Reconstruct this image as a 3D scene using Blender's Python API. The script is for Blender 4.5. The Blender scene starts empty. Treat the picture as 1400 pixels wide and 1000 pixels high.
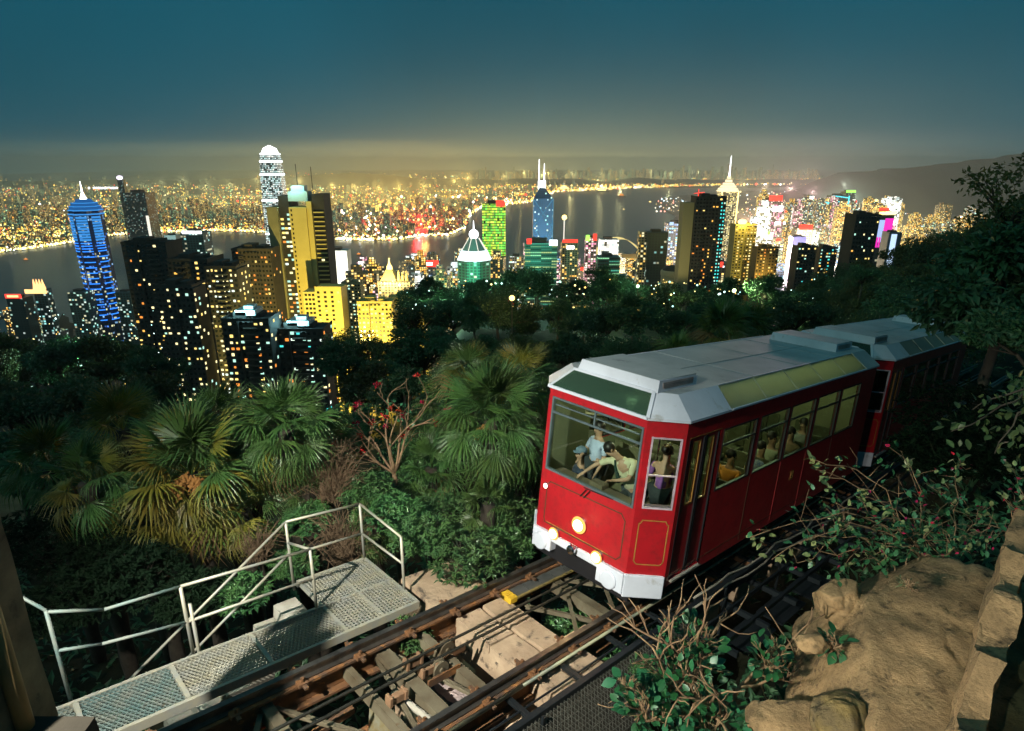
import bpy, bmesh, math, random
from mathutils import Vector, Matrix, noise
from math import sin, cos, pi, radians as rad
random.seed(7)
scene = bpy.context.scene
C = scene.collection

# ------------------------------------------------------------------ camera
FPX, PITCH = 857.34, 0.3136          # focal length in photo pixels, downward pitch
cd = bpy.data.cameras.new('camera'); cam = bpy.data.objects.new('camera', cd); C.objects.link(cam)
cd.sensor_width = 36; cd.sensor_fit = 'HORIZONTAL'; cd.lens = 36*FPX/1400
cd.clip_start = 0.05; cd.clip_end = 80000
cam.rotation_euler = (pi/2-PITCH, 0, 0)
scene.camera = cam

# ------------------------------------------------------------------ world (night sky) and moon
EXPOSURE = 0.0
scene.view_settings.view_transform = 'Standard'; scene.view_settings.look = 'None'
scene.view_settings.exposure = EXPOSURE; scene.view_settings.gamma = 1
scene.view_settings.use_curve_mapping = False
scene.cycles.max_bounces = 8; scene.cycles.transparent_max_bounces = 24
scene.cycles.volume_bounces = 0; scene.cycles.caustics_reflective = False; scene.cycles.caustics_refractive = False
scene.cycles.sample_clamp_indirect = 3.0
scene.cycles.use_denoising = True
MOON_EL, MOON_AZ = rad(38), rad(232)
w = bpy.data.worlds.new('World'); scene.world = w; w.use_nodes = True
nt = w.node_tree; N_ = nt.nodes; L_ = nt.links; N_.clear()
def wn(t, **k):
    n = N_.new(t)
    for a, b in k.items(): setattr(n, a, b)
    return n
def wmath(op, a, b=None, clamp=False):
    n = wn('ShaderNodeMath', operation=op, use_clamp=clamp)
    for i, v in enumerate((a, b)):
        if v is None: continue
        if isinstance(v, (int, float)): n.inputs[i].default_value = v
        else: L_.new(v, n.inputs[i])
    return n.outputs[0]
sky = wn('ShaderNodeTexSky'); sky.sky_type = 'NISHITA'; sky.sun_disc = False
sky.sun_elevation = MOON_EL; sky.sun_rotation = MOON_AZ
tcw = wn('ShaderNodeTexCoord'); sp = wn('ShaderNodeSeparateXYZ'); L_.new(tcw.outputs['Generated'], sp.inputs[0])
zc = wmath('MAXIMUM', sp.outputs[2], 0.0)
lowsky = wmath('EXPONENT', wmath('MULTIPLY', zc, -7.0))          # thicker air near the horizon
glow = wmath('EXPONENT', wmath('MULTIPLY', zc, -21.0))            # light of the city in that air
hl = wmath('SQRT', wmath('MAXIMUM', wmath('SUBTRACT', 1.0, wmath('MULTIPLY', sp.outputs[2], sp.outputs[2])), 0.0001))
azx = wmath('DIVIDE', sp.outputs[0], hl); azy = wmath('DIVIDE', sp.outputs[1], hl)
ca = wmath('ADD', wmath('MULTIPLY', azx, 0.05), wmath('MULTIPLY', azy, 0.9987))   # cosine to the city's bearing
lobe = wmath('EXPONENT', wmath('MULTIPLY', wmath('SUBTRACT', ca, 1.0), 14.0))
glow = wmath('MULTIPLY', glow, lobe)
def wcol(c):
    n = wn('ShaderNodeRGB'); n.outputs[0].default_value = (*c, 1); return n.outputs[0]
def wvec(op, a, b):
    n = wn('ShaderNodeVectorMath', operation=op)
    for i, v in enumerate((a, b)):
        if isinstance(v, tuple): n.inputs[i].default_value = v
        else: L_.new(v, n.inputs[i])
    return n.outputs[0]
def wscale(c, f):
    n = wn('ShaderNodeVectorMath', operation='SCALE'); L_.new(wcol(c), n.inputs[0]) if isinstance(c, tuple) else L_.new(c, n.inputs[0])
    if isinstance(f, (int, float)): n.inputs['Scale'].default_value = f
    else: L_.new(f, n.inputs['Scale'])
    return n.outputs[0]
wnz = wn('ShaderNodeTexNoise'); wnz.inputs['Scale'].default_value = 3.0; wnz.inputs['Detail'].default_value = 3
L_.new(tcw.outputs['Generated'], wnz.inputs['Vector'])
mot = wmath('ADD', wmath('MULTIPLY', wnz.outputs[0], 0.5), 0.75)
tot = wvec('ADD', wscale((0.0045, 0.080, 0.122), mot), wscale((0.0, 0.004, -0.016), lowsky))
tot = wvec('ADD', tot, wscale((0.36, 0.285, 0.08), glow))
tot = wvec('ADD', tot, wscale(sky.outputs[0], 0.0006))
bg = wn('ShaderNodeBackground'); L_.new(tot, bg.inputs[0]); bg.inputs[1].default_value = 1.0
wo = wn('ShaderNodeOutputWorld'); L_.new(bg.outputs[0], wo.inputs[0])
sl = bpy.data.lights.new('moon', 'SUN'); so = bpy.data.objects.new('moon', sl); C.objects.link(so)
sl.energy = 0.34; sl.angle = rad(0.5); sl.color = (0.65, 1.0, 0.80)
mdir = Vector((cos(MOON_EL)*sin(MOON_AZ), cos(MOON_EL)*cos(MOON_AZ), sin(MOON_EL)))
so.rotation_euler = mdir.to_track_quat('Z', 'Y').to_euler()

# ------------------------------------------------------------------ frames of reference
Rv, Fv, Uv = Vector((1, 0, 0)), Vector((0, cos(PITCH), -sin(PITCH))), Vector((0, sin(PITCH), cos(PITCH)))
def ray(px, py): return Fv + Rv*((px-700)/FPX) + Uv*((500-py)/FPX)
def at(px, py, Y): r = ray(px, py); return r*(Y/r.y)                # point of a sight line at depth Y
def onz(px, py, Z): r = ray(px, py); return r*(Z/r.z)               # the same on a level plane
TD = Vector((0.71947741, 0.68382333, -0.12139981)); TS = Vector((0.68891878, -0.72483854, 0)); TN = Vector((0.08799526, 0.08363461, 0.99260369))
TO = Vector((1.19930992, 9.79447226, -6.65717068))                  # the incline: downhill, right-hand, up; front of the tram
TM = Matrix((( TD.x, -TS.x, TN.x, TO.x), (TD.y, -TS.y, TN.y, TO.y), (TD.z, -TS.z, TN.z, TO.z), (0, 0, 0, 1)))
def loc(d, s, w): return TO + TD*d + TS*s + TN*w
def tl(p): q = p-TO; return q.dot(TD), q.dot(TS), q.dot(TN)
SEA = -350.0
def smooth(a, b, x):
    t = min(1, max(0, (x-a)/(b-a))); return t*t*(3-2*t)
PROF = [(-60, 1), (-20, -5), (0, -10.2), (10, -11.2), (16, -13.5), (25, -17.5), (50, -30), (100, -50), (200, -105), (350, -190), (600, -275), (1000, -334), (1300, -348), (1420, -351.5), (1600, -356), (90000, -360)]
def prof(y):
    for (a, b), (c, d) in zip(PROF, PROF[1:]):
        if y <= c: return b+(d-b)*max(0, (y-a))/(c-a)
    return -360
def ground(x, y):
    z = prof(y)
    if y > 14:                                   # wooded spur on the right
        q = x/max(y, 1)
        t = smooth(0.30, 0.72, q)*(1-smooth(200, 330, y))*smooth(14, 40, y)
        z = z*(1-t)+(-0.175*y-5)*t
    if 14 < y < 230:                              # shoulder of the slope carrying the wood below the line
        q = x/y; t = smooth(-.20, -.08, q)*(1-smooth(.4, .6, q))*smooth(22, 40, y)*(1-smooth(165, 228, y)); z = z*(1-t)+(-12.5-.163*y)*t
    p = Vector((x, y, 0)); q = p-TO
    d = q.x*TD.x+q.y*TD.y; s = q.dot(TS)
    d /= (TD.x**2+TD.y**2)
    if d < 40:
        tz = TO.z+TD.z*d-2.6
        k = (1-smooth(26, 40, d))
        bank = tz + 3.7*smooth(1.9, 5.6, s) + 0.25*max(0, s-5.2)
        if s > 0.5: z = z*(1-k)+max(z, bank)*k
        elif s > -3: z = z*(1-k)+min(z, tz)*k if False else z
    return z

# ------------------------------------------------------------------ mesh helpers
def tag(o, label=None, cat=None, group=None, kind=None):
    if label: o['label'] = label
    if cat: o['category'] = cat
    if group: o['group'] = group
    if kind: o['kind'] = kind
    return o
def empty(name, label=None, cat=None, group=None, loc_=None, mw=None):
    o = bpy.data.objects.new(name, None); C.objects.link(o); o.empty_display_size = 0.2
    if mw is not None: o.matrix_world = mw
    elif loc_ is not None: o.location = loc_
    return tag(o, label, cat, group)
class MB:
    def __init__(s): s.v = []; s.f = []; s.mi = []; s.cur = 0
    def add(s, vs, fs):
        b = len(s.v); s.v += [tuple(v) for v in vs]; s.f += [tuple(i+b for i in f) for f in fs]; s.mi += [s.cur]*len(fs); return s
    def box(s, x0, x1, y0, y1, z0, z1):
        return s.add([(x, y, z) for z in (z0, z1) for x, y in ((x0, y0), (x1, y0), (x1, y1), (x0, y1))],
                     [(3, 2, 1, 0), (4, 5, 6, 7), (0, 1, 5, 4), (1, 2, 6, 5), (2, 3, 7, 6), (3, 0, 4, 7)])
    def prism(s, pts, z0, z1):
        n = len(pts)
        return s.add([(x, y, z0) for x, y in pts]+[(x, y, z1) for x, y in pts],
                     [tuple(range(n-1, -1, -1)), tuple(range(n, 2*n))]+[(i, (i+1) % n, n+(i+1) % n, n+i) for i in range(n)])
    def frustum(s, p0, z0, p1, z1):
        n = len(p0)
        return s.add([(x, y, z0) for x, y in p0]+[(x, y, z1) for x, y in p1],
                     [tuple(range(n-1, -1, -1)), tuple(range(n, 2*n))]+[(i, (i+1) % n, n+(i+1) % n, n+i) for i in range(n)])
    def bar(s, a, b, w, h=None, up=(0, 0, 1)):
        a, b = Vector(a), Vector(b); h = h or w; t = (b-a).normalized(); u = Vector(up)
        x = t.cross(u)
        if x.length < 1e-4: x = t.cross(Vector((1, 0, 0)))
        x.normalize(); y = x.cross(t).normalized(); x *= w/2; y *= h/2
        vs = [p+i*x+j*y for p in (a, b) for i, j in ((-1, -1), (1, -1), (1, 1), (-1, 1))]
        return s.add(vs, [(0, 1, 2, 3), (7, 6, 5, 4), (0, 4, 5, 1), (1, 5, 6, 2), (2, 6, 7, 3), (3, 7, 4, 0)])
    def tube(s, pts, r, n=8, r1=None, cap=True):
        pts = [Vector(p) for p in pts]; m = len(pts); rs = r if isinstance(r, (list, tuple)) else [r+((r1 if r1 is not None else r)-r)*i/max(1, m-1) for i in range(m)]
        vs = []; x = None
        for i, p in enumerate(pts):
            t = (pts[min(i+1, m-1)]-pts[max(i-1, 0)])
            if t.length < 1e-9: t = Vector((0, 0, 1))
            t.normalize()
            if x is None:
                x = t.cross(Vector((0.3, 0.1, 1)));
                if x.length < 1e-3: x = t.cross(Vector((1, 0, 0)))
            x = (x-t*x.dot(t)).normalized(); y = t.cross(x)
            vs += [p+(x*cos(2*pi*k/n)+y*sin(2*pi*k/n))*rs[i] for k in range(n)]
        fs = [(i*n+k, i*n+(k+1) % n, (i+1)*n+(k+1) % n, (i+1)*n+k) for i in range(m-1) for k in range(n)]
        if cap: fs += [tuple(range(n-1, -1, -1)), tuple(range((m-1)*n, m*n))]
        return s.add(vs, fs)
    def lathe(s, c, axis, prof_, n=16):
        c = Vector(c); t = Vector(axis).normalized(); x = t.orthogonal().normalized(); y = t.cross(x)
        vs = []
        for h, r in prof_: vs += [c+t*h+(x*cos(2*pi*k/n)+y*sin(2*pi*k/n))*r for k in range(n)]
        m = len(prof_)
        fs = [(i*n+k, i*n+(k+1) % n, (i+1)*n+(k+1) % n, (i+1)*n+k) for i in range(m-1) for k in range(n)]
        fs += [tuple(range(n-1, -1, -1)), tuple(range((m-1)*n, m*n))]
        return s.add(vs, fs)
    def ball(s, c, r, n=8, m=6, sc=(1, 1, 1)):
        c = Vector(c); pr = [(-cos(pi*i/m), max(1e-3, sin(pi*i/m))) for i in range(m+1)]
        vs = [c+Vector((rr*cos(2*pi*k/n)*sc[0], rr*sin(2*pi*k/n)*sc[1], h*sc[2]))*r for h, rr in pr for k in range(n)]
        fs = [(i*n+k, i*n+(k+1) % n, (i+1)*n+(k+1) % n, (i+1)*n+k) for i in range(m) for k in range(n)]
        return s.add(vs, fs)
    def mesh(s, name, mats, smooth_=False, recalc=True):
        me = bpy.data.meshes.new(name); me.from_pydata(s.v, [], s.f)
        for m in (mats if isinstance(mats, (list, tuple)) else [mats]): me.materials.append(m)
        if any(s.mi): me.polygons.foreach_set('material_index', s.mi)
        if recalc:
            bm = bmesh.new(); bm.from_mesh(me); bmesh.ops.recalc_face_normals(bm, faces=bm.faces); bm.to_mesh(me); bm.free()
        if smooth_: me.polygons.foreach_set('use_smooth', [True]*len(me.polygons))
        me.update(); return me
    def obj(s, name, mats, parent=None, mw=None, smooth_=False, bevel=0, recalc=True, seg=2):
        me = s.mesh(name, mats, smooth_, recalc)
        return put(name, me, parent, mw, bevel, seg)
def put(name, me, parent=None, mw=None, bevel=0, seg=2):
    o = bpy.data.objects.new(name, me); C.objects.link(o)
    if parent is not None: o.parent = parent
    if mw is not None:
        if parent is not None: o.matrix_local = mw
        else: o.matrix_world = mw
    if bevel:
        m = o.modifiers.new('bevel', 'BEVEL'); m.width = bevel; m.segments = seg; m.limit_method = 'ANGLE'; m.angle_limit = rad(40)
    return o

# ------------------------------------------------------------------ materials
class NT:
    def __init__(s, name):
        s.m = bpy.data.materials.new(name); s.m.use_nodes = True; s.t = s.m.node_tree; s.t.nodes.clear()
        s.out = s.n('ShaderNodeOutputMaterial')
    def n(s, t, **k):
        x = s.t.nodes.new(t)
        for a, b in k.items(): setattr(x, a, b)
        return x
    def l(s, a, b): s.t.links.new(a, b)
    def setin(s, sock, v):
        if isinstance(v, bpy.types.NodeSocket): s.l(v, sock)
        elif isinstance(v, (tuple, list)) and len(v) == 3 and sock.type == 'RGBA': sock.default_value = (*v, 1)
        else: sock.default_value = v
    def math(s, op, a, b=0.0, c=None, clamp=False):
        x = s.n('ShaderNodeMath', operation=op, use_clamp=clamp); s.setin(x.inputs[0], a); s.setin(x.inputs[1], b)
        if c is not None: s.setin(x.inputs[2], c)
        return x.outputs[0]
    def mix(s, f, a, b, mode='MIX'):
        x = s.n('ShaderNodeMix', data_type='RGBA', blend_type=mode); s.setin(x.inputs[0], f); s.setin(x.inputs[6], a); s.setin(x.inputs[7], b); return x.outputs[2]
    def noise(s, scale, detail=4, rough=0.55, vec=None, dist=0):
        x = s.n('ShaderNodeTexNoise'); x.inputs['Scale'].default_value = scale; x.inputs['Detail'].default_value = detail; x.inputs['Roughness'].default_value = rough; x.inputs['Distortion'].default_value = dist
        if vec is not None: s.l(vec, x.inputs['Vector'])
        return x.outputs[0]
    def ramp(s, f, stops, interp='LINEAR'):
        x = s.n('ShaderNodeValToRGB'); s.setin(x.inputs[0], f); e = x.color_ramp.elements; x.color_ramp.interpolation = interp
        while len(e) < len(stops): e.new(0.5)
        for i, (p, c) in enumerate(stops): e[i].position = p; e[i].color = (*c, 1) if len(c) == 3 else c
        return x.outputs[0]
    def bump(s, h, strength=0.3, dist=0.02):
        x = s.n('ShaderNodeBump'); x.inputs['Strength'].default_value = strength; x.inputs['Distance'].default_value = dist; s.l(h, x.inputs['Height']); return x.outputs[0]
    def princ(s, col, rough=0.5, metal=0.0, spec=0.5, nrm=None, **k):
        p = s.n('ShaderNodeBsdfPrincipled'); s.setin(p.inputs['Base Color'], col); s.setin(p.inputs['Roughness'], rough); s.setin(p.inputs['Metallic'], metal)
        p.inputs['Specular IOR Level'].default_value = spec
        if nrm is not None: s.l(nrm, p.inputs['Normal'])
        for a, b in k.items(): s.setin(p.inputs[a.replace('_', ' ')], b)
        return p.outputs[0]
    def done(s, sh): s.l(sh, s.out.inputs[0]); return s.m
    def obj(s): return s.n('ShaderNodeTexCoord').outputs['Object']
def surf(name, col, rough=0.6, metal=0, scale=3.0, var=0.35, col2=None, bump=0.15, bscale=None, bdist=0.01, spec=0.5, spots=None, rvar=0.2, coat=0):
    t = NT(name); v = t.obj(); n1 = t.noise(scale, 6, 0.6, v)
    c2 = col2 or tuple(c*(1-var) for c in col)
    f = t.ramp(n1, [(0.35, (0, 0, 0)), (0.65, (1, 1, 1))])
    c = t.mix(f, col, c2)
    if spots:
        sc, pos, sp_ = spots; n2 = t.noise(sc, 8, 0.65, v, 0.4); c = t.mix(t.ramp(n2, [(pos, (0, 0, 0)), (min(1, pos+0.1), (1, 1, 1))]), c, sp_)
    nr = t.bump(t.noise(bscale or scale*6, 6, 0.65, v), bump, bdist) if bump else None
    r = t.math('ADD', rough-rvar/2, t.math('MULTIPLY', n1, rvar), clamp=True)
    kw = {'Coat_Weight': coat, 'Coat_Roughness': 0.08} if coat else {}
    return t.done(t.princ(c, r, metal, spec, nr, **kw))
def emit(name, col, strength, sample=False):
    t = NT(name); e = t.n('ShaderNodeEmission'); t.setin(e.inputs[0], col); e.inputs[1].default_value = strength
    t.m.cycles.emission_sampling = 'AUTO' if sample else 'NONE'
    return t.done(e.outputs[0])
def glass(name, tint=(0.75, 0.85, 0.8), gloss=1.0, rough=0.02):
    t = NT(name); tr = t.n('ShaderNodeBsdfTransparent'); t.setin(tr.inputs[0], tint)
    g = t.n('ShaderNodeBsdfGlossy'); g.inputs['Roughness'].default_value = rough
    fr = t.n('ShaderNodeFresnel'); fr.inputs[0].default_value = 1.5
    m = t.n('ShaderNodeMixShader'); t.l(t.math('MULTIPLY', fr.outputs[0], gloss, clamp=True), m.inputs[0]); t.l(tr.outputs[0], m.inputs[1]); t.l(g.outputs[0], m.inputs[2])
    return t.done(m.outputs[0])
def leafmat(name, col, col2, scale=2.0, trans=0.25, rough=0.45, rnd=0.3, spec=0.4):
    t = NT(name); v = t.obj(); f = t.ramp(t.noise(scale, 3, 0.6, v), [(0.35, (0, 0, 0)), (0.65, (1, 1, 1))])
    c = t.mix(f, col, col2)
    oi = t.n('ShaderNodeObjectInfo'); hs = t.n('ShaderNodeHueSaturation'); t.l(c, hs.inputs['Color'])
    t.l(t.math('ADD', 1-rnd, t.math('MULTIPLY', oi.outputs['Random'], 2*rnd)), hs.inputs['Value'])
    t.l(t.math('ADD', 0.48, t.math('MULTIPLY', oi.outputs['Random'], 0.04)), hs.inputs['Hue'])
    p = t.princ(hs.outputs[0], rough, 0, spec)
    tb = t.n('ShaderNodeBsdfTranslucent'); t.l(hs.outputs[0], tb.inputs[0])
    m = t.n('ShaderNodeMixShader'); m.inputs[0].default_value = trans; t.l(p, m.inputs[1]); t.l(tb.outputs[0], m.inputs[2])
    return t.done(m.outputs[0])
def winmat(name, wall, pal, lit=0.3, bay=3.2, fl=3.2, strength=2.0, wfrac=0.3, hfrac=0.3, glassc=(0.02, 0.03, 0.03), rows=False):
    """far facade: rows of windows, some lit, in metres of the building's own space"""
    t = NT(name); tc = t.n('ShaderNodeTexCoord'); s = t.n('ShaderNodeSeparateXYZ'); t.l(tc.outputs['Object'], s.inputs[0])
    nn = t.n('ShaderNodeSeparateXYZ'); t.l(tc.outputs['Normal'], nn.inputs[0])
    ax = t.math('GREATER_THAN', t.math('ABSOLUTE', nn.outputs[0]), 0.7); up = t.math('GREATER_THAN', t.math('ABSOLUTE', nn.outputs[2]), 0.7)
    u = t.math('ADD', t.math('MULTIPLY', s.outputs[1], ax), t.math('MULTIPLY', s.outputs[0], t.math('SUBTRACT', 1.0, ax)))
    oi = t.n('ShaderNodeObjectInfo'); r = oi.outputs['Random']
    u = t.math('DIVIDE', u, bay); v = t.math('DIVIDE', s.outputs[2], fl)
    cu = t.math('FLOOR', u); cv = t.math('FLOOR', v)
    cb = t.n('ShaderNodeCombineXYZ'); t.l(t.math('ADD', cu, t.math('MULTIPLY', ax, 91.0)), cb.inputs[0]) if not rows else t.l(t.math('FLOOR', t.math('DIVIDE', u, 5.0)), cb.inputs[0])
    t.l(cv, cb.inputs[1]); t.l(t.math('MULTIPLY', r, 517.0), cb.inputs[2])
    wn_ = t.n('ShaderNodeTexWhiteNoise'); wn_.noise_dimensions = '3D'; t.l(cb.outputs[0], wn_.inputs[0])
    sc = t.n('ShaderNodeSeparateColor'); t.l(wn_.outputs['Color'], sc.inputs[0])
    isl = t.math('LESS_THAN', sc.outputs[0], lit)
    fu = t.math('FRACT', u); fv = t.math('FRACT', v)
    mk = t.math('MULTIPLY', t.math('LESS_THAN', t.math('ABSOLUTE', t.math('SUBTRACT', fu, 0.5)), 0.5-wfrac/2), t.math('LESS_THAN', t.math('ABSOLUTE', t.math('SUBTRACT', fv, 0.5)), 0.5-hfrac/2))
    mk = t.math('MULTIPLY', mk, t.math('SUBTRACT', 1.0, up))
    col = t.ramp(sc.outputs[1], [(i/len(pal), c) for i, c in enumerate(pal)], 'CONSTANT')
    base = t.mix(mk, wall, glassc)
    st = t.math('MULTIPLY', t.math('MULTIPLY', mk, isl), t.math('MULTIPLY', strength, t.math('ADD', 0.35, sc.outputs[2])))
    sh = t.princ(base, 0.5, 0, 0.4, None, Emission_Color=col, Emission_Strength=st)
    t.m.cycles.emission_sampling = 'NONE'
    return t.done(sh)
# ------------------------------------------------------------------ setting: ground, harbour, far shore, hills, air
def build_ground():
    ys = [-24, -18, -13, -9]+[-6+0.5*i for i in range(60)]
    while ys[-1] < 1750: ys.append(ys[-1]*1.055)
    nc = 150; vs = []; fs = []
    for y in ys:
        for i in range(nc+1):
            q = -1.7+3.4*i/nc; x = q*(max(y, 0)+17)
            z = ground(x, y)
            n = noise.noise(Vector((x*.35, y*.35, 0)))*0.25+noise.noise(Vector((x*.05, y*.05, 5)))*min(6, 0.03*abs(y))
            vs.append((x, y, z+n))
    for r in range(len(ys)-1):
        for i in range(nc):
            a = r*(nc+1)+i; fs.append((a, a+1, a+nc+2, a+nc+1))
    m = MB().add(vs, fs)
    mat = surf('soil', (0.03, 0.032, 0.018), 0.95, scale=0.6, col2=(0.012, 0.016, 0.008), bump=0.5, bscale=5, bdist=0.05, spec=0.1)
    o = m.obj('hillside', mat, smooth_=True); o['kind'] = 'structure'
build_ground()

def build_sea():
    t = NT('water'); v = t.obj()
    mp = t.n('ShaderNodeMapping'); t.l(v, mp.inputs[0]); mp.inputs['Scale'].default_value = (0.03, 0.05, 0.03)
    nr = t.bump(t.noise(1.0, 6, 0.65, mp.outputs[0]), 0.35, 3.0)
    m = t.done(t.princ((0.006, 0.045, 0.055), 0.33, 0, 0.45, nr))
    o = MB().add([(-15900, 500, SEA), (15900, 500, SEA), (15900, 29900, SEA), (-15900, 29900, SEA)], [(0, 1, 2, 3)]).obj('harbour_water', m)
    o['kind'] = 'structure'
build_sea()

COAST = [(-500, 356), (-200, 352), (0, 345), (60, 338), (150, 323), (210, 318), (300, 316), (360, 318), (430, 326), (480, 329), (540, 329), (575, 323), (612, 323), (636, 313), (640, 299), (655, 286), (672, 282), (725, 277), (738, 268), (760, 263), (850, 258), (930, 255), (1000, 253), (1300, 251), (1700, 250)]
def coast(px):
    for (a, b), (c, d) in zip(COAST, COAST[1:]):
        if px <= c: return b+(d-b)*(px-a)/(c-a)
    return 250
land = surf('far_ground', (0.16, 0.14, 0.10), 0.9, scale=0.004, col2=(0.05, 0.06, 0.05), bump=0)
pts = [onz(x, y, SEA) for x, y in COAST]
def slab(name, poly, z, drop):
    m = MB(); n = len(poly)
    m.add([(x, y, z) for x, y in poly]+[(x, y, z-drop) for x, y in poly], [tuple(range(n))]+[(i, (i+1) % n, n+(i+1) % n, n+i) for i in range(n)])
    o = m.obj(name, land); o['kind'] = 'structure'; return o
slab('far_shore', [(p.x, p.y) for p in pts]+[(15800, 29800), (-15800, 29800)], SEA+3, 8)
EAST = [(860, 352), (905, 318), (925, 296), (899, 284), (897, 276), (915, 270), (950, 266), (1010, 262), (1130, 260), (1420, 258)]
pe = [onz(x, y, SEA) for x, y in EAST]
slab('island_shore', [(p.x, p.y) for p in pe]+[(9000, 3000), (3000, 900), (700, 1000)], SEA+4, 9)

def ridge(name, prof_, Y, depth, col):
    vs = []; fs = []; n = 0; rows = 7
    xs = []
    for (a, b), (c, d) in zip(prof_, prof_[1:]):
        k = max(1, int((c-a)/8))
        for i in range(k): xs.append((a+(c-a)*i/k, b+(d-b)*i/k))
    for px, py in xs:
        top = at(px, py+noise.noise(Vector((px*.02, Y*.001, 0)))*4, Y)
        for r in range(rows):
            f = r/(rows-1); g = 1-abs(f-0.5)*2
            z = SEA+(top.z-SEA)*(g**0.8)
            j = noise.noise(Vector((px*.03, r*1.3, Y*.01)))*depth*.12
            vs.append((top.x, Y+(f-0.5)*depth+j, z if g > 0 else SEA-5))
    for i in range(len(xs)-1):
        for r in range(rows-1):
            a = i*rows+r; fs.append((a, a+rows, a+rows+1, a+1))
    mt = surf(name, col, 0.95, scale=0.003, bump=0)
    o = MB().add(vs, fs).obj(name, mt, smooth_=True); o['kind'] = 'structure'
ridge('far_hills', [(-250, 250), (150, 248), (330, 246), (430, 241), (470, 236), (520, 239), (575, 244), (640, 245), (1600, 246)], 11000, 3500, (0.03, 0.05, 0.04))
ridge('island_hills', [(1085, 262), (1120, 246), (1150, 238), (1200, 232), (1270, 226), (1340, 218), (1420, 208), (1600, 205), (1800, 215)], 5200, 1500, (0.03, 0.05, 0.04))

HAZE = 6.2e-5
def build_haze():
    m = MB().box(-16000, 16000, -40, 30000, SEA-14, 165)
    mat = bpy.data.materials.new('haze'); mat.use_nodes = True; t = mat.node_tree; t.nodes.clear()
    o = t.nodes.new('ShaderNodeOutputMaterial'); p = t.nodes.new('ShaderNodeVolumePrincipled')
    p.inputs['Color'].default_value = (0.86, 0.9, 0.86, 1); p.inputs['Density'].default_value = HAZE; p.inputs['Anisotropy'].default_value = 0.0
    t.links.new(p.outputs[0], o.inputs['Volume'])
    ob = m.obj('haze', mat); ob['kind'] = 'stuff'
build_haze()
def street_glow():                                        # the streets of the far shore light the ground and the air above them
    rnd = random.Random(3)
    for i in range(34):
        px = 20+i*33+rnd.uniform(-10, 10); py = (coast(px)-8)*.45+246*.55+rnd.uniform(-8, 8)
        if 690 < px < 1000: py = rnd.uniform(246, 251)
        p = onz(px, py, SEA); f = math.exp(-((px-560)/260)**2)
        l = bpy.data.lights.new('street_glow', 'POINT'); o = bpy.data.objects.new('street_glow', l); C.objects.link(o)
        o.location = (p.x, p.y, SEA+160); l.energy = (1.2+8.5*f)*1.0e6*(p.y/4000); l.color = (.75+.25*f, .8-.12*f, .42-.26*f); l.shadow_soft_size = 2
    for px, py, e, c in ((1040, 300, 3, (1, .7, .45)), (1075, 300, 4, (1, .5, .55)), (1105, 310, 3, (1, .6, .6)), (1150, 290, 2.5, (.8, .85, .7)), (1235, 285, 2.5, (1, .8, .35)), (1010, 290, 2.5, (1, .8, .4))):
        p = onz(px, py, SEA); l = bpy.data.lights.new('street_glow', 'POINT'); o = bpy.data.objects.new('street_glow', l); C.objects.link(o)
        o.location = (p.x, p.y, SEA+190); l.energy = e*2.2e6; l.color = c; l.shadow_soft_size = 2
    for px, py, Y, e, c in ((480, 400, 1000, 4, (1, .82, .4)), (1060, 345, 1000, 16, (1, .68, .5)), (1110, 340, 1100, 16, (1, .75, .55)), (1150, 335, 1200, 14, (.9, .9, .6)), (1230, 318, 1300, 16, (1, .8, .3)), (1030, 350, 1050, 12, (1, .8, .4)), (770, 400, 1200, 5, (1, .8, .5)), (850, 395, 1250, 5, (1, .85, .55)), (930, 395, 1100, 4, (.9, .8, .6)), (60, 430, 1000, 2, (1, .6, .3)), (1000, 385, 900, 3, (1, .8, .4)), (1090, 370, 900, 3, (1, .75, .5))):
        p = at(px, py, Y); l = bpy.data.lights.new('street_glow', 'POINT'); o = bpy.data.objects.new('street_glow', l); C.objects.link(o)
        o.location = (p.x, p.y, max(p.z, SEA+60)); l.energy = e*1.2e5; l.color = c; l.shadow_soft_size = 2
street_glow()
def red_shore():                                          # red neon front on the far shore, mirrored in the harbour
    p = onz(573, 314, SEA); lamp_ = bpy.data.lights.new('neon_front', 'POINT'); o = bpy.data.objects.new('neon_front', lamp_); C.objects.link(o)
    o.location = (p.x, p.y-30, SEA+45); lamp_.energy = 9e6; lamp_.color = (1, .03, .03); lamp_.shadow_soft_size = 12
red_shore()

# ------------------------------------------------------------------ city: palettes and facades
WARM = [(1, .62, .14), (1, .78, .3), (1, .48, .08), (1, .88, .5)]
MIXD = [(1, .66, .18), (1, .84, .4), (.6, 1, .75), (1, .45, .1), (.85, .95, 1)]
COOL = [(.6, 1, .8), (.8, 1, .9), (1, .95, .6), (.4, .95, .9)]
F = {}
F['dim_warm'] = winmat('dim_warm_facade', (.10, .08, .05), WARM, .3, 4, 3.4, 1.8)
F['gold'] = winmat('gold_facade', (.30, .20, .06), [(1, .6, .1), (1, .75, .22), (1, .45, .06), (1, .85, .4)], .65, 4, 3.4, 2.0)
F['mixed'] = winmat('mixed_facade', (.14, .14, .12), MIXD, .4, 4, 3.4, 1.8)
F['teal'] = winmat('teal_facade', (.05, .12, .11), COOL, .22, 4.5, 3.6, .9)
F['pale'] = winmat('pale_facade', (.5, .46, .36), MIXD, .5, 4, 3.4, 1.8)
F['pink'] = winmat('pink_facade', (.34, .2, .22), [(1, .5, .55), (1, .8, .8), (1, .9, .7), (.9, .3, .5)], .6, 4.5, 3.6, 2.0)
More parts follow.
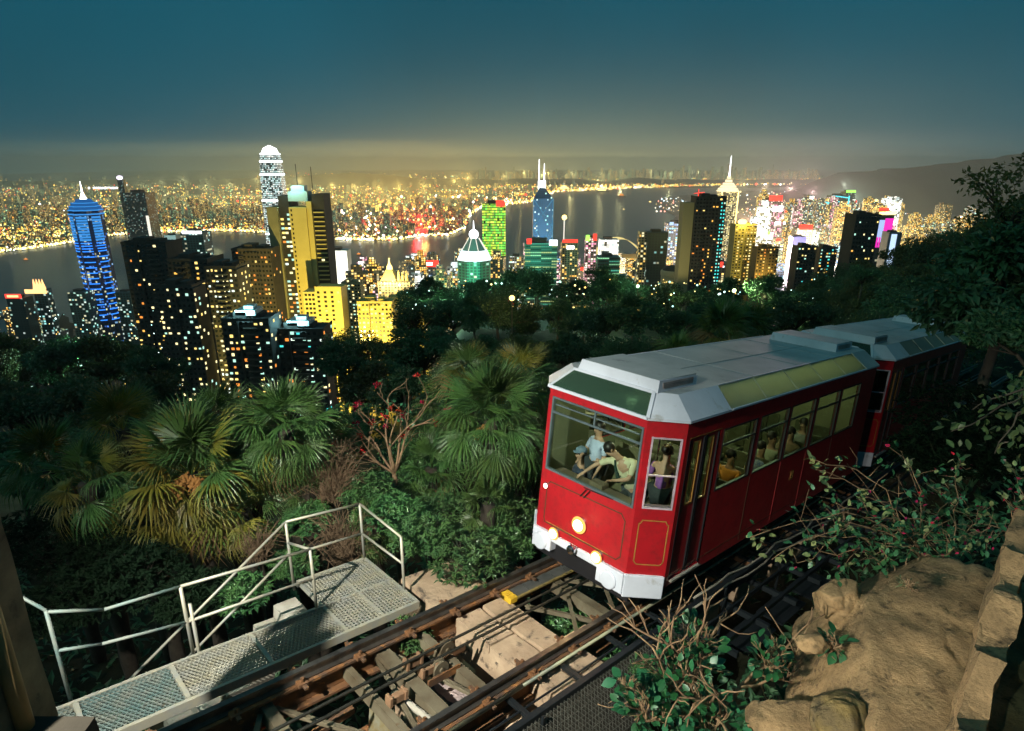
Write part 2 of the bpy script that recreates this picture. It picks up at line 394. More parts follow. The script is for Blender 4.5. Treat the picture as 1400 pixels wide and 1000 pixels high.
F['white'] = winmat('white_facade', (.6, .6, .55), [(1, 1, .95), (1, .95, .8), (.85, 1, 1)], .85, 4.5, 3.6, 2.4, .15, .2)
F['blue'] = winmat('blue_facade', (.07, .1, .2), [(.3, .5, 1), (.7, .85, 1), (1, .8, .4), (.3, .9, 1)], .45, 4.5, 3.6, 1.6)
F['dark'] = winmat('dark_facade', (.03, .05, .045), COOL, .09, 4, 3.4, .7)
F['beige'] = winmat('beige_facade', (.36, .30, .19), WARM, .25, 4, 3.3, 1.6)
F['green_rows'] = winmat('green_lit_facade', (.05, .16, .04), [(.65, 1, .06), (.3, 1, .08), (.85, 1, .12), (.2, .9, .1)], .96, 3.0, 4.6, 1.25, .06, .3)
F['office_rows'] = winmat('office_rows_facade', (.03, .13, .11), [(.8, 1, .35), (.4, 1, .5), (.1, .6, .4)], .62, 3.2, 4.4, .7, .1, .6, rows=True)
F['far'] = winmat('far_estate_facade', (.11, .10, .07), [(1, .62, .12), (1, .78, .25), (1, .85, .45), (1, .45, .08)], .42, 6, 5, 1.5, .35, .4)
F['far_teal'] = winmat('far_pale_facade', (.07, .10, .085), [(.6, 1, .5), (.35, .9, .6), (1, .8, .25)], .4, 6, 5, 1.0, .35, .4)
concrete_dark = surf('dark_concrete', (.06, .05, .04), .9, scale=.15, bump=0)
E_WARM = [emit('window_amber', (1, .52, .09), 1.45), emit('window_yellow', (1, .72, .2), 1.6), emit('window_cream', (1, .86, .42), 1.7), emit('window_orange', (1, .32, .05), 1.3)]
E_COOL = [emit('window_mint', (.55, 1, .8), 1.2), emit('window_white', (.85, 1, .85), 1.8), emit('window_cyan', (.08, .8, .75), 1.3)]
E_RED = emit('red_sign', (1, .05, .03), 2.2); E_WHITE = emit('white_floodlight', (.95, 1, 1), 5.0); E_GOLD = emit('gold_floodlight', (1, .72, .22), 4.0)
E_BLUE = emit('blue_neon', (.03, .25, 1.0), 1.6); E_CYAN = emit('cyan_neon', (.1, .85, 1), 1.6); E_MAG = emit('magenta_neon', (.9, .03, .5), 1.2); E_GREEN = emit('green_neon', (.35, 1, .1), 2.2)
E_SKYB = emit('pale_blue_lit_panel', (.55, .75, 1), 1.3); E_PALE = emit('pale_lit_panel', (1, .95, .8), 1.3)
unlit = surf('unlit_window', (.012, .016, .016), .15, bump=0)

def span(px0, px1, py, Y):
    a, b = at(px0, py, Y), at(px1, py, Y); return (a.x+b.x)/2, b.x-a.x, (a.z+b.z)/2
def base_z(x, y): return max(ground(x, y), SEA+2)-3
def tower(name, label, px0, px1, py, Y, mat, depth=None, yaw=0, cat='building', group=None, plain=False, roof=True):
    x, wd, zt = span(px0, px1, py, Y); z0 = base_z(x, Y); h = zt-z0; dp = depth or wd*.8
    m = MB()
    a, b = wd/2, dp/2
    m.box(-a, a, -b, b, 0, h)
    mw = Matrix.Translation((x, Y+b, z0)) @ Matrix.Rotation(yaw, 4, 'Z')
    if plain:
        if roof: m.box(-a*.5, a*.4, -b*.5, b*.5, h, h+wd*.12)
        o = m.obj(name, mat, mw=mw); tag(o, label, cat, group); return o, (a, b, h)
    r = empty(name, label, cat, group, mw=mw)
    m.obj('facade', mat, r)
    if roof: MB().box(-a*.55, a*.35, -b*.5, b*.5, h, h+wd*.12).obj('roof_house', concrete_dark, r)
    return r, (a, b, h)

def win_mesh(wd, ht):
    return [MB().box(-wd/2, wd/2, -.08, .08, 0, ht).mesh('window', e) for e in E_WARM+E_COOL]
def near_tower(name, label, px0, px1, py, Y, depth, wall, cols, lit, pal=(0, 0, 1, 1, 2, 3), yaw=0, py_low=600, fl=3.3, seed=1, side=0, sidecols=4, gable=0.0, balc=None, group=None, bands=True):
    """one residential tower whose windows are real panes set proud of the wall"""
    rnd = random.Random(seed)
    x, wd, zt = span(px0, px1, py, Y); z0 = base_z(x, Y)-8; h = zt-z0; a, b = wd/2, depth/2
    mw = Matrix.Translation((x, Y+b, z0)) @ Matrix.Rotation(yaw, 4, 'Z')
    r = empty(name, label, 'tower block', group, mw=mw)
    m = MB()
    nb = max(2, cols//3)
    for i in range(nb):                                # bays step in and out
        x0 = -a+wd*i/nb; x1 = -a+wd*(i+1)/nb; o_ = 1.2*(i % 2)
        m.box(x0+(.002 if i else 0), x1-.002, -b+o_, b-o_, 0, h-(1.5 if i % 2 else 0))
    m.obj('wall', wall, r)
    lowz = max(2, at((px0+px1)/2, py_low, Y).z-z0)
    ws = win_mesh(wd/cols*.54, 1.55); dk = MB()
    nfl = int((h-2)/fl)
    hot = [rnd.random() for _ in range(cols+sidecols)]
    count = 0
    for k in range(nfl):
        z = h-2.6-k*fl
        if z < lowz: break
        for c in range(cols):
            xx = -a+wd*(c+.5)/cols; yy = -b+1.2*((int((c+.5)/cols*nb)) % 2)-.06
            if rnd.random() < lit*(0.25+1.5*hot[c]**2)*1.9*(.7+.6*k/max(1, nfl)) and count < 290:
                o = put('window', ws[rnd.choice(pal)], r); o.location = (xx+rnd.uniform(-.3, .3), yy, z); o.scale = (rnd.uniform(.55, 1.25), 1, rnd.uniform(.6, 1.05)); count += 1
            else: dk.box(xx-wd/cols*.26, xx+wd/cols*.26, yy-.04, yy+.06, z, z+1.5)
        if side:
            for c in range(sidecols):
                yy = -b+depth*(c+.5)/sidecols
                if rnd.random() < lit*(0.3+1.5*hot[cols+c]) and count < 290:
                    o = put('window', ws[rnd.choice(pal)], r); o.location = (side*(a+.06), yy, z); o.rotation_euler = (0, 0, pi/2); count += 1
    d = dk.obj('unlit_window', unlit, r, recalc=False); d['kind'] = 'stuff'
    top = MB(); top.box(-a*.6, -a*.05, -b*.6, b*.5, h-2, h+3.2); top.box(a*.1, a*.5, -b*.4, b*.6, h-2, h+2.0)
    top.obj('roof_house', wall, r)
    par = MB(); par.box(-a-.15, a+.15, -b-.15, -b+.2, h-.6, h+1.0); par.box(-a-.15, -a+.2, -b+.21, b, h-.6, h+1.0); par.box(a-.2, a+.15, -b+.21, b, h-.6, h+1.0)
    par.obj('parapet', wall, r)
    if balc:
        bx0, bx1, bm = balc; bme = None
        for k in range(min(nfl, 70)):
            z = h-5-k*fl
            if z < lowz: break
            if bme is None: bme = MB().box(-(bx1-bx0)*wd/2, (bx1-bx0)*wd/2, -1.3, 0, 0, .9).mesh('balcony', bm)
            o = put('balcony', bme, r); o.location = (-a+wd*(bx0+bx1)/2, -b+.3, z)
    return r, (a, b, h)
def lamp(name, kind, p, energy, col=(1, 1, 1), target=None, size=60, blend=.5, radius=.3):
    l = bpy.data.lights.new(name, kind); o = bpy.data.objects.new(name, l); C.objects.link(o); o.location = p
    l.energy = energy; l.color = col
    if kind in ('POINT', 'SPOT'): l.shadow_soft_size = radius
    if kind == 'SPOT':
        l.spot_size = rad(size); l.spot_blend = blend
        o.rotation_euler = (Vector(target)-Vector(p)).to_track_quat('-Z', 'Y').to_euler()
    return o

# ------------------------------------------------------------------ near tower blocks on the slope
brown = surf('brown_render', (.045, .034, .026), .85, scale=.2, bump=0)
black = surf('dark_render', (.025, .022, .02), .85, scale=.2, bump=0)
grey = surf('grey_render', (.10, .10, .08), .85, scale=.2, bump=0)
yellow = surf('yellow_render', (.52, .42, .14), .8, scale=.1, var=.12, bump=0)
near_tower('tower_block', 'dark slab tower block at the left end of the near row, beside the blue skyscraper', 165, 226, 333, 430, 22, black, 10, .16, seed=3, side=1, py_low=585, balc=(.55, .8, brown))
near_tower('tower_block', 'black tower block with stepped roof line in the middle of the dark row', 228, 283, 356, 405, 24, black, 9, .17, seed=4, side=1, py_low=595, balc=(.2, .45, brown))
near_tower('tower_block', 'low dark tower block in front, with a column of paired cream windows', 212, 262, 392, 365, 18, black, 8, .2, seed=15, side=1, py_low=595, pal=(1, 2, 2, 4))
near_tower('tower_block', 'dark tower block with wide bright yellow windows, left of the brown tower block', 280, 322, 366, 395, 22, black, 7, .36, pal=(1, 1, 2, 2, 5), seed=5, side=1, py_low=595, balc=(.3, .7, grey))
near_tower('tower_block', 'brown tower block with small orange windows directly left of the tall yellow tower', 316, 369, 342, 450, 24, brown, 11, .2, pal=(0, 3, 3, 1), seed=6, side=1, py_low=520, balc=(.1, .3, brown))
r, (a, b, h) = near_tower('tower_block', 'dark balconied tower block with white lit roof house, left one of the two nearest', 302, 367, 438, 310, 18, black, 9, .3, seed=8, side=1, pal=(1, 2, 4, 3), balc=(.45, .75, brown), py_low=605)
MB().box(-a*.5, a*.35, -b*.6, b*.6, h+1.5, h+4.2).box(-a*.2, a*.2, -b*.3, b*.3, h+4.2, h+6).obj('lit_roof_house', surf('pale_roof_render', (.6, .65, .65), .7, bump=0), r)
[lamp('roof_light', 'POINT', (r.matrix_world @ Vector((a*fx, -b*.85, h+4.2)))[:], 5200, (.4, .92, 1)) for fx in (-.45, .1)]
r, (a, b, h) = near_tower('tower_block', 'dark balconied tower block with white lit roof house, right one of the two nearest', 371, 441, 452, 320, 18, black, 9, .28, seed=9, side=1, pal=(4, 2, 3, 3, 5, 6), balc=(.4, .75, brown), py_low=605)
MB().box(-a*.45, a*.4, -b*.6, b*.6, h+1.5, h+4.2).box(-a*.15, a*.25, -b*.3, b*.3, h+4.2, h+6).obj('lit_roof_house', bpy.data.materials['pale_roof_render'], r)
[lamp('roof_light', 'POINT', (r.matrix_world @ Vector((a*fx, -b*.85, h+4.2)))[:], 5200, (.4, .92, 1)) for fx in (-.45, .1)]

def tall_yellow_tower():
    Y = 470; x, wd, zt = span(362, 441, 268, Y); z0 = base_z(x, Y)-10; h = zt-z0; a = wd/2
    r = empty('yellow_tower', 'tall yellow floodlit tower block with dark balcony strip, highest of the near towers', 'tower block', mw=Matrix.Translation((x, Y, z0)))
    X = lambda f: -a+wd*f
    MB().box(X(0), X(.19), 0, 20, 0, h-8).obj('wing', surf('olive_render', (.22, .20, .11), .85, scale=.1, bump=0), r)
    MB().box(X(.192), X(.40), 3, 20, 0, h).obj('core', black, r)
    MB().box(X(.402), X(.70), -1.5, 16, 0, h-8).box(X(.703), X(.79), -.3, 16, 0, h-4).obj('yellow_slab', yellow, r)
    MB().box(X(.793), X(1.0), 1.5, 20, 0, h+1).obj('balcony_wing', black, r)
    crown = MB().box(X(.38), X(.72), 2, 14, h-4, h+3).box(X(.43), X(.66), 4, 12, h+3, h+7).obj('crown', surf('teal_roof', (.35, .5, .5), .6, bump=0), r)
    MB().tube([(X(.52), 8, h+7), (X(.52), 8, h+22)], .25).obj('mast', black, r); MB().tube([(X(.78), 8, h), (X(.78), 8, h+20)], .25).obj('mast', black, r)
    rnd = random.Random(5); ws = win_mesh(2.2, 1.5); dk = MB(); bal = MB().box(-wd*.09, wd*.09, -1.6, 0, 0, .7).mesh('balcony', yellow)
    lowz = at(400, 540, Y).z-z0; k = 0
    while True:
        z = h-11-k*3.3
        if z < lowz: break
        dk.box(X(.43), X(.455), -1.58, -1.4, z, z+1.6)
        if k > 34: [dk.box(X(f), X(f)+1.3, -.03, .05, z, z+1.4) for f in (.05, .12)]
        for f in (.23, .29, .35):
            if rnd.random() < .42:
                o = put('window', ws[rnd.choice((1, 2, 2, 4, 5, 3))], r); o.location = (X(f), 2.94, z)
        if rnd.random() < .12: o = put('window', ws[rnd.choice((1, 2, 4))], r); o.location = (X(.9), 1.44, z)
        o = put('balcony', bal, r); o.location = (X(.90), 1.5, z-1.0); k += 1
    o = dk.obj('unlit_window', unlit, r, recalc=False); o['kind'] = 'stuff'
    c = Vector((x, Y, z0+h*.75))
    lamp('facade_floodlight', 'SPOT', c+Vector((25, -120, -70)), 1500000, (1, .80, .20), c+Vector((wd*.1, 0, -35)), 105)
    lamp('roof_light', 'POINT', (x+X(.5), Y-3, z0+h+9), 16000, (.5, 1, .95))
tall_yellow_tower()
def lower_yellow_tower():
    Y = 440; x, wd, zt = span(430, 466, 394, Y); z0 = base_z(x, Y)-10; h = zt-z0; a = wd/2
    r = empty('yellow_tower', 'lower yellow tower block with dark window columns, right of the tall yellow tower', 'tower block', mw=Matrix.Translation((x, Y, z0)))
    MB().box(-a, a, 0, 16, 0, h).obj('wall', yellow, r); MB().box(-a-9, -a-.003, 1, 14, 0, h-3).obj('wing', yellow, r)
    MB().box(-a, a, -.2, .6, h-.3, h+1).obj('parapet', yellow, r)
    dk = MB(); ws = win_mesh(1.6, 1.5); rnd = random.Random(4)
    for k in range(30):
        z = h-4-k*3.3
        for f in (-.38, -.12, .14):
            dk.box(a*2*f-.9, a*2*f+.9, -.06, .05, z, z+1.6)
        for xx in (-a-7, -a-4.4, -a-1.8): dk.box(xx-.9, xx+.9, .94, 1.05, z-2, z-.4)
        if rnd.random() < .4: o = put('window', ws[rnd.choice((1, 2, 2))], r); o.location = (a*2*rnd.choice((-.38, -.12, .14, .38)), -.05, z)
    o = dk.obj('unlit_window', unlit, r, recalc=False); o['kind'] = 'stuff'
    lamp('facade_floodlight', 'SPOT', Vector((x+25, Y-60, z0+h-75)), 38000, (1, .8, .25), (x, Y, z0+h-30), 90)
lower_yellow_tower()
def yellow_mid(label, px0, px1, py, Y, lit, seed, energy):
    r, (a, b, h) = near_tower('yellow_block', label, px0, px1, py, Y, 16, yellow, max(4, int((px1-px0)/5)), lit, pal=(1, 2, 2, 0), seed=seed, side=0, py_low=520)
    p = r.matrix_world.translation
    lamp('facade_floodlight', 'SPOT', (p.x+12, Y-45, p.z+h-40), energy, (1, .78, .22), (p.x, Y, p.z+h-14), 100)
yellow_mid('yellow apartment block with a grid of lit windows, left of the two flaring floodlights', 488, 536, 414, 450, .4, 21, 24000)
yellow_mid('yellow apartment block behind trees under the flaring floodlights', 531, 583, 408, 480, .34, 22, 28000)
for i, (px, py, Yy, R, lab) in enumerate([(545, 462, 440, 1.5, 'flaring yellow floodlight on the slope between two yellow blocks'), (568, 459, 440, 1.9, 'largest flaring yellow floodlight, right of the yellow apartment block')]):
    p = at(px, py, Yy); r = empty('street_lamp', lab, 'lamp', loc_=p)
    MB().ball((0, 0, 0), R).obj('lamp_head', E_GOLD, r); MB().tube([(0, 0, -R), (0, 0, ground(p.x, p.y)-p.z)], .2).obj('pole', black, r)
    lamp('street_light', 'POINT', p+Vector((0, -2.5, 0)), 12000, (1, .7, .25))
near_tower('tower_block', 'pale yellow residential tower behind the lower yellow tower', 466, 492, 388, 620, 20, surf('pale_render', (.36, .32, .17), .8, scale=.2, bump=0), 6, .5, pal=(1, 2, 2, 4), seed=31, py_low=480)

# ------------------------------------------------------------------ landmark towers
def blue_tower():
    Y = 1000; x, wd, zt = span(96, 138, 287, Y); z0 = SEA; h = zt-z0; a = wd/2*.95
    r = empty('blue_tower', 'blue floodlit skyscraper with stepped crown and white spire at far left', 'skyscraper', mw=Matrix.Translation((x, Y, z0)))
    star = [(a*(1 if k % 2 else .82)*cos(2*pi*k/16+.2), a*(1 if k % 2 else .82)*sin(2*pi*k/16+.2)) for k in range(16)]
    gl = surf('deep_blue_glass', (.02, .05, .16), .25, bump=0)
    MB().prism(star, 0, h-6).obj('shaft', winmat('blue_tower_glass', (.015, .03, .11), [(.1, .3, 1), (.3, .6, 1), (.9, .9, .5)], .25, 4, 4, .9), r)
    rings = int(h*.95/4.2); rm = None
    for k in range(rings):
        z = h-12-k*4.2
        if z < at(150, 440, Y).z-z0: break
        g = 1-k/62
        if k % 2 and k > 12: continue
        for q, (t0, wv) in enumerate(((-2.25, .34), (-1.35, .34), (-.45, .3))):
            m = MB(); n = 4
            pa = [((a*1.0)*cos(t0-wv+2*wv*i/n), (a*1.0)*sin(t0-wv+2*wv*i/n)) for i in range(n+1)]
            pb = [(px*1.04, py*1.04) for px, py in pa]
            key = ('ring', q, k < 9)
            if key not in CACHE: CACHE[key] = m.prism(pa+pb[::-1], 0, 3.0 if k < 9 else 1.5).mesh('light_band', E_BLUE2 if k < 9 else E_BLUE)
            o = put('light_band', CACHE[key], r); o.location = (0, 0, z)
    s = lambda f: [(px*f, py*f) for px, py in star]
    for f0, f1, za, zb, mt in ((1.08, 1.08, -7, -5, E_BLUE2), (1.0, 1.0, -5, -1, gl), (1.04, 1.04, -1, .6, E_BLUE2), (.96, .92, .6, 5, E_BLUE3), (.95, .95, 5, 6, E_BLUE2), (.82, .76, 6, 10, E_BLUE3), (.79, .79, 10, 11, E_BLUE2), (.6, .42, 11, 16, E_BLUE3)):
        MB().frustum(s(f0), h+za, s(f1), h+zb).obj('crown_tier', mt, r)
    MB().lathe((0, 0, h+16), (0, 0, 1), [(0, 5), (5, 3), (10, 1.2), (26, .4)], 8).obj('spire', E_WHITE, r)
CACHE = {}
E_BLUE2 = emit('blue_light_band', (.06, .38, 1), .85); E_BLUE3 = emit('blue_crown_light', (.02, .16, .5), .7)
blue_tower()
def white_crown_tower():
    Y = 1650; x, wd, zt = span(357, 386, 230, Y); z0 = SEA; h = at(370, 199, Y).z-z0; a = wd/2
    r = empty('white_crown_tower', 'tallest skyscraper with glowing white crown and tapering lit bands, behind the yellow tower', 'skyscraper', mw=Matrix.Translation((x, Y, z0)) @ Matrix.Rotation(.12, 4, 'Z'))
    fm = winmat('lit_band_glass', (.3, .34, .34), [(.8, 1, 1), (1, 1, .9), (.6, .85, .8)], .72, 3.6, 4.4, 1.6, .25, .4)
    q = lambda f: [(-a*f, -a*f), (a*f, -a*f), (a*f, a*f), (-a*f, a*f)]
    lv = [(0, 1.05), (.45, 1.0), (.66, .97), (.82, .9), (.9, .82), (.945, .72)]
    for (f0, s0), (f1, s1) in zip(lv, lv[1:]):
        MB().frustum(q(s0), h*f0, q(s1*1.01), h*f1-1).obj('storey_block', fm, r)
        MB().frustum(q(s1*1.03), h*f1-1, q(s1*1.03), h*f1+3).obj('light_band', E_WHITE, r)
    for k in range(-3, 4):                              # crown of bright fins
        xx = a*.62*k/3
        for sy in (-1, 1):
            MB().frustum([(xx-1.4, sy*a*.62-2), (xx+1.4, sy*a*.62-2), (xx+1.4, sy*a*.62+2), (xx-1.4, sy*a*.62+2)], h*.945, [(xx*.75-1, sy*a*.4-1), (xx*.75+1, sy*a*.4-1), (xx*.75+1, sy*a*.4+1), (xx*.75-1, sy*a*.4+1)], h-abs(k)*2.2).obj('crown_fin', E_WHITE, r)
    MB().frustum(q(.6), h*.945, q(.42), h-6).obj('crown', E_WHITE, r)
white_crown_tower()
def triangle_tower():
    Y = 1300; x, wd, _ = span(729, 756, 300, Y); z0 = SEA; a = wd/2
    h1 = at(742, 272, Y).z-z0; h2 = at(742, 258, Y).z-z0
    r = empty('triangular_tower', 'dark blue glass skyscraper with crossed lit bracing and twin white masts', 'skyscraper', mw=Matrix.Translation((x, Y+a, z0)))
    gm = winmat('dark_blue_glass', (.015, .06, .10), [(.6, .95, .8), (1, .8, .4), (.9, 1, .9)], .07, 3.6, 4, 1.6)
    MB().add([(-a, -a, 0), (a, -a, 0), (a, a, 0), (-a, a, 0), (-a, -a, h1), (a, -a, h1), (a, a, h1*.93), (-a, a, h1*.93), (-a*.25, -a*.1, h2+6), (-a*.05, 0, h2+6)],
             [(3, 2, 1, 0), (0, 1, 5, 4), (1, 2, 6, 5), (2, 3, 7, 6), (3, 0, 4, 7), (4, 5, 9, 8), (5, 6, 9), (6, 7, 8, 9), (7, 4, 8)]).obj('glass_shaft', gm, r)
    bt = emit('brace_light', (.2, .55, .75), .55); st = (h1)/5
    for k in range(5):
        z1 = h1-k*st*1.0; z2 = z1-st
        for p, q in (((-a, z1), (a, z2)), ((a, z1), (-a, z2))): MB().bar((p[0], -a-.4, p[1]), (q[0], -a-.4, q[1]), 1.3).obj('brace', bt, r)
    for sx in (-1, 1): MB().bar((sx*a, -a-.4, 0), (sx*a, -a-.4, h1), 1.4).obj('edge_light', bt, r)
    for xx, py in ((-a*.42, 218), (a*.1, 224)):
        MB().tube([(xx, 0, h2-4), (xx, 0, at(738, py, Y).z-z0)], 1.6, 6, .5).obj('mast', E_WHITE, r)
    MB().box(-a*.5, a*.25, -4, 4, h2, h2+14).obj('mast_base', E_WHITE, r)
triangle_tower()
lamp('facade_floodlight', 'SPOT', at(742, 340, 1150), 1800000, (.1, .5, 1), at(742, 300, 1300), 60)
def pyramid_tower():
    Y = 850; x, wd, zt = span(624, 670, 358, Y); z0 = base_z(x, Y); h = zt-z0; a = wd/2
    r = empty('pyramid_tower', 'octagonal tower with white floodlit pyramid roof, glowing ball and mast', 'building', mw=Matrix.Translation((x, Y+a, z0)))
    oc = lambda f: [(a*f*1.06*cos(2*pi*k/8+pi/8), a*f*1.06*sin(2*pi*k/8+pi/8)) for k in range(8)]
    MB().prism(oc(1), 0, h).obj('shaft', winmat('green_tower_stone', (.05, .17, .12), COOL, .1, 5, 4, 1.4), r)
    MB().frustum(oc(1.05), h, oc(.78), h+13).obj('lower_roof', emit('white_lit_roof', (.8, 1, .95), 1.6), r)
    MB().frustum(oc(.72), h+13, oc(.3), h+29).obj('upper_roof', surf('grey_glass_roof', (.2, .26, .3), .2, bump=0), r)
    for k in range(8):
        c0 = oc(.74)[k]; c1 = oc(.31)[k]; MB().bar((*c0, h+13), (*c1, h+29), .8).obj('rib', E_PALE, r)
    MB().ball((0, 0, h+34), 6.5, 12, 8).obj('glowing_ball', E_WHITE, r)
    MB().tube([(0, 0, h+40), (0, 0, at(647, 304, Y).z-z0)], .9, 6, .3).obj('mast', E_WHITE, r)
pyramid_tower()
lamp('facade_floodlight', 'SPOT', at(640, 400, 760), 600000, (.1, 1, .55), at(647, 372, 850), 70)
lamp('facade_floodlight', 'SPOT', at(735, 400, 860), 200000, (.15, 1, .65), at(740, 360, 950), 70)
def spire_tower():
    Y = 2100; x, wd, zt = span(984, 1006, 262, Y); z0 = SEA; h = zt-z0; a = wd/2
    r = empty('gold_spire_tower', 'skyscraper with golden pyramid top and tall lit spire, behind the balconied dark tower', 'skyscraper', mw=Matrix.Translation((x, Y, z0)))
    MB().prism([(-a, -a), (a, -a), (a, a), (-a, a)], 0, h).obj('shaft', winmat('gold_edge_glass', (.3, .24, .12), [(1, .8, .3), (1, .9, .5)], .6, 5, 4, 1.6), r)
    for xx in (-a, a): MB().bar((xx, -a-.5, 0), (xx, -a-.5, h), 3).obj('edge_light', E_GOLD, r)
    z = h
    for f, dz in ((1.15, 6), (1.0, 7), (.8, 8), (.58, 8), (.36, 10), (.2, 12)):
        MB().frustum([(-a*f, -a*f), (a*f, -a*f), (a*f, a*f), (-a*f, a*f)], z, [(-a*f*.86, -a*f*.86), (a*f*.86, -a*f*.86), (a*f*.86, a*f*.86), (-a*f*.86, a*f*.86)], z+dz*.75).obj('crown_tier', emit('pale_gold_light', (1, .85, .5), 1.6) if 'pale_gold_light' not in bpy.data.materials else bpy.data.materials['pale_gold_light'], r); z += dz
    MB().tube([(0, 0, z-4), (0, 0, at(995, 213, Y).z-z0)], 2.6, 6, .5).obj('spire', E_WHITE, r)
spire_tower()
def sign(r, mat, x0, x1, y, z0, z1, name='sign'):
    return MB().box(x0, x1, y-.8, y, z0, z1).obj(name, mat, r)
r, (a, b, h) = tower('green_tower', 'square skyscraper lit bright yellow green over its whole face', 659, 691, 279, 1150, F['green_rows']); sign(r, E_RED, a*.2, a*.95, -b, h-5, h+6)
r, (a, b, h) = tower('office_tower', 'dark green office tower with lit rows, in front of the twin masted tower', 718, 762, 333, 950, F['office_rows'])
sign(r, E_RED, -a*.9, -a*.6, -b, h-1, h+7); sign(r, E_WHITE, a*.5, a*1.0, -b, h-3, h+5)
r, (a, b, h) = tower('grey_tower', 'small grey slab building between the green tower and the dark green office tower', 696, 717, 351, 1100, F['pale'])
def teal_tower():
    r, (a, b, h) = tower('harbour_tower', 'dark teal tower with one glowing white edge across the water at left', 168, 198, 264, 2600, F['dark'])
    sign(r, E_PALE, a*.72, a*.98, -b, h*.2, h*.62, 'lit_edge')
    r, (a, b, h) = tower('harbour_tower', 'slim tower with violet white beacon behind the dark teal tower', 160, 168, 246, 3000, F['dark'], roof=False)
    MB().ball((0, -b, h+9), 11, sc=(1.3, 1, .8)).obj('beacon', emit('violet_beacon', (.85, .7, 1), 4), r)
teal_tower()
r, (a, b, h) = tower('white_slab', 'plain white lit slab building at the water edge right of the tall yellow tower', 442, 474, 343, 950, surf('white_render', (.75, .74, .68), .7, bump=0), depth=24); p = r.matrix_world.translation
lamp('facade_floodlight', 'SPOT', (p.x+20, p.y-110, p.z+h-60), 1500000, (1, .97, .85), (p.x, p.y, p.z+h-30), 70)
def golden_dome():
    Y = 800; x, wd, zt = span(516, 560, 386, Y); z0 = base_z(x, Y); h = zt-z0; a = wd/2
    r = empty('dome_building', 'building with golden floodlit dome and small spires above the yellow blocks', 'building', mw=Matrix.Translation((x, Y+a, z0)))
    MB().box(-a, a, -a, a, 0, h).obj('facade', F['beige'], r)
    st = surf('gold_stone', (.55, .42, .16), .7, bump=0)
    MB().frustum([(-a*.9, -a*.6), (a*.1, -a*.6), (a*.1, a*.6), (-a*.9, a*.6)], h, [(-a*.6, -a*.3), (-a*.2, -a*.3), (-a*.2, a*.3), (-a*.6, a*.3)], h+13).obj('dome', st, r)
    MB().lathe((-a*.4, 0, h+12), (0, 0, 1), [(0, 4), (5, 3.5), (8, 1.5), (16, .3)], 10).obj('lantern', E_GOLD, r)
    for xx in (.25, .5, .75): MB().lathe((a*xx, -a*.5, h), (0, 0, 1), [(0, 2.4), (6, 2.2), (14, .2)], 6).obj('pinnacle', st, r)
    p = Vector((x, Y, z0+h)); lamp('dome_floodlight', 'POINT', p+Vector((-a*.4, -14, 5)), 160000, (1, .8, .35)); lamp('dome_floodlight', 'POINT', p+Vector((a*.5, -14, 5)), 90000, (1, .8, .35))
golden_dome()
r, (a, b, h) = tower('red_sign_building', 'tower with bright red rooftop sign glowing over the harbour', 556, 603, 366, 1150, F['mixed'], depth=30)
sign(r, E_RED, -a*.3, a*.85, -b+2, h+1, h+13, 'rooftop_sign'); sign(r, E_WHITE, a*.15, a*.5, -b+1, h+4, h+9, 'lit_lettering_panel')
lamp('sign_light', 'POINT', r.matrix_world @ Vector((0, -b-12, h+8)), 120000, (1, .06, .04))
r, (a, b, h) = tower('grey_tower', 'slab building with red sign and pole light, right of the dark green office tower', 768, 791, 332, 1000, F['beige']); sign(r, E_RED, -a*.9, a*.9, -b, h, h+5); sign(r, E_WHITE, -a*.4, a*.5, -b, h-10, h-5, 'lit_panel')
MB().tube([(-a*.7, 0, h), (-a*.7, 0, h+36)], .8, 6).obj('mast', E_PALE, r); MB().ball((-a*.7, 0, h+38), 4).obj('beacon', E_GOLD, r)
r, (a, b, h) = tower('neon_tower', 'slim tower with pink and green neon strips', 801, 816, 325, 1050, F['pink']); sign(r, E_GREEN, -a, -a*.3, -b, h-6, h+4); sign(r, E_RED, a*.3, a, -b, h-5, h+6)
r, (a, b, h) = tower('white_tower', 'bright white office block beside the harbour exhibition hall', 821, 846, 328, 1120, F['white'])
tower('office_tower', 'dark green office block below the bright white one', 818, 848, 352, 900, F['office_rows'])
def hall():
    Y = 1750; x, wd, zt = span(812, 884, 330, Y); z0 = SEA; h = zt-z0
    r = empty('exhibition_hall', 'long harbour hall with glowing curved yellow roof', 'hall', mw=Matrix.Translation((x, Y, z0)))
    m = MB(); n = 14
    up = [(-wd/2+wd*i/n, h*.72+h*.34*sin(pi*i/n)) for i in range(n+1)]
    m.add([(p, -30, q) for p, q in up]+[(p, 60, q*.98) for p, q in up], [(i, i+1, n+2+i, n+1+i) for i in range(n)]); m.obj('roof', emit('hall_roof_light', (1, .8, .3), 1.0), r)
    MB().box(-wd*.46, wd*.46, -26, 55, 0, h*.7).obj('facade', F['gold'], r)
hall()
def beige_pair():
    r, (a, b, h) = tower('beige_tower', 'dark flat fronted tower with pale beige side wing, in front of the harbour', 886, 914, 318, 820, F['dark'])
    MB().box(-a-9, -a-.05, -b*.3, b, 0, h).obj('side_wing', F['beige'], r)
beige_pair()
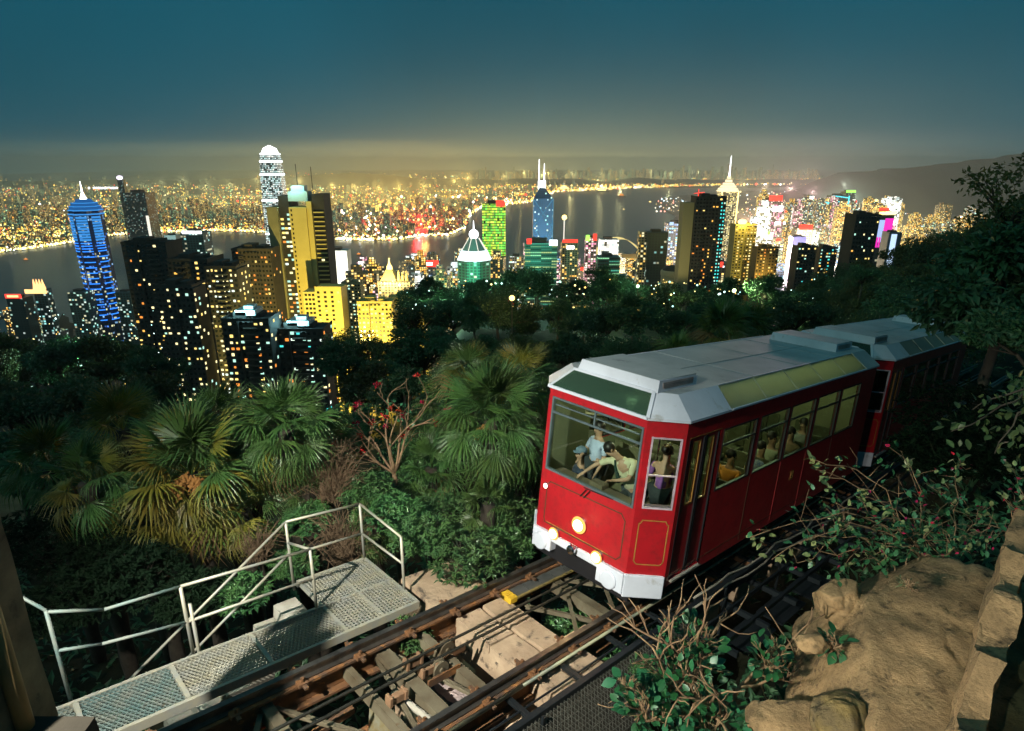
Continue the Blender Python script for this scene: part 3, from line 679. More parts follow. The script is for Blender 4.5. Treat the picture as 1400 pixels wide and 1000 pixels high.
def round_block():
    Y = 640; x, wd, zt = span(908, 940, 372, Y); z0 = base_z(x, Y); h = zt-z0
    r = empty('round_building', 'low round building with dark domed roof below the balconied dark tower', 'building', mw=Matrix.Translation((x, Y+wd/2, z0)))
    MB().lathe((0, 0, 0), (0, 0, 1), [(0, wd/2), (h-6, wd/2), (h-5, wd*.52), (h-1, wd*.52), (h, wd*.48)], 24).obj('drum', surf('cream_render', (.4, .36, .22), .8, bump=0), r)
    MB().lathe((0, 0, h), (0, 0, 1), [(0, wd*.45), (2.5, wd*.4), (4.5, wd*.2), (5, .1)], 24).obj('roof', black, r)
    for k in range(6): MB().box(-3, 3, -.3, .3, 0, 1.6).obj('window', E_WARM[1], r, mw=Matrix.Rotation(-.9+k*.36, 4, 'Z') @ Matrix.Translation((0, -wd/2-.1, h-12)))
round_block()
r, (a, b, h) = tower('neon_tower', 'tower with blue and amber lights just left of the balconied dark tower', 914, 942, 306, 1250, F['blue']); sign(r, E_SKYB, -a*.9, -a*.5, -b, h-3, h+3); sign(r, E_PALE, a*.1, a*.7, -b, h, h+5)
for px, py, lab in ((962, 0, ''),):
    Y = 600; rr, (a, b, h) = near_tower('dark_tower', 'dark tower with cyan lit corner windows and amber centre, right of centre above the trees', 952, 994, 270, Y, 18, black, 9, .1, pal=(0, 3, 1), seed=41, py_low=405)
    ws = win_mesh(1.25, 1.4); rnd = random.Random(9)
    for k in range(38):
        z = h-6-k*3.3
        if z < at(970, 405, Y).z-rr.matrix_world.translation.z: break
        for xx in (a*.72, a*.9):
            if rnd.random() < .85: o = put('window', ws[6 if rnd.random() < .8 else 4], rr); o.location = (xx, -b-.07, z)
        if 12 < k and rnd.random() < .8: o = put('window', ws[rnd.choice((0, 1, 3, 3))], rr); o.location = (rnd.choice((-.2, -.05, .12))*a, -b-.07, z)
    MB().box(-a-10, -a-.05, -b+4, b, 0, h-5).obj('side_wing', surf('olive_wing', (.30, .27, .14), .8, bump=0), rr)
    lamp('facade_floodlight', 'SPOT', rr.matrix_world @ Vector((-a-30, -70, h-70)), 120000, (1, .85, .4), rr.matrix_world @ Vector((-a-5, 0, h-35)), 70)
    MB().tube([(-a*.7, 0, h), (-a*.7, 0, h+7)], .35).bar((-a*1.0, 0, h+3), (-a*.3, 0, h+4), .5).obj('crane', E_RED, rr)
rr, (a, b, h) = near_tower('gold_tower', 'gold lit tower with one blazing lamp on its roof', 1006, 1036, 308, 720, 18, surf('gold_render', (.30, .24, .06), .8, bump=0), 7, .5, pal=(1, 1, 0, 2), seed=43, py_low=385)
MB().ball((-a*.3, -b*.5, h+3), 3.6, sc=(1.5, 1, .9)).obj('roof_lamp', E_GOLD, rr); lamp('roof_light', 'POINT', rr.matrix_world @ Vector((-a*.3, -b-8, h+8)), 90000, (1, .8, .25))
lamp('facade_floodlight', 'SPOT', rr.matrix_world @ Vector((0, -80, h-70)), 160000, (1, .85, .25), rr.matrix_world @ Vector((0, 0, h-30)), 70)
rr, (a, b, h) = near_tower('amber_block', 'amber lit block in front of the gold lit tower', 1036, 1066, 339, 680, 16, surf('amber_render', (.2, .12, .04), .8, bump=0), 7, .62, pal=(0, 0, 3, 1), seed=44, py_low=385)
near_tower('dark_block', 'dark block with sparse teal windows, below the neon district', 1092, 1118, 338, 640, 16, black, 6, .35, pal=(4, 6, 1, 2), seed=45, py_low=405)
near_tower('dark_block', 'dark block with mixed green and amber windows right of the neon district', 1122, 1146, 340, 660, 16, black, 6, .4, pal=(4, 1, 0, 6), seed=46, py_low=400)
rr, (a, b, h) = near_tower('dark_tower', 'black tower in front of the magenta lit building at right', 1171, 1205, 295, 520, 18, black, 8, .22, pal=(1, 2, 4, 0), seed=47, py_low=370)
def magenta():
    rr, (a, b, h) = tower('magenta_building', 'building with magenta striped screen and red gold top at right', 1199, 1223, 294, 760, F['dark'], depth=16)
    sign(rr, emit('pale_screen', (.45, .6, 1), 1.1), -a*.95, 0, -b, h-32, h-6, 'lit_screen')
    for k in range(7): sign(rr, E_MAG, -a*.9+k*a*.27, -a*.9+k*a*.27+a*.16, -b-.9, h-38+(k > 3)*2, h-6 if k > 3 else h-26, 'neon_strip')
    sign(rr, E_MAG, a*.05, a*.98, -b, h-34, h-4, 'lit_screen'); sign(rr, E_GOLD, -a*.8, a, -b-.5, h+.2, h+3.5, 'gold_sign'); sign(rr, E_RED, -a*.9, a*.2, -b-.5, h+4, h+8, 'red_sign')
magenta()
rr, (a, b, h) = tower('blue_block', 'small block with pale cyan lit front at the foot of the magenta building', 1216, 1234, 318, 720, surf('dim_blue', (.05, .1, .16), .6, bump=0), depth=14); sign(rr, E_SKYB, -a*.6, a*.2, -b, 0, h-2, 'lit_front')
def cyan_frame():
    rr, (a, b, h) = tower('outlined_tower', 'tower outlined in cyan neon with slanted top', 1139, 1161, 268, 2000, F['dark'], depth=40)
    for p, q in (((-a, 0), (-a, h)), ((a, h*.7), (a, h)), ((-a, h), (a, h-6)), ((-a, h-16), (a, h-20))): MB().bar((p[0], -b-1, p[1]), (q[0], -b-1, q[1]), 3.0).obj('neon_tube', E_CYAN, rr)
    rr, (a, b, h) = tower('green_topped_tower', 'slim tower with yellow green neon top beside the cyan outlined tower', 1157, 1170, 262, 2300, F['teal'], depth=40); sign(rr, E_GREEN, -a, a, -b, h-4, h+4)
cyan_frame()
rr, (a, b, h) = tower('neon_tower', 'pink neon tower with red rooftop sign and white letters in the neon district', 1046, 1072, 275, 1700, F['pink']); sign(rr, E_RED, -a*.6, a*.8, -b, h, h+14, 'rooftop_sign'); sign(rr, E_WHITE, -a*.2, a*.4, -b-1, h-26, h-14, 'lit_panel'); sign(rr, E_WHITE, a*.5, a*.95, -b-1, h-26, h-12, 'lit_panel')
rr, (a, b, h) = tower('white_tower', 'bright white stepped tower at the left side of the neon district', 1040, 1056, 283, 1500, F['white']); MB().box(-a*.5, a*.5, -b*.5, b*.5, h, h+14).obj('stepped_top', F['white'], rr)
rr, (a, b, h) = tower('neon_tower', 'tower with red lettering panel low in the neon district', 1090, 1112, 312, 1150, F['mixed']); sign(rr, E_RED, -a*.8, a*.9, -b, h-3, h+6, 'rooftop_sign')
rr, (a, b, h) = tower('violet_block', 'pale violet lit block at the middle of the neon district', 1085, 1103, 324, 1000, surf('violet_render', (.3, .3, .55), .7, bump=0)); lamp('facade_floodlight', 'SPOT', rr.matrix_world @ Vector((5, -90, h-20)), 500000, (.6, .6, 1), rr.matrix_world @ Vector((0, 0, h-12)), 60)
rr, (a, b, h) = tower('crown_building', 'low tower with pointed orange floodlit crown at far left', 45, 61, 396, 900, F['teal'], roof=False)
for k in range(4): MB().frustum([(-a+k*a*.5, -b), (-a+k*a*.5+a*.45, -b), (-a+k*a*.5+a*.45, -b+4), (-a+k*a*.5, -b+4)], h, [(-a+k*a*.5+a*.2, -b+1.8), (-a+k*a*.5+a*.25, -b+1.8), (-a+k*a*.5+a*.25, -b+2.2), (-a+k*a*.5+a*.2, -b+2.2)], h+15).obj('crown_spike', emit('orange_crown_light', (1, .5, .18), 2.6) if k == 0 else bpy.data.materials['orange_crown_light'], rr)
MB().box(-a-12, a+2, -b-1, -b, h-6, h).obj('lit_cornice', bpy.data.materials['orange_crown_light'], rr)
rr, (a, b, h) = tower('sign_building', 'dark block with orange red rooftop sign at the left edge', 8, 31, 408, 880, F['dark']); sign(rr, E_RED, -a, a*.9, -b, h, h+6, 'rooftop_sign'); sign(rr, emit('orange_sign', (1, .5, .2), 2.5), -a*.7, a*.6, -b-1, h+1.5, h+4.5, 'lit_lettering_panel')
r, (a, b, h) = tower('pale_tower', 'pale lit slab behind the dark slab tower, against the water', 224, 240, 322, 900, surf('pale_stone', (.5, .56, .55), .7, bump=0)); lamp('facade_floodlight', 'SPOT', r.matrix_world @ Vector((10, -90, h-30)), 260000, (.7, 1, .95), r.matrix_world @ Vector((0, 0, h-12)), 60)
r, (a, b, h) = tower('pale_tower', 'pale teal tower with white lit roof edge behind the dark stepped tower', 246, 277, 318, 980, F['teal']); sign(r, E_WHITE, -a*.8, a*.9, -b, h-2, h+2, 'roof_light_band'); lamp('facade_floodlight', 'SPOT', r.matrix_world @ Vector((10, -90, h-30)), 260000, (.5, 1, .95), r.matrix_world @ Vector((0, 0, h-12)), 60)
tower('green_block', 'small teal lit block by the water left of the blue skyscraper', 91, 116, 400, 950, F['teal'])
tower('green_block', 'small teal lit block at the foot of the blue skyscraper', 157, 177, 400, 980, F['teal'])

# other blocks of the city: told apart only by where they stand
MF = ['dim_warm', 'gold', 'mixed', 'teal', 'pale', 'pink', 'white', 'blue', 'beige']
ADJ = {'dim_warm': 'dim brown', 'gold': 'gold lit', 'mixed': 'grey', 'teal': 'teal', 'pale': 'pale', 'pink': 'pink lit', 'white': 'bright white', 'blue': 'blue lit', 'beige': 'beige', 'dark': 'dark'}
def scatter_towers(n, pxr, Yr, hr, wr, mats, name, label, group, seed, zbase=None, signs=.15):
    rnd = random.Random(seed)
    for i in range(n):
        px = rnd.uniform(*pxr); Y = rnd.uniform(*Yr); q = (px-700)/FPX/cos(PITCH-.1)
        x = q*Y*1.03; hgt = rnd.uniform(*hr); wd = rnd.uniform(*wr); dp = wd*rnd.uniform(.7, 1.2)
        z0 = zbase if zbase is not None else base_z(x, Y)
        m = MB(); a, b = wd/2, dp/2
        if rnd.random() < .5: m.box(-a, a, -b, b, 0, hgt).box(-a*.5, a*.5, -b*.5, b*.4, hgt, hgt*1.04+3)
        else: m.prism([(-a, -b*.5), (-a*.5, -b), (a*.5, -b), (a, -b*.5), (a, b), (-a, b)], 0, hgt).box(-a*.3, a*.4, -b*.4, b*.4, hgt, hgt+5)
        mk_ = rnd.choice(mats); mm = [F[mk_]]; sg = ''
        if rnd.random() < signs:
            m.cur = 1; sm, sg = rnd.choice([(E_RED, ' with red rooftop sign'), (E_WHITE, ' with white rooftop light'), (E_RED, ' with red rooftop sign'), (E_PALE, ' with pale rooftop sign'), (E_CYAN, ' with cyan rooftop sign'), (E_GREEN, ' with green rooftop sign'), (E_GOLD, ' with golden rooftop sign')]); mm.append(sm); m.box(-a*.5, a*.35, -b-1, -b-.1, hgt-5, hgt+2); m.cur = 0
        o = m.obj(name, mm, mw=Matrix.Translation((x, Y, z0)) @ Matrix.Rotation(rnd.uniform(-.35, .35), 4, 'Z'))
        tag(o, ADJ[mk_]+' '+(label if not sg else label.replace('building ', 'building'+sg+' ', 1) if label.startswith(('waterfront', 'low')) else label.replace('tower ', 'tower'+sg+' ', 1) if label.startswith(('tower', 'apartment tower')) else label.replace('block ', 'block'+sg+' ', 1)), 'building', group)
scatter_towers(125, (1005, 1185), (900, 2500), (80, 185), (18, 36), ['mixed', 'pink', 'white', 'pale', 'blue', 'gold', 'teal', 'mixed'], 'city_tower', 'tower of the crowded neon district right of centre', 'towers of the neon district', 11, SEA, .3)
scatter_towers(70, (1010, 1180), (1500, 2500), (130, 225), (20, 32), ['pale', 'white', 'pink', 'gold', 'mixed', 'pale'], 'city_tower', 'tower of the crowded neon district right of centre', 'towers of the neon district', 17, SEA, .3)
scatter_towers(75, (1012, 1190), (1500, 2300), (175, 262), (20, 32), ['pale', 'white', 'pink', 'gold', 'mixed', 'gold'], 'city_tower', 'tall tower of the crowded neon district right of centre', 'tall towers of the neon district', 18, SEA, .3)
scatter_towers(60, (1165, 1300), (1500, 2700), (110, 190), (22, 34), ['gold', 'pale', 'gold', 'beige'], 'estate_tower', 'apartment tower below the dark hill at right', 'apartment towers at right', 12, SEA, .03)
scatter_towers(78, (462, 655), (850, 1380), (105, 185), (18, 36), MF, 'waterfront_building', 'waterfront building between the yellow tower and the pyramid roof', 'near waterfront buildings', 13, None, .2)
scatter_towers(62, (680, 1000), (850, 1420), (90, 190), (18, 36), MF, 'waterfront_building', 'waterfront building right of the green tower', 'near waterfront buildings right of the green tower', 14, None, .25)
scatter_towers(26, (-30, 330), (850, 1300), (40, 95), (20, 40), ['dark', 'teal', 'dim_warm', 'dark'], 'waterfront_building', 'low building by the water at left', 'dim waterfront buildings at left', 15, None, .1)
scatter_towers(44, (985, 1180), (600, 1000), (65, 135), (16, 26), ['gold', 'dim_warm', 'mixed', 'teal', 'dark'], 'hillside_block', 'apartment block on the slope below the neon district', 'apartment blocks on the slope', 16, None, .05)
def hidden_by(px, py): return False
def far_city():
    rnd = random.Random(77); individual = 300; items = []
    for i in range(1900):
        px = rnd.uniform(-60, 1120)
        yc = coast(px); top = 243 if px < 350 else 236
        py = top+(yc-top-1)*rnd.random()**.8
        if py > yc-1: continue
        p = onz(px, py, SEA); k = 1-.25*rnd.random()
        wd = rnd.uniform(16, 36); hh = rnd.uniform(22, 70)*(1.7 if rnd.random() < .07 else 1)
        if px < 160 and py > 318: hh *= .35
        items.append((p.y, p.x, wd, hh, rnd.uniform(-.5, .5)))
    for i in range(260):                                  # estates standing high behind the far shore, right of centre
        px = rnd.uniform(640, 1125); p = onz(px, rnd.uniform(245, 250), SEA); h_ = rnd.uniform(60, 150)*(1.35 if 925 < px < 1060 and rnd.random() < .5 else 1)
        items.append((p.y, p.x, rnd.uniform(22, 46), h_*p.y/8500, rnd.uniform(-.5, .5)))
    items.sort(); st = {0: MB(), 1: MB()}
    for i, (y, x, wd, hh, ya) in enumerate(items):
        mi = int(rnd.random() < .4); a = wd/2; b = a*rnd.uniform(.5, .9)
        if i < individual:
            o = MB().box(-a, a, -b, b, 0, hh).box(-a*.4, a*.3, -b*.4, b*.4, hh, hh+4).obj('far_building', F['far_teal'] if mi else F['far'], mw=Matrix.Translation((x, y, SEA+3)) @ Matrix.Rotation(ya, 4, 'Z'), recalc=False)
            tag(o, 'one of the many small lit buildings on the far shore of the harbour', 'building', 'buildings on the far shore')
        else: st[mi].box(x-a, x+a, y-b, y+b, SEA+3, SEA+3+hh)
    for k, m in st.items():
        o = m.obj('far_city_blocks', F['far_teal'] if k else F['far'], recalc=False); tag(o, ['dense mass of amber lit blocks on the far shore behind the harbour', 'dense mass of pale green lit blocks on the far shore behind the harbour'][k], 'city', kind='stuff')
far_city()
def light_points(name, label, cols, n, gen, strength, seed):
    rnd = random.Random(seed); m = MB(); m.cur = 0
    mats = [emit('%s_%d' % (name, i), c, strength*k) for i, (c, k) in enumerate(cols)]
    for _ in range(n):
        g = gen(rnd)
        if g is None: continue
        p, r = g; m.cur = rnd.randrange(len(mats))
        x, y, z = p
        m.add([(x+r, y, z), (x-r, y, z), (x, y+r, z), (x, y-r, z), (x, y, z+r), (x, y, z-r)], [(0, 2, 4), (2, 1, 4), (1, 3, 4), (3, 0, 4), (2, 0, 5), (1, 2, 5), (3, 1, 5), (0, 3, 5)])
    o = m.obj(name, mats, recalc=False); tag(o, label, 'city lights', kind='stuff')
def gen_far(rnd):
    px = rnd.uniform(-60, 1130); yc = coast(px); top = 247 if px < 350 else (236 if px < 640 else 244)
    py = top+(yc-top)*rnd.random()**.75
    p = onz(px, py, SEA+rnd.uniform(6, 40)); k = noise.noise(Vector((p.x*.0016, p.y*.0011, 3)))
    if k < -.12 and rnd.random() < .75: return None
    if k > .2 and rnd.random() < .35: return p, p.y/FPX*1.15
    return p, max(.5, p.y/FPX*rnd.choice((.4, .5, .55, .6, .8, 1.1)))
light_points('far_city_lights', 'countless amber and white points of light over the far shore', [((1, .58, .06), 1.3), ((1, .70, .12), 1.6), ((1, .85, .4), 1.5), ((1, .40, .05), 1.2), ((.5, 1, .55), .8), ((1, .62, .08), .8), ((1, .10, .05), .8), ((1, .75, .15), 1.1)], 15000, gen_far, 2.3, 5)
def gen_coast(rnd):
    px = rnd.uniform(-60, 1130); py = coast(px)-rnd.uniform(.3, 3.2)
    p = onz(px, py, SEA+8); return p, p.y/FPX*rnd.choice((.5, .7, .9, 1.2, 1.7 if 420 < px < 700 else 1.0))
light_points('shoreline_lights', 'line of bright yellow lamps along the far shoreline', [((1, .72, .2), 1), ((1, .85, .4), 1.2), ((1, .95, .75), 1.2)], 1500, gen_coast, 4.0, 6)
def gen_bright(rnd):
    px = rnd.uniform(440, 700) if rnd.random() < .55 else rnd.uniform(0, 1100); yc = coast(px); py = 250+(yc-250)*rnd.random()**.5
    p = onz(px, py, SEA+rnd.uniform(10, 70)); return p, p.y/FPX*rnd.uniform(1.0, 2.4)
light_points('far_signs', 'brighter red, white and golden signs scattered through the far shore', [((1, .08, .04), .8), ((1, .95, .85), 1.3), ((1, .65, .2), 1), ((1, .3, .08), .9), ((1, .9, .5), 1.2)], 170, gen_bright, 3.5, 8)
def gen_left(rnd):
    px = rnd.uniform(-60, 150); py = coast(px)-28*rnd.random()**1.3
    p = onz(px, py, SEA+6); return p, p.y/FPX*rnd.choice((.5, .7, .9, 1.3))
light_points('dockside_lights', 'dense yellow lamps of the docks on the far shore at left', [((1, .75, .12), 1), ((.95, .8, .1), .9), ((1, .9, .5), 1.2)], 800, gen_left, 2.6, 9)
def gen_east(rnd):
    px = rnd.uniform(896, 1300); py = rnd.uniform(262, 330) if px > 1000 else rnd.uniform(270, 300)
    if px < 960 and py > 290: return None
    p = onz(px, py, SEA+rnd.uniform(6, 30)); return p, p.y/FPX*rnd.choice((.5, .6, .9, 1.3))
light_points('island_shore_lights', 'golden and white lamps along the island shore right of the harbour', [((1, .75, .3), 1), ((1, .9, .7), 1.2), ((1, .4, .3), 1), ((.7, .9, 1), 1)], 900, gen_east, 3.0, 10)
def gen_hillspark(rnd):
    px = rnd.uniform(470, 1120); py = rnd.uniform(382, 408)+max(0, (rnd.random()-.6)*120); Y = rnd.uniform(85, 175)
    p = at(px, py, Y); 
    if rnd.random() < .4:
        Y = rnd.uniform(200, 330); p = at(rnd.uniform(-10, 225), rnd.uniform(425, 530), Y)
    p.z = max(p.z, ground(p.x, p.y)+3)
    return p, p.y/FPX*rnd.choice((.6, .8, 1.0, 1.6))
light_points('slope_lights', 'small amber and mint lamps glinting between the trees below', [((1, .6, .15), 1), ((1, .8, .3), 1.2), ((.5, 1, .9), 1), ((.7, 1, .95), 1.3)], 230, gen_hillspark, 2.6, 12)
for px, py, Y in ((370, 203, 1650), (738, 222, 1312)):         # searchlights on the two tallest roofs
    p = at(px, py, Y); lamp('searchlight', 'SPOT', p, 2.2e7, (.35, .9, 1), p+Vector((0, 0, 100)), 9, 1.0, .5)
def bridge_lights():
    for i, (a, b, lab) in enumerate((((118, 257), (160, 257), 'white lit bridge deck on the far water at upper left'), ((125, 283.5), (168, 281.5), 'string of green white lamps across the far water behind the blue skyscraper'), ((140, 304), (170, 302.5), 'string of yellow lamps nearer on the water behind the blue skyscraper'))):
        p, q = onz(*a, SEA+25), onz(*b, SEA+25); r_ = p.y/FPX*(1.2 if i == 0 else .6)
        m = MB(); n = 26
        for k in range(n): c = p.lerp(q, k/(n-1)); m.ball(c, r_*.9, 6, 4)
        o = m.bar(p-Vector((0, 0, r_)), q-Vector((0, 0, r_)), r_*.5).obj('bridge', [E_WHITE, E_PALE, E_GOLD][i]); tag(o, lab, 'bridge')
bridge_lights()
def gen_red(rnd):
    px = rnd.gauss(575, 17); py = rnd.uniform(284, 320); p = onz(px, py, SEA+rnd.uniform(10, 60)); return p, p.y/FPX*rnd.uniform(.7, 2.0)
light_points('red_neon_front', 'cluster of red and orange neon on the far waterfront left of the green tower', [((1, .05, .04), 1), ((1, .12, .05), 1), ((1, .45, .1), 1.2)], 70, gen_red, 2.6, 21)
def gen_white(rnd):
    px = rnd.gauss(485, 30); py = rnd.uniform(288, 325); p = onz(px, py, SEA+rnd.uniform(8, 40)); return p, p.y/FPX*rnd.uniform(.7, 2.2)
light_points('white_waterfront_lights', 'glaring white lamps on the far waterfront right of the tall yellow tower', [((1, .97, .85), 1.2), ((1, .9, .6), 1.2), ((1, .8, .85), 1)], 110, gen_white, 4, 22)
def ship(px, py, L, lab, hot=True):
    p = onz(px, py, SEA); s = p.y/FPX*L/2
    r = empty('ferry', lab, 'boat', loc_=p)
    hull = [(-s, 0), (-s*.8, -s*.28), (s*.6, -s*.28), (s, 0), (s*.6, s*.28), (-s*.8, s*.28)]
    MB().frustum([(x*.9, y*.8) for x, y in hull], -1, hull, s*.22).obj('hull', surf('ship_hull', (.3, .3, .28), .6, bump=0) if 'ship_hull' not in bpy.data.materials else bpy.data.materials['ship_hull'], r)
    MB().box(-s*.6, s*.4, -s*.2, s*.2, s*.22, s*.42).box(-s*.4, s*.2, -s*.16, s*.16, s*.42, s*.58).obj('lit_deck', E_GOLD if hot else E_WARM[3], r)
    MB().tube([(-s*.1, 0, s*.58), (-s*.1, 0, s*.9)], s*.04).obj('mast', E_PALE, r)
ship(772, 261, 22, 'brightly lit ferry left of three, far out on the harbour'); ship(786, 257, 18, 'brightly lit ferry close behind another near the far shore'); ship(824, 263, 18, 'golden lit ferry in mid harbour'); ship(850, 269, 12, 'small reddish lit ferry right of the golden one', False)
ship(491, 349, 9, 'small orange lit boat on the near harbour water', False); ship(889, 277, 5, 'tiny lit boat near the island shore'); ship(853, 287, 4, 'tiny white lit boat in the empty middle of the harbour'); ship(672, 337, 16, 'lit boat glowing orange left of the green tower')
ship(36, 356, 8, 'small red lit boat on the dark water at left', False)
# ------------------------------------------------------------------ track
V3 = lambda d, s, w: (d, -s, w)
rust = surf('rusty_steel', (.22, .095, .03), .75, .2, scale=2.2, col2=(.075, .05, .035), bump=.4, bscale=25, spots=(6, .56, (.36, .16, .045)))
railtop = surf('worn_rail_steel', (.20, .18, .15), .35, .8, scale=3, col2=(.09, .08, .07), bump=.1)
oldsteel = surf('weathered_steel', (.21, .185, .12), .65, .3, scale=2, col2=(.11, .085, .05), bump=.25, bscale=20, spots=(5, .62, (.17, .08, .03)))
darksteel = surf('dark_steel', (.035, .045, .05), .45, .6, scale=2, bump=.2)
galv = surf('galvanised_steel', (.46, .43, .31), .5, .35, scale=5, col2=(.36, .37, .33), bump=.1, spots=(9, .66, (.28, .18, .08)))
oldconc = surf('stained_concrete', (.50, .37, .24), .92, scale=1.6, col2=(.32, .23, .145), bump=.7, bscale=9, bdist=.03, spots=(3.5, .56, (.11, .085, .06)))
paleconc = surf('pale_concrete', (.42, .40, .33), .9, scale=2.5, col2=(.3, .28, .22), bump=.4, bscale=14, spots=(6, .62, (.2, .17, .12)))
yellowp = surf('yellow_paint', (.75, .48, .03), .6, scale=4, col2=(.5, .3, .02), bump=.2)
track = empty('railway_track', 'inclined railway track of rusty rails on a steel frame running under the tram', 'railway track', mw=TM)
D0, D1 = -11.5, 46
def rail_profile(s0, w0):
    return [(-.075, 0), (.075, 0), (.075, .02), (.018, .035), (.018, .115), (.042, .125), (.042, .16), (-.042, .16), (-.042, .125), (-.018, .115), (-.018, .035), (-.075, .02)]
for s0 in (-1.0, .9):
    m = MB(); P = rail_profile(0, 0); n = len(P)
    m.add([V3(D0, s0+a, -.96+b) for a, b in P]+[V3(D1, s0+a, -.96+b) for a, b in P], [(i, (i+1) % n, n+(i+1) % n, n+i) for i in range(n)]+[tuple(range(n)), tuple(range(n, 2*n))])
    o = m.obj('rail', [railtop], track)
    m = MB(); g = .1                                   # girder under each rail
    m.box(D0, D1, -(s0+.13), -(s0-.13), -1.0, -.962).box(D0, D1, -(s0+.012), -(s0-.012), -1.36, -1.002).box(D0, D1, -(s0+.12), -(s0-.12), -1.40, -1.362)
    m.obj('girder', rust, track)
clipm = MB().box(-.07, .07, -.06, .06, 0, .05).tube([(0, 0, .05), (0, 0, .11)], .025, 6).box(-.02, .03, -.14, -.06, .005, .04).mesh('rail_clip', rust)
d = -7.6; k = 0
while d < 14:
    for s0 in (-1.0, .9):
        for sd in (-1, 1):
            o = put('rail_clip', clipm, track); o.location = V3(d, s0+sd*.13, -.958); o.rotation_euler = (0, 0, 0 if sd > 0 else pi)
    d += .92; k += 1
for i, d in enumerate((-7.6, -6.6, -5.32, -4.08, -3.48, -2.75, .25, 1.8, 3.4, 5.0, 6.6, 8.2, 9.8, 11.4, 13.0)):
    wdt = (.16, .2, .16, .10, .22)[i % 5]
    m = MB().box(d-wdt/2, d+wdt/2, -.885, .985, -1.10, -1.075).box(d-wdt/2, d-wdt/2+.016, -.885, .985, -1.28, -1.101).box(d+wdt/2-.016, d+wdt/2, -.885, .985, -1.28, -1.101)
    m.obj('cross_beam', oldsteel if d < 2 else darksteel, track)
for a, b in (((-7.5, -.9), (-6.72, .8)), ((-6.48, .8), (-5.42, -.9)), ((-5.22, -.9), (-4.15, .8)), ((-3.95, .8), (-3.6, -.9)), ((-3.36, -.9), (-2.82, .8)), ((.36, -.9), (1.7, .8)), ((.36, .8), (1.7, -.9)), ((-.72, .8), (.14, -.2)), ((-.72, -.5), (.14, .8)), ((1.9, -.9), (3.3, .8)), ((3.5, .8), (4.9, -.9)), ((5.1, -.9), (6.5, .8))):
    MB().bar(V3(*a, -1.15), V3(*b, -1.15), .075, .02, TN).bar(V3(a[0]+.03, a[1], -1.2), V3(b[0]+.03, b[1], -1.2), .015, .09, TN).obj('brace', oldsteel, track)
for d, s0 in ((-4.65, -.45), (-5.9, .3)): MB().bar(V3(d-.5, s0, -1.5), V3(d+.45, s0-.1, -1.5), .09, .09).obj('strut', rust, track)
MB().tube([V3(-3.75, -.2, -1.2), V3(-3.62, .72, -1.2)], .05, 10).obj('pipe', paleconc, track)
# cover strip over the cable slot with yellow edges, from the concrete beam to under the tram
m = MB()
for k in range(8): m.box(-.82+k*.36, -.82+k*.36+.345, .62, .92, -1.03, -1.012)
m.obj('slot_cover', surf('slate_plate', (.075, .08, .075), .6, scale=4, bump=.3), track)
for s0 in (-.935, -.605): MB().box(-.82, 2.1, -s0-.02, -s0+.02, -1.03, -.995).obj('slot_edge', surf('worn_yellow_edge', (.30, .22, .06), .6, scale=5, col2=(.12, .09, .04)) if 'worn_yellow_edge' not in bpy.data.materials else bpy.data.materials['worn_yellow_edge'], track)
m = MB().box(-1.0, -.825, .60, .96, -1.09, -.985)
for k in range(4): m.box(-.99, -.83, .64+k*.08, .68+k*.08, -.984, -.972)
m.obj('yellow_stop', yellowp, track, bevel=.008)
# pulleys between the rails, with their housings
for d, s0 in ((-2.7, -.32), (-3.05, -.02), (-7.0, -.2), (3.0, -.2)):
    p = MB().lathe(V3(d, s0-.05, -1.03), V3(0, 1, 0), [(0, .14), (.02, .14), (.035, .11), (.065, .11), (.08, .14), (.10, .14)], 20)
    p.lathe(V3(d, s0-.07, -1.03), V3(0, 1, 0), [(0, .04), (.14, .04)], 10)
    for k in range(6): p.bar(V3(d, s0-.055, -1.03), V3(d+.15*cos(k*pi/3), s0-.055, -1.03+.15*sin(k*pi/3)), .025, .012)
    p.obj('pulley', oldsteel, track, bevel=.004)
    MB().bar(V3(d-.3, s0+.12, -1.08), V3(d+.3, s0+.12, -1.08), .03, .12).bar(V3(d-.3, s0-.14, -1.08), V3(d+.3, s0-.14, -1.08), .03, .12).obj('pulley_bracket', rust, track)
for d, s0 in ((-3.3, -.36), (-3.22, -.08), (-3.9, .1)):
    MB().box(d-.13, d+.13, -s0-.05, -s0+.05, -1.07, -.95).box(d-.15, d-.10, -s0-.07, -s0+.07, -1.07, -.92).box(d+.10, d+.15, -s0-.07, -s0+.07, -1.07, -.92).obj('cable_guide', surf('tan_guide', (.26, .15, .08), .7, scale=5) if 'tan_guide' not in bpy.data.materials else bpy.data.materials['tan_guide'], track, bevel=.006)
def cable(s0, w0, r, label, mat, d0=-11, d1=44):
    m = MB(); m.tube([V3(d0+(d1-d0)*i/60, s0+.008*sin(i*1.3), w0-.012*abs(sin(i*.9))) for i in range(61)], r, 8)
    o = m.obj('cable', mat, mw=TM, smooth_=True); tag(o, label, 'cable')
wire = surf('greased_wire', (.075, .075, .06), .35, .7, scale=30, bump=.6, bscale=90)
cable(-.30, -.9, .024, 'left one of two dark haulage cables between the rails', wire)
cable(-.09, -.9, .024, 'right one of two dark haulage cables between the rails', wire)
m = MB(); m.tube([V3(-11, 1.10, -.93), V3(-2.4, 1.10, -.93)], .033, 10); m.tube([V3(-2.4, 1.10, -.93), V3(30, 1.10, -.93)], .026, 10)
o = m.obj('pipe', surf('pale_pipe', (.34, .34, .2), .5, .2, scale=1.2, col2=(.06, .08, .07)), mw=TM, smooth_=True); tag(o, 'long pale yellow pipe beside the right hand rail', 'pipe')
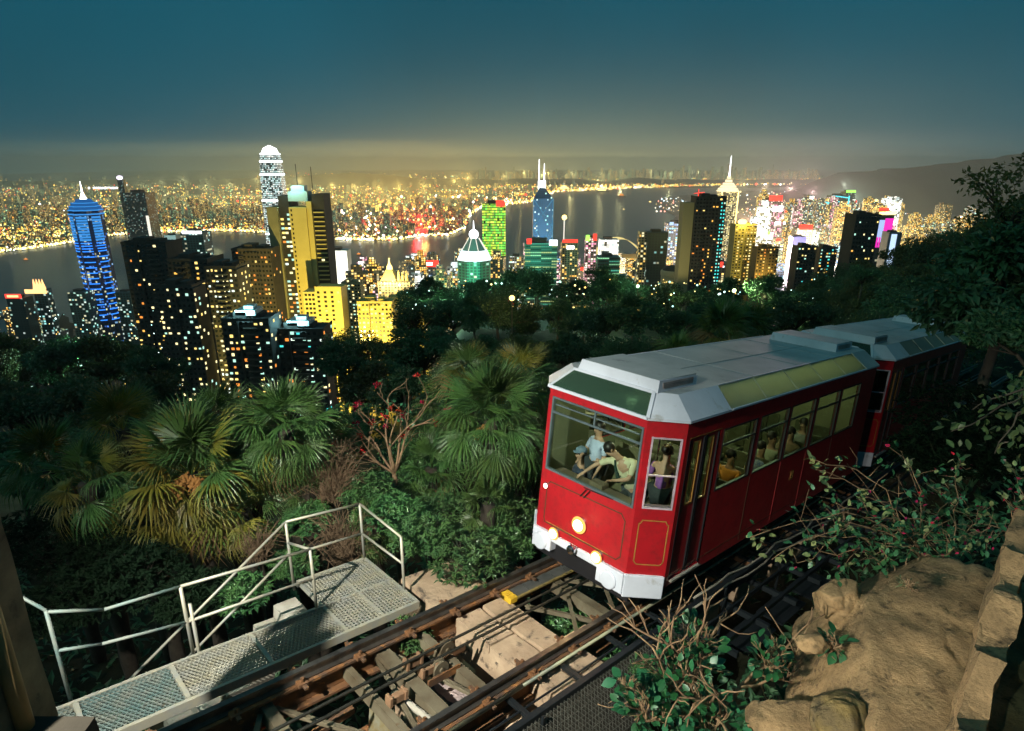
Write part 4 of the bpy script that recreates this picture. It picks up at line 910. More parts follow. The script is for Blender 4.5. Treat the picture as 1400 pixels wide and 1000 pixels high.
def rough_block(name, d0, d1, s0, s1, w0, w1, mat, label, cat, mw=TM, cuts=12, amp=.014, parent=None):
    bm = bmesh.new(); bmesh.ops.create_cube(bm, size=1)
    bmesh.ops.subdivide_edges(bm, edges=bm.edges, cuts=cuts, use_grid_fill=True)
    for v in bm.verts:
        p = Vector((d0+(v.co.x+.5)*(d1-d0), -(s0+(v.co.y+.5)*(s1-s0)), w0+(v.co.z+.5)*(w1-w0)))
        n = Vector((noise.noise(p*2.3), noise.noise(p*2.3+Vector((7, 0, 0))), noise.noise(p*2.3+Vector((0, 9, 0)))))*amp
        n += Vector((noise.noise(p*9), noise.noise(p*9+Vector((5, 0, 0))), noise.noise(p*9+Vector((0, 3, 0)))))*amp*.35
        v.co = p+n
    me = bpy.data.meshes.new(name); bm.to_mesh(me); bm.free(); me.materials.append(mat)
    o = put(name, me, parent, None if parent else mw); return tag(o, label, cat) if label else o
# the right-hand edge beam, its brackets and the mesh-covered ledge beyond it
edge = empty('edge_walkway', 'dark mesh covered service ledge with a black edge beam along the right of the track', 'walkway', mw=TM)
MB().box(-11, 30, -1.66, -1.56, -.98, -.88).box(-11, 30, -1.64, -1.58, -1.2, -1.0).obj('edge_beam', darksteel, edge, bevel=.01)
MB().tube([V3(-11, 1.36, -1.02), V3(30, 1.36, -1.02)], .018, 6).obj('conduit', darksteel, edge)
for k in range(24):
    d = -8.4+k*1.15
    MB().box(d-.04, d+.04, -1.56, -1.0, -1.06, -1.0).obj('bracket', darksteel, edge)
m = MB(); hx = .05                                      # woven mesh, sloping away below the edge beam
for i in range(0, 135):
    d = -9+i*.075
    for k in range(2): m.bar(V3(d, 1.66, -.95), V3(d+(.55 if k else -.55), 2.25, -1.5), .006, .006)
for k in range(9): m.bar(V3(-10.5, 1.68+.07*k, -.965-.065*k), V3(1.2, 1.68+.07*k, -.965-.065*k), .006, .006)
o = m.obj('wire_mesh', surf('dull_mesh_wire', (.16, .16, .13), .5, .5, bump=0), edge, recalc=False); o['kind'] = 'stuff'
MB().add([V3(-11, 1.63, -1.0), V3(1.2, 1.63, -1.0), V3(1.2, 2.3, -1.62), V3(-11, 2.3, -1.62)], [(0, 1, 2, 3)]).obj('ledge', surf('dark_ledge', (.05, .045, .03), .9, scale=2, bump=.4), edge)
for k in range(5):
    d = -2.6+k*2.6; MB().bar(V3(d, 1.72, -2.4), V3(d, 1.72, -.9), .05, .05).obj('post', darksteel, edge)
for w0, s0 in ((-.55, 1.75), (-.75, 1.77)):
    pts = [V3(1.2+k*.7, s0+.05*sin(k*2.1), w0+.05*sin(k*1.7)-.02*k) for k in range(16)]
    MB().tube(pts, .02, 6).obj('loose_cable', surf('pale_loose_cable', (.28, .26, .2), .6, bump=0) if 'pale_loose_cable' not in bpy.data.materials else bpy.data.materials['pale_loose_cable'], edge, smooth_=True)
for k in range(9):
    d = 1.4+k*1.25; MB().box(d, d+.08, -2.6, -1.0, -1.35, -1.25).obj('sleeper', darksteel, edge)
    MB().box(d+.3, d+.38, -1.5, -.95, -1.15, -1.05).obj('sleeper', rust, edge)
for k in range(6): rough_block('concrete_pad', 2.0+k*1.7, 2.9+k*1.7, 1.05, 1.5, -1.9, -1.32, oldconc, None, None, parent=edge, cuts=4)
MB().box(1.0, 16, -2.35, -2.29, -1.3, -1.2).box(1.0, 16, -1.9, -1.86, -1.3, -1.2).obj('stringer', darksteel, edge)
for k in range(3): MB().box(2.2+k*1.5, 3.4+k*1.5, -2.5, -1.95, -1.75-.02*k, -1.71-.02*k).obj('ledge_plate', darksteel, edge)
# concrete beam that carries the track, and the end block on its left
cb = empty('concrete_beam', 'worn tan concrete beam crossing under the rails just in front of the tram', 'concrete beam', mw=TM)
for i, (s0, s1, d0, d1, t) in enumerate([(-.88, -.02, -2.02, -1.5, -1.10), (-.88, .78, -1.42, -.95, -1.085), (.02, .78, -2.04, -1.5, -1.10), (1.04, 1.5, -2.0, -1.5, -1.12), (1.04, 1.55, -1.42, -.85, -1.09), (-.88, 1.5, -2.0, -.97, -1.2)]):
    rough_block('concrete_slab', d0, d1, s0, s1, -2.6 if i == 5 else t-.16, t, oldconc, None, None, parent=cb)
rough_block('concrete_slab', -1.0, -.2, .5, .85, -2.4, -1.2, oldconc, None, None, parent=cb)
o = rough_block('concrete_block', -2.12, -.92, -2.42, -1.16, -2.2, -1.08, oldconc, 'square tan concrete block left of the rails at the end of the platform', 'concrete block')
for i, (d0, d1, s0, s1, w1) in enumerate([(-3.2, -2.3, -.9, -.1, -1.9), (-2.95, -2.35, -.35, .55, -1.55), (-4.3, -3.5, -.6, .75, -2.0), (-2.6, -2.1, .95, 1.5, -1.6), (-3.6, -2.9, .9, 1.4, -1.75), (-5.2, -4.6, -.8, .7, -2.2)]):
    o = rough_block('rubble_block', d0, d1, s0, s1, w1-1.4, w1, [oldconc, surf('pinkish_stone', (.36, .28, .26), .9, scale=3, col2=(.25, .21, .2), bump=.5) if 'pinkish_stone' not in bpy.data.materials else bpy.data.materials['pinkish_stone'], rust][i % 3],
        ['broken brown footing in the pit under the left rail', 'pinkish stone block beside the pulleys in the pit', 'rust stained footing below the cross beams', 'tan footing block right of the right rail', 'pale stone lump under the yellow pipe', 'dark footing at the near end of the pit'][i], 'footing', amp=.07)
m = MB()
for k in range(14):
    s0 = -.35+k*.07; m.add([V3(-4.05+.05*(k % 2), s0, -1.35), V3(-4.05+.05*((k+1) % 2), s0+.07, -1.35), V3(-4.05+.05*((k+1) % 2), s0+.07, -2.2), V3(-4.05+.05*(k % 2), s0, -2.2)], [(0, 1, 2, 3)])
o = m.obj('corrugated_sheet', surf('stained_sheet', (.28, .30, .24), .6, .2, scale=3, col2=(.22, .15, .03), bump=.3), mw=TM); o.modifiers.new('solid', 'SOLIDIFY').thickness = .006; tag(o, 'stained corrugated sheet hanging in the pit between the rails', 'metal sheet')

# ------------------------------------------------------------------ steel platform, gangway and railing
plat = empty('steel_walkway', 'galvanised mesh gangway and platform with tubular railing left of the track', 'walkway', mw=TM)
def honeycomb(d0, d1, s0, s1, w0, pitch=.062, square=False):
    m = MB(); R = pitch/math.sqrt(3); r = R*.85; n = 6; i = 0
    row = 0; s = s0+pitch*.5
    while s < s1-pitch*.2:
        d = d0+pitch*.5+(pitch/2 if row % 2 else 0)
        while d < d1-pitch*.2:
            vs = []
            for k in range(6):
                a = pi/6+k*pi/3; vs.append(V3(d+R*sin(a)*1.0, s+R*cos(a), w0))
            for k in range(6):
                a = pi/6+k*pi/3; vs.append(V3(d+r*sin(a), s+r*cos(a), w0+.003))
            for k in range(6):
                a = pi/6+k*pi/3; vs.append(V3(d+r*sin(a), s+r*cos(a), w0-.025))
            m.add(vs, [(k, (k+1) % 6, 6+(k+1) % 6, 6+k) for k in range(6)]+[(6+k, 6+(k+1) % 6, 12+(k+1) % 6, 12+k) for k in range(6)])
            d += pitch
        s += pitch*.866; row += 1
    return m
def squares(d0, d1, s0, s1, w0, pitch=.06):
    m = MB(); n = int((d1-d0)/pitch); k = int((s1-s0)/pitch)
    for i in range(n+1): d = d0+(d1-d0)*i/n; m.box(d-.007, d+.007, -s1, -s0, w0-.025, w0)
    for i in range(k+1): s = s0+(s1-s0)*i/k; m.box(d0, d1, -s-.007, -s+.007, w0-.024, w0+.001)
    return m
WW = -1.0
gm = galv
tealsteel = surf('worn_teal_dimmed_steel', (.13, .22, .21), .6, .2, scale=4, col2=(.24, .26, .22), bump=.15, spots=(7, .62, (.12, .07, .03)))  # worn teal paint, also darkened to stand in for weaker light at the left
cuts = [-9.6, -8.4, -7.25, -6.1, -4.95, -3.72]
for a, b in zip(cuts, cuts[1:]):
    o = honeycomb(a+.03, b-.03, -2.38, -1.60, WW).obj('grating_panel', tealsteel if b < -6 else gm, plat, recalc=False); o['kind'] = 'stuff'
for a, b in ((-3.70, -3.06), (-3.02, -2.38)):
    for s0, s1 in ((-2.38, -1.60), (-3.30, -2.44)):
        o = (squares if s0 < -2.4 or True else honeycomb)(a, b, s0, s1, WW).obj('grating_panel', gm, plat, recalc=False); o['kind'] = 'stuff'
for d in cuts+[-3.04, -2.36]: MB().box(d-.03, d+.03, 1.60, 2.38, WW-.06, WW+.006).obj('cross_bar', galv, plat)
for d in (-3.72, -3.04, -2.36): MB().box(d-.025, d+.025, 2.44, 3.30, WW-.06, WW+.006).obj('cross_bar', galv, plat)
MB().box(-9.6, -2.33, 1.54, 1.595, WW-.14, WW+.008).obj('side_beam', galv, plat, bevel=.005)
MB().box(-9.6, -2.33, 2.385, 2.435, WW-.12, WW+.012).obj('side_beam', galv, plat, bevel=.005)
MB().box(-3.75, -2.33, 3.305, 3.36, WW-.12, WW+.008).obj('side_beam', galv, plat, bevel=.005)
up = TM.to_3x3().inverted() @ Vector((0, 0, 1))
def vert(d, s, w0, h): p = Vector(V3(d, s, w0)); return p, p+up*h
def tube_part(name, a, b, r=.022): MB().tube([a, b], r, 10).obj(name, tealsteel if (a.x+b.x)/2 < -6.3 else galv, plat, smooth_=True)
PA, PAt = vert(-2.36, -3.33, WW-.1, 1.3); PB, PBt = vert(-2.30, -2.0, WW-.35, 1.45); PC, PCt = vert(-3.80, -3.33, WW-.15, 1.4)
PD, PDt = vert(-3.82, -2.42, WW-.1, 1.25); PE, PEt = vert(-5.76, -2.47, WW-.1, 1.28); PF, PFt = vert(-7.28, -2.47, WW-.05, 1.48)
PE2, PE2t = vert(-5.62, -2.47, WW-.6, 1.45)
for a, b in ((PA, PAt), (PB, PBt), (PC, PCt), (PD, PDt), (PE, PEt), (PF, PFt), (PE2, PE2t)): tube_part('post', a, b, .025)
mid = lambda a, b, f: a+(b-a)*f
tube_part('handrail', PCt, PAt); tube_part('handrail', PAt, PBt)
tube_part('handrail', mid(PC, PCt, .52), mid(PA, PAt, .5)); tube_part('handrail', mid(PA, PAt, .5), mid(PB, PBt, .62))
kink = Vector(V3(-6.85, -2.47, .18)); wallp = Vector(V3(-7.9, -3.2, .62))
tube_part('handrail', PDt, PEt); tube_part('handrail', PEt, kink); tube_part('handrail', kink, PFt+Vector((0, 0, -.02))); tube_part('handrail', PFt, wallp)
k2 = Vector(V3(-6.9, -2.47, -.32))
tube_part('handrail', mid(PD, PDt, .55), mid(PE, PEt, .52)); tube_part('handrail', mid(PE, PEt, .52), k2); tube_part('handrail', k2, mid(PF, PFt, .58))
tube_part('handrail', PDt, mid(PC, PCt, .7))
tube_part('stair_rail', PCt, Vector(V3(-6.5, -3.33, -1.75))); tube_part('stair_rail', mid(PC, PCt, .55), Vector(V3(-5.7, -3.33, -1.78)))
stairs = empty('concrete_steps', 'pale concrete steps going down behind the gangway below the platform', 'steps', mw=TM)
for k in range(7):
    rough_block('step', -4.2-.36*k, -3.80-.36*k, -3.28, -2.5, -1.75-.25*k, -1.27-.25*k, paleconc, None, None, parent=stairs, cuts=4, amp=.012)

# ------------------------------------------------------------------ concrete pillar at the left edge
pil = empty('concrete_pillar', 'weathered concrete pillar with a pipe at the left edge of the picture', 'pillar', loc_=(-4.66, 4.0, -5.2))
o = rough_block('shaft', 0, .38, -.6, .6, 0, 2.6, surf('brown_concrete', (.36, .28, .16), .9, scale=1.5, col2=(.12, .09, .05), bump=.5, bscale=8, spots=(3, .6, (.06, .05, .03))), None, None, parent=pil, cuts=8, amp=.015)
MB().tube([(.45, .2, 0), (.45, .2, 2.6)], .07, 12).obj('pipe', surf('ochre_pipe', (.30, .21, .08), .6, scale=2), pil, smooth_=True)
rough_block('base', .2, 1.0, -.3, .5, -.8, .55, surf('dark_base', (.045, .038, .025), .9, scale=2, bump=.5), None, None, parent=pil, cuts=6, amp=.02)

# ------------------------------------------------------------------ tram
red = NT('red_coachwork'); v = red.obj()
n1 = red.noise(1.4, 5, .6, v); n2 = red.noise(7, 6, .7, v)
cc = red.mix(red.ramp(n1, [(.35, (0, 0, 0)), (.7, (1, 1, 1))]), (.43, .012, .018), (.33, .010, .015))
cc = red.mix(red.math('MULTIPLY', red.ramp(n2, [(.48, (0, 0, 0)), (.72, (1, 1, 1))]), .55), cc, (.13, .014, .014))
red = red.done(red.princ(cc, red.math('ADD', .25, red.math('MULTIPLY', n2, .2)), 0, .5, red.bump(red.noise(2.0, 3, .5, v), .06, .02), Coat_Weight=.3, Coat_Roughness=.15))
white = surf('white_coachwork', (.62, .66, .72), .45, scale=2, var=.14, bump=.05, spots=(3, .6, (.42, .43, .42)))
deckgrey = surf('roof_grey', (.43, .45, .44), .55, scale=1.2, col2=(.33, .35, .34), bump=.08, spots=(2.5, .62, (.19, .20, .20)))
gold = surf('gold_trim', (.50, .26, .06), .4, .2, scale=8, bump=0)
brownline = surf('brown_trim', (.09, .045, .02), .5, scale=8, bump=0)
blackrub = surf('black_rubber', (.012, .012, .014), .5, bump=0)
greyframe = surf('grey_window_frame', (.13, .18, .19), .4, .3, bump=0)
darkframe = surf('dark_window_frame', (.03, .035, .035), .4, .2, bump=0)
paleframe = surf('pale_window_frame', (.62, .5, .55), .4, .1, bump=0)
wood = surf('olive_seat', (.15, .15, .08), .5, scale=6, bump=.1)
lining = surf('cream_lining', (.42, .38, .22), .6, scale=2, var=.15, bump=0)
olive = surf('olive_lining', (.15, .18, .10), .6, scale=2, var=.2, bump=0)
floorm = surf('cabin_floor', (.10, .09, .06), .7, bump=0)
chrome = surf('chrome', (.7, .7, .72), .12, 1, bump=0)
wglass = glass('window_glass', (.58, .70, .54), .85)
fglass = glass('windscreen_glass', (.72, .82, .74), 1.4)
def skyl():
    t = NT('skylight_glass'); tr = t.n('ShaderNodeBsdfTransparent'); t.setin(tr.inputs[0], (.34, .38, .27))
    tl_ = t.n('ShaderNodeBsdfTranslucent'); t.setin(tl_.inputs[0], (.62, .63, .42))
    p = t.princ(t.mix(t.noise(1.3, 4, .6, t.obj()), (.30, .31, .20), (.50, .50, .36)), .22, 0, .5)
    a = t.n('ShaderNodeMixShader'); a.inputs[0].default_value = .55; t.l(tr.outputs[0], a.inputs[1]); t.l(tl_.outputs[0], a.inputs[2])
    b = t.n('ShaderNodeMixShader'); b.inputs[0].default_value = .4; t.l(a.outputs[0], b.inputs[1]); t.l(p, b.inputs[2])
    return t.done(b.outputs[0])
skyglass = skyl()
def fskyl():
    t = NT('front_skylight_glass'); v = t.obj(); tr = t.n('ShaderNodeBsdfTransparent'); t.setin(tr.inputs[0], (.45, .58, .46))
    p = t.princ(t.mix(t.noise(2.2, 4, .6, v), (.045, .10, .075), (.09, .15, .10)), .08, 0, .8)
    b = t.n('ShaderNodeMixShader'); b.inputs[0].default_value = .34; t.l(tr.outputs[0], b.inputs[1]); t.l(p, b.inputs[2])
    return t.done(b.outputs[0])
fsky = fskyl()
HEAD = emit('headlamp_lens', (1, .74, .36), 45, True); HEAD2 = emit('lower_headlamp_lens', (1, .72, .36), 22, True); MARK = emit('marker_lamp_lens', (1, .86, .7), 6, True)
RING = emit('headlamp_reflector', (1, .50, .12), 1.7, True)  # glowing ring added to draw the warm glare halo around each headlamp
TUBE = emit('fluorescent_tube', (.9, 1, .62), 14.0, True)
TUBE2 = emit('dim_fluorescent_tube', (.8, 1, .7), .25, True)
def wall(m, A, B, w0, w1, opens, th=.06, c=(5.2, 0)):
    (d0, s0), (d1, s1) = A, B; e = Vector((d1-d0, s1-s0)); L = e.length; e /= L; n = Vector((e.y, -e.x))
    if n.dot(Vector(((d0+d1)/2-c[0], (s0+s1)/2-c[1]))) < 0: n = -n
    ts = sorted({0, L, *[o[0] for o in opens], *[o[1] for o in opens]}); ws = sorted({w0, w1, *[o[2] for o in opens], *[o[3] for o in opens]})
    for a, b in zip(ts, ts[1:]):
        for p, q in zip(ws, ws[1:]):
            tm, wm = (a+b)/2, (p+q)/2
            if any(o[0] < tm < o[1] and o[2] < wm < o[3] for o in opens): continue
            P = lambda t, dn, w: V3(d0+e.x*t-n.x*dn, s0+e.y*t-n.y*dn, w)
            m.add([P(a, 0, p), P(b, 0, p), P(b, th, p), P(a, th, p), P(a, 0, q), P(b, 0, q), P(b, th, q), P(a, th, q)],
                  [(0, 1, 2, 3), (7, 6, 5, 4), (0, 4, 5, 1), (1, 5, 6, 2), (2, 6, 7, 3), (3, 7, 4, 0)])
    return lambda t, w, off=0: V3(d0+e.x*t+n.x*off, s0+e.y*t+n.y*off, w)
def frame_rect(P, t0, t1, w0, w1, wd, off, th):
    m = MB()
    for a, b, c, d in ((t0, t1, w0, w0+wd), (t0, t1, w1-wd, w1), (t0, t0+wd, w0+wd, w1-wd), (t1-wd, t1, w0+wd, w1-wd)):
        m.add([P(a, c, off), P(b, c, off), P(b, d, off), P(a, d, off), P(a, c, off-th), P(b, c, off-th), P(b, d, off-th), P(a, d, off-th)], [(0, 1, 2, 3), (7, 6, 5, 4), (0, 4, 5, 1), (1, 5, 6, 2), (2, 6, 7, 3), (3, 7, 4, 0)])
    return m
def strip(P, pts, wd, off, th=.006, closed=True):
    m = MB(); n = len(pts)
    for i in range(n if closed else n-1):
        a, b = Vector(pts[i]), Vector(pts[(i+1) % n]); t = (b-a).normalized(); q = Vector((-t.y, t.x))*wd/2; a2 = a-t*wd/2; b2 = b+t*wd/2
        c = [a2-q, b2-q, b2+q, a2+q]
        m.add([P(x, y, off) for x, y in c]+[P(x, y, off-th) for x, y in c], [(0, 1, 2, 3), (0, 4, 5, 1), (1, 5, 6, 2), (2, 6, 7, 3), (3, 7, 4, 0)])
    return m
def pane(P, t0, t1, w0, w1, off, mat, par, name='glass'):
    return MB().add([P(t0, w0, off), P(t1, w0, off), P(t1, w1, off), P(t0, w1, off)], [(0, 1, 2, 3)]).obj(name, mat, par, recalc=False)
def build_car(off, label, lead):
    car = empty('tram_car', label, 'tram car', mw=TM @ Matrix.Translation((off, 0, 0)))
    L = 10.45; hw, fw, ch = 1.51, 1.057, .495
    plan = [(0, -fw), (0, fw), (ch, hw), (L-ch, hw), (L, fw), (L, -fw), (L-ch, -hw), (ch, -hw)]
    body = MB()
    # openings per wall, along the wall from its first corner
    Pf = wall(body, plan[0], plan[1], 0, 2.76, [(.075, 2.075, 1.2, 2.62)])
    Pc = wall(body, plan[1], plan[2], 0, 2.76, [(.11, .61, 1.24, 2.48)])
    dl = lambda d: d-ch
    wins = [(1.77, 3.10), (3.25, 4.58), (4.68, 6.0), (6.12, 7.5), (7.62, 8.93)]
    Ps = wall(body, plan[2], plan[3], -.22, 2.76, [(dl(.63), dl(1.66), -.1, 2.45)]+[(dl(a), dl(b), 1.25, 2.44) for a, b in wins])
    Pb = wall(body, plan[3], plan[4], -.2, 2.76, [])
    Pr = wall(body, plan[4], plan[5], -.2, 2.76, [])
    wall(body, plan[5], plan[6], -.2, 2.76, [])
    Pl = wall(body, plan[6], plan[7], -.22, 2.76, [(L-ch-b, L-ch-a, 1.25, 2.44) for a, b in wins])
    wall(body, plan[7], plan[0], 0, 2.76, [(.06, .56, 1.24, 2.48)])
    body.obj('body', red, car)
    pin = [(.075, -fw+.03), (.075, fw-.03), (ch+.03, hw-.075), (L-ch-.03, hw-.075), (L-.075, fw-.03), (L-.075, -fw+.03), (L-ch-.03, -hw+.075), (ch+.03, -hw+.075)]
    li = MB(); wall(li, pin[0], pin[1], .1, 2.72, [(.045, 2.01, 1.2, 2.62)], .012); wall(li, pin[1], pin[2], .1, 2.72, [(.08, .57, 1.24, 2.48)], .012)
    wall(li, pin[2], pin[3], .1, 2.72, [(.10, 1.14, .1, 2.45)]+[(a-ch-.03, b-ch-.03, 1.25, 2.44) for a, b in wins], .012)
    wall(li, pin[6], pin[7], .1, 2.72, [(L-ch-.03-b, L-ch-.03-a, 1.25, 2.44) for a, b in wins], .012); wall(li, pin[7], pin[0], .1, 2.72, [(.08, .57, 1.24, 2.48)], .012)
    li.obj('inner_lining', olive, car)
    MB().prism([V3(*p, 0)[:2] for p in [(.08, -fw+.05), (.08, fw-.05), (ch+.03, hw-.08), (L-.6, hw-.08), (L-.6, -hw+.08), (ch+.03, -hw+.08)]], -.05, .12).obj('floor', floorm, car)
    MB().box(.1, L-.1, -1.1, 1.1, -.55, -.06).obj('underframe', blackrub, car)
    for d in (1.6, 8.4):
        for s0 in (-1.0, .9):
            MB().lathe(V3(d, s0-.06, -.42), V3(0, 1, 0), [(0, .38), (.02, .42), (.03, .38), (.12, .37), (.13, .1)], 24).obj('wheel', darksteel, car)
    # front window with a transom and a mullion
    fw_ = frame_rect(Pf, .077, 2.073, 1.202, 2.618, .035, .012, .07).obj('front_window', greyframe, car)
    pane(Pf, .09, 2.06, 1.21, 2.61, -.03, fglass, fw_)
    m = MB()
    for a, b, c, d in ((.112, 2.038, 2.31, 2.345), (1.055, 1.085, 2.345, 2.58), (.16, 1.04, 2.47, 2.49), (1.10, 2.0, 2.47, 2.49)):
        m.add([Pf(a, c, .005), Pf(b, c, .005), Pf(b, d, .005), Pf(a, d, .005), Pf(a, c, -.025), Pf(b, c, -.025), Pf(b, d, -.025), Pf(a, d, -.025)], [(0, 1, 2, 3), (7, 6, 5, 4), (0, 4, 5, 1), (1, 5, 6, 2), (2, 6, 7, 3), (3, 7, 4, 0)])
    m.obj('glazing_bar', greyframe, fw_)
    cw = frame_rect(Pc, .105, .615, 1.235, 2.485, .028, .014, .06).obj('corner_window', paleframe, car)
    pane(Pc, .11, .61, 1.24, 2.48, -.02, fglass, cw)
    MB().bar(Pc(.12, 1.83, 0), Pc(.60, 1.83, 0), .02, .025).bar(Pc(.12, 1.29, -.03), Pc(.60, 1.29, -.03), .02, .03).obj('glazing_bar', paleframe, cw)
    for a, b in wins:
        for P, t0, t1 in ((Ps, dl(a), dl(b)), (Pl, L-ch-b, L-ch-a)):
            f = frame_rect(P, t0+.002, t1-.002, 1.252, 2.438, .03, .006, .05).obj('side_window', darkframe, car)
            pane(P, t0+.01, t1-.01, 1.26, 2.43, -.025, wglass, f)
            MB().bar(P(t0+.03, 2.13, -.005), P(t1-.03, 2.13, -.005), .035, .035).obj('glazing_bar', darkframe, f)
    # folding door of two leaves with tall narrow lights
    for a, b, g0, g1 in ((.64, 1.13, .80, 1.02), (1.16, 1.65, 1.26, 1.46)):
        m = MB(); P = wall(m, (a, hw-.02), (b, hw-.02), -.09, 2.44, [(g0-a, g1-a, 1.25, 2.37)], .035)
        leaf = m.obj('door', red, car)
        frame_rect(P, g0-a-.012, g1-a+.012, 1.238, 2.382, .022, .008, .02).obj('door_light_frame', gold, leaf)
        pane(P, g0-a, g1-a, 1.25, 2.37, -.015, wglass, leaf)
    for t in (1.118, 1.172, 1.60, .635): MB().add([Ps(dl(t)-.016, -.08, .004), Ps(dl(t)+.016, -.08, .004), Ps(dl(t)+.016, 2.43, .004), Ps(dl(t)-.016, 2.43, .004), Ps(dl(t)-.016, -.08, -.02), Ps(dl(t)+.016, -.08, -.02), Ps(dl(t)+.016, 2.43, -.02), Ps(dl(t)-.016, 2.43, -.02)], [(0, 1, 2, 3), (0, 4, 5, 1), (1, 5, 6, 2), (2, 6, 7, 3), (3, 7, 4, 0)]).obj('door_seal', blackrub, car)
    MB().bar(Ps(dl(.66), -.13, .02), Ps(dl(1.62), -.13, .02), .06, .03).obj('door_sill', galv, car)
    strip(Ps, [(dl(.62), 2.47), (dl(1.68), 2.47)], .012, .004, closed=False).obj('trim_line', gold, car)
    for x in (4.62, 5.98, 3.2, 7.55): strip(Ps, [(dl(x), -.15), (dl(x), 1.2)], .014, .004, closed=False).obj('trim_line', brownline if x < 4 or x > 7 else surf('faded_red_trim', (.55, .05, .05), .5, bump=0) if 'faded_red_trim' not in bpy.data.materials else bpy.data.materials['faded_red_trim'], car)
    strip(Ps, [(0.02, -.02), (L-2*ch-.02, -.02)], .012, .004, closed=False).obj('trim_line', brownline, car)
    # crest on the side
    cr = strip(Ps, [(dl(5.33), .64), (dl(5.45), .64), (dl(5.45), .84), (dl(5.33), .84)], .018, .006).obj('crest', gold, car)
    MB().lathe(Ps(dl(5.39), .76, 0), V3(0, 1, 0), [(0, .035), (.008, .03)], 12).bar(Ps(dl(5.36), .69, .004), Ps(dl(5.42), .69, .004), .01, .02).obj('crest_emblem', gold, cr)
    # painted outlines on the front
    strip(Pf, [(.20, .16), (.17, .24), (.17, .90), (.24, .99), (1.87, 1.02), (1.96, .92), (1.96, .26), (1.88, .17)], .022, .004).obj('front_trim_line', brownline, car)
    strip(Pf, [(.25, .185), (1.7, .185)], .010, .0055, closed=False).obj('front_trim_line', gold, car)
    g0, g1, h0, h1, k = .10, .60, .21, 1.02, .055
    strip(Pc, [(g0+k, h0), (g0+k, h0+.0), (g1-k, h0), (g1-k*.4, h0+k*.5), (g1, h0+k*1.2), (g1, h1-k*1.2), (g1-k*.5, h1-k*.9), (g1-k, h1), (g0+k, h1), (g0+k*.5, h1-k*.9), (g0, h1-k*1.2), (g0, h0+k*1.2), (g0+k*.4, h0+k*.5)][1:], .018, .004).obj('corner_trim_line', gold, car)
    # bumper: bar, two deep buffers and chamfered ends
    m = MB()
    def slab_(P, t0, t1, w0, w1, off, th):
        m.add([P(t0, w0, off), P(t1, w0, off), P(t1, w1, off), P(t0, w1, off), P(t0, w0, off-th), P(t1, w0, off-th), P(t1, w1, off-th), P(t0, w1, off-th)], [(0, 1, 2, 3), (7, 6, 5, 4), (0, 4, 5, 1), (1, 5, 6, 2), (2, 6, 7, 3), (3, 7, 4, 0)])
    slab_(Pf, .44, 1.56, -.13, .02, .05, .2)
    slab_(Pf, .0, .45, -.34, .02, .07, .25); slab_(Pf, 1.55, 2.114, -.36, .02, .07, .25)
    slab_(Pc, -.03, .66, -.40, .02, .05, .2)
    Pc2 = lambda t, w, o=0: (lambda q: (q[0], -q[1], q[2]))(Pc(t, w, o))
    slab_(Pc2, -.03, .66, -.40, .02, .05, .2)
    bump_ = m.obj('bumper', white, car, bevel=.015)
    for t in (.20, 1.83):
        MB().lathe(Pf(t, -.21, .06), V3(-1, 0, 0), [(0, .17), (.035, .17), (.05, .15), (.055, .06)], 24).obj('buffer', white, bump_, bevel=.004)
        MB().prism([( -.12, -.0), (.12, 0), (.12, .1), (-.12, .1)], -.001, .0).obj('buffer_plate', white, bump_) if False else None
    if lead:
        h = MB().lathe(Pf(1.05, .47, 0), V3(-1, 0, 0), [(0, .15), (.05, .15), (.06, .12)], 24).obj('headlamp', chrome, car)
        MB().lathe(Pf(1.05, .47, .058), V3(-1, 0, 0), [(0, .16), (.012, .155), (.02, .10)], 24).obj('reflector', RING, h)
        MB().ball(Pf(1.05, .47, .07), .10, 16, 10, (.8, 1, 1)).obj('lens', HEAD, h)
        for t in (.50, 1.52):
            h = MB().lathe(Pf(t, .06, 0), V3(-1, 0, 0), [(0, .11), (.06, .11), (.07, .09)], 20).obj('headlamp', chrome, car)
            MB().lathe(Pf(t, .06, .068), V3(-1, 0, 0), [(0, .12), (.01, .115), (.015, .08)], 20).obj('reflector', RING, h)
            MB().ball(Pf(t, .06, .08), .085, 14, 8, (.6, 1, 1)).obj('lens', HEAD2, h)
        h = MB().lathe(Pf(.15, .88, 0), V3(-1, 0, 0), [(0, .065), (.03, .065), (.035, .05)], 16).obj('marker_lamp', chrome, car)
        MB().ball(Pf(.15, .88, .03), .05, 12, 8, (.5, 1, 1)).obj('lens', MARK, h)
        q = MB(); q.lathe(Pf(1.02, .0, .05), V3(-1, 0, 0), [(0, .05), (.06, .05), (.08, .085), (.13, .09), (.15, .07), (.155, .03)], 20)
        for k in range(2): q.bar(Pf(.95+k*.14, .02, .05), Pf(.95+k*.14, .10, .13), .02, .02)
        q.obj('coupling', chrome, car, bevel=.004)
        for t0, t1 in ((.98, 1.10), (1.06, 1.18)):
            MB().bar(Pf(t0, 1.0, .03), Pf(t1, 1.17, .035), .016, .016).bar(Pf(t1-.06, 1.19, .035), Pf(t1+.5, 1.215, .03), .014, .014).obj('wiper', blackrub, car)
    # roof: eaves, sloping lights, deck, ventilator housings
    e = .04
    eave = [(-e, -fw-.02), (-e, fw+.02), (ch-.02, hw+e), (L-ch+.02, hw+e), (L+e, fw+.02), (L+e, -fw-.02), (L-ch+.02, -hw-e), (ch-.02, -hw-e)]
    deck = [(.35, -.85), (.35, .88), (.63, 1.16), (L-.63, 1.16), (L-.35, .88), (L-.35, -.88), (L-.63, -1.16), (.63, -1.16)]
    W0, W1 = 2.80, 3.13
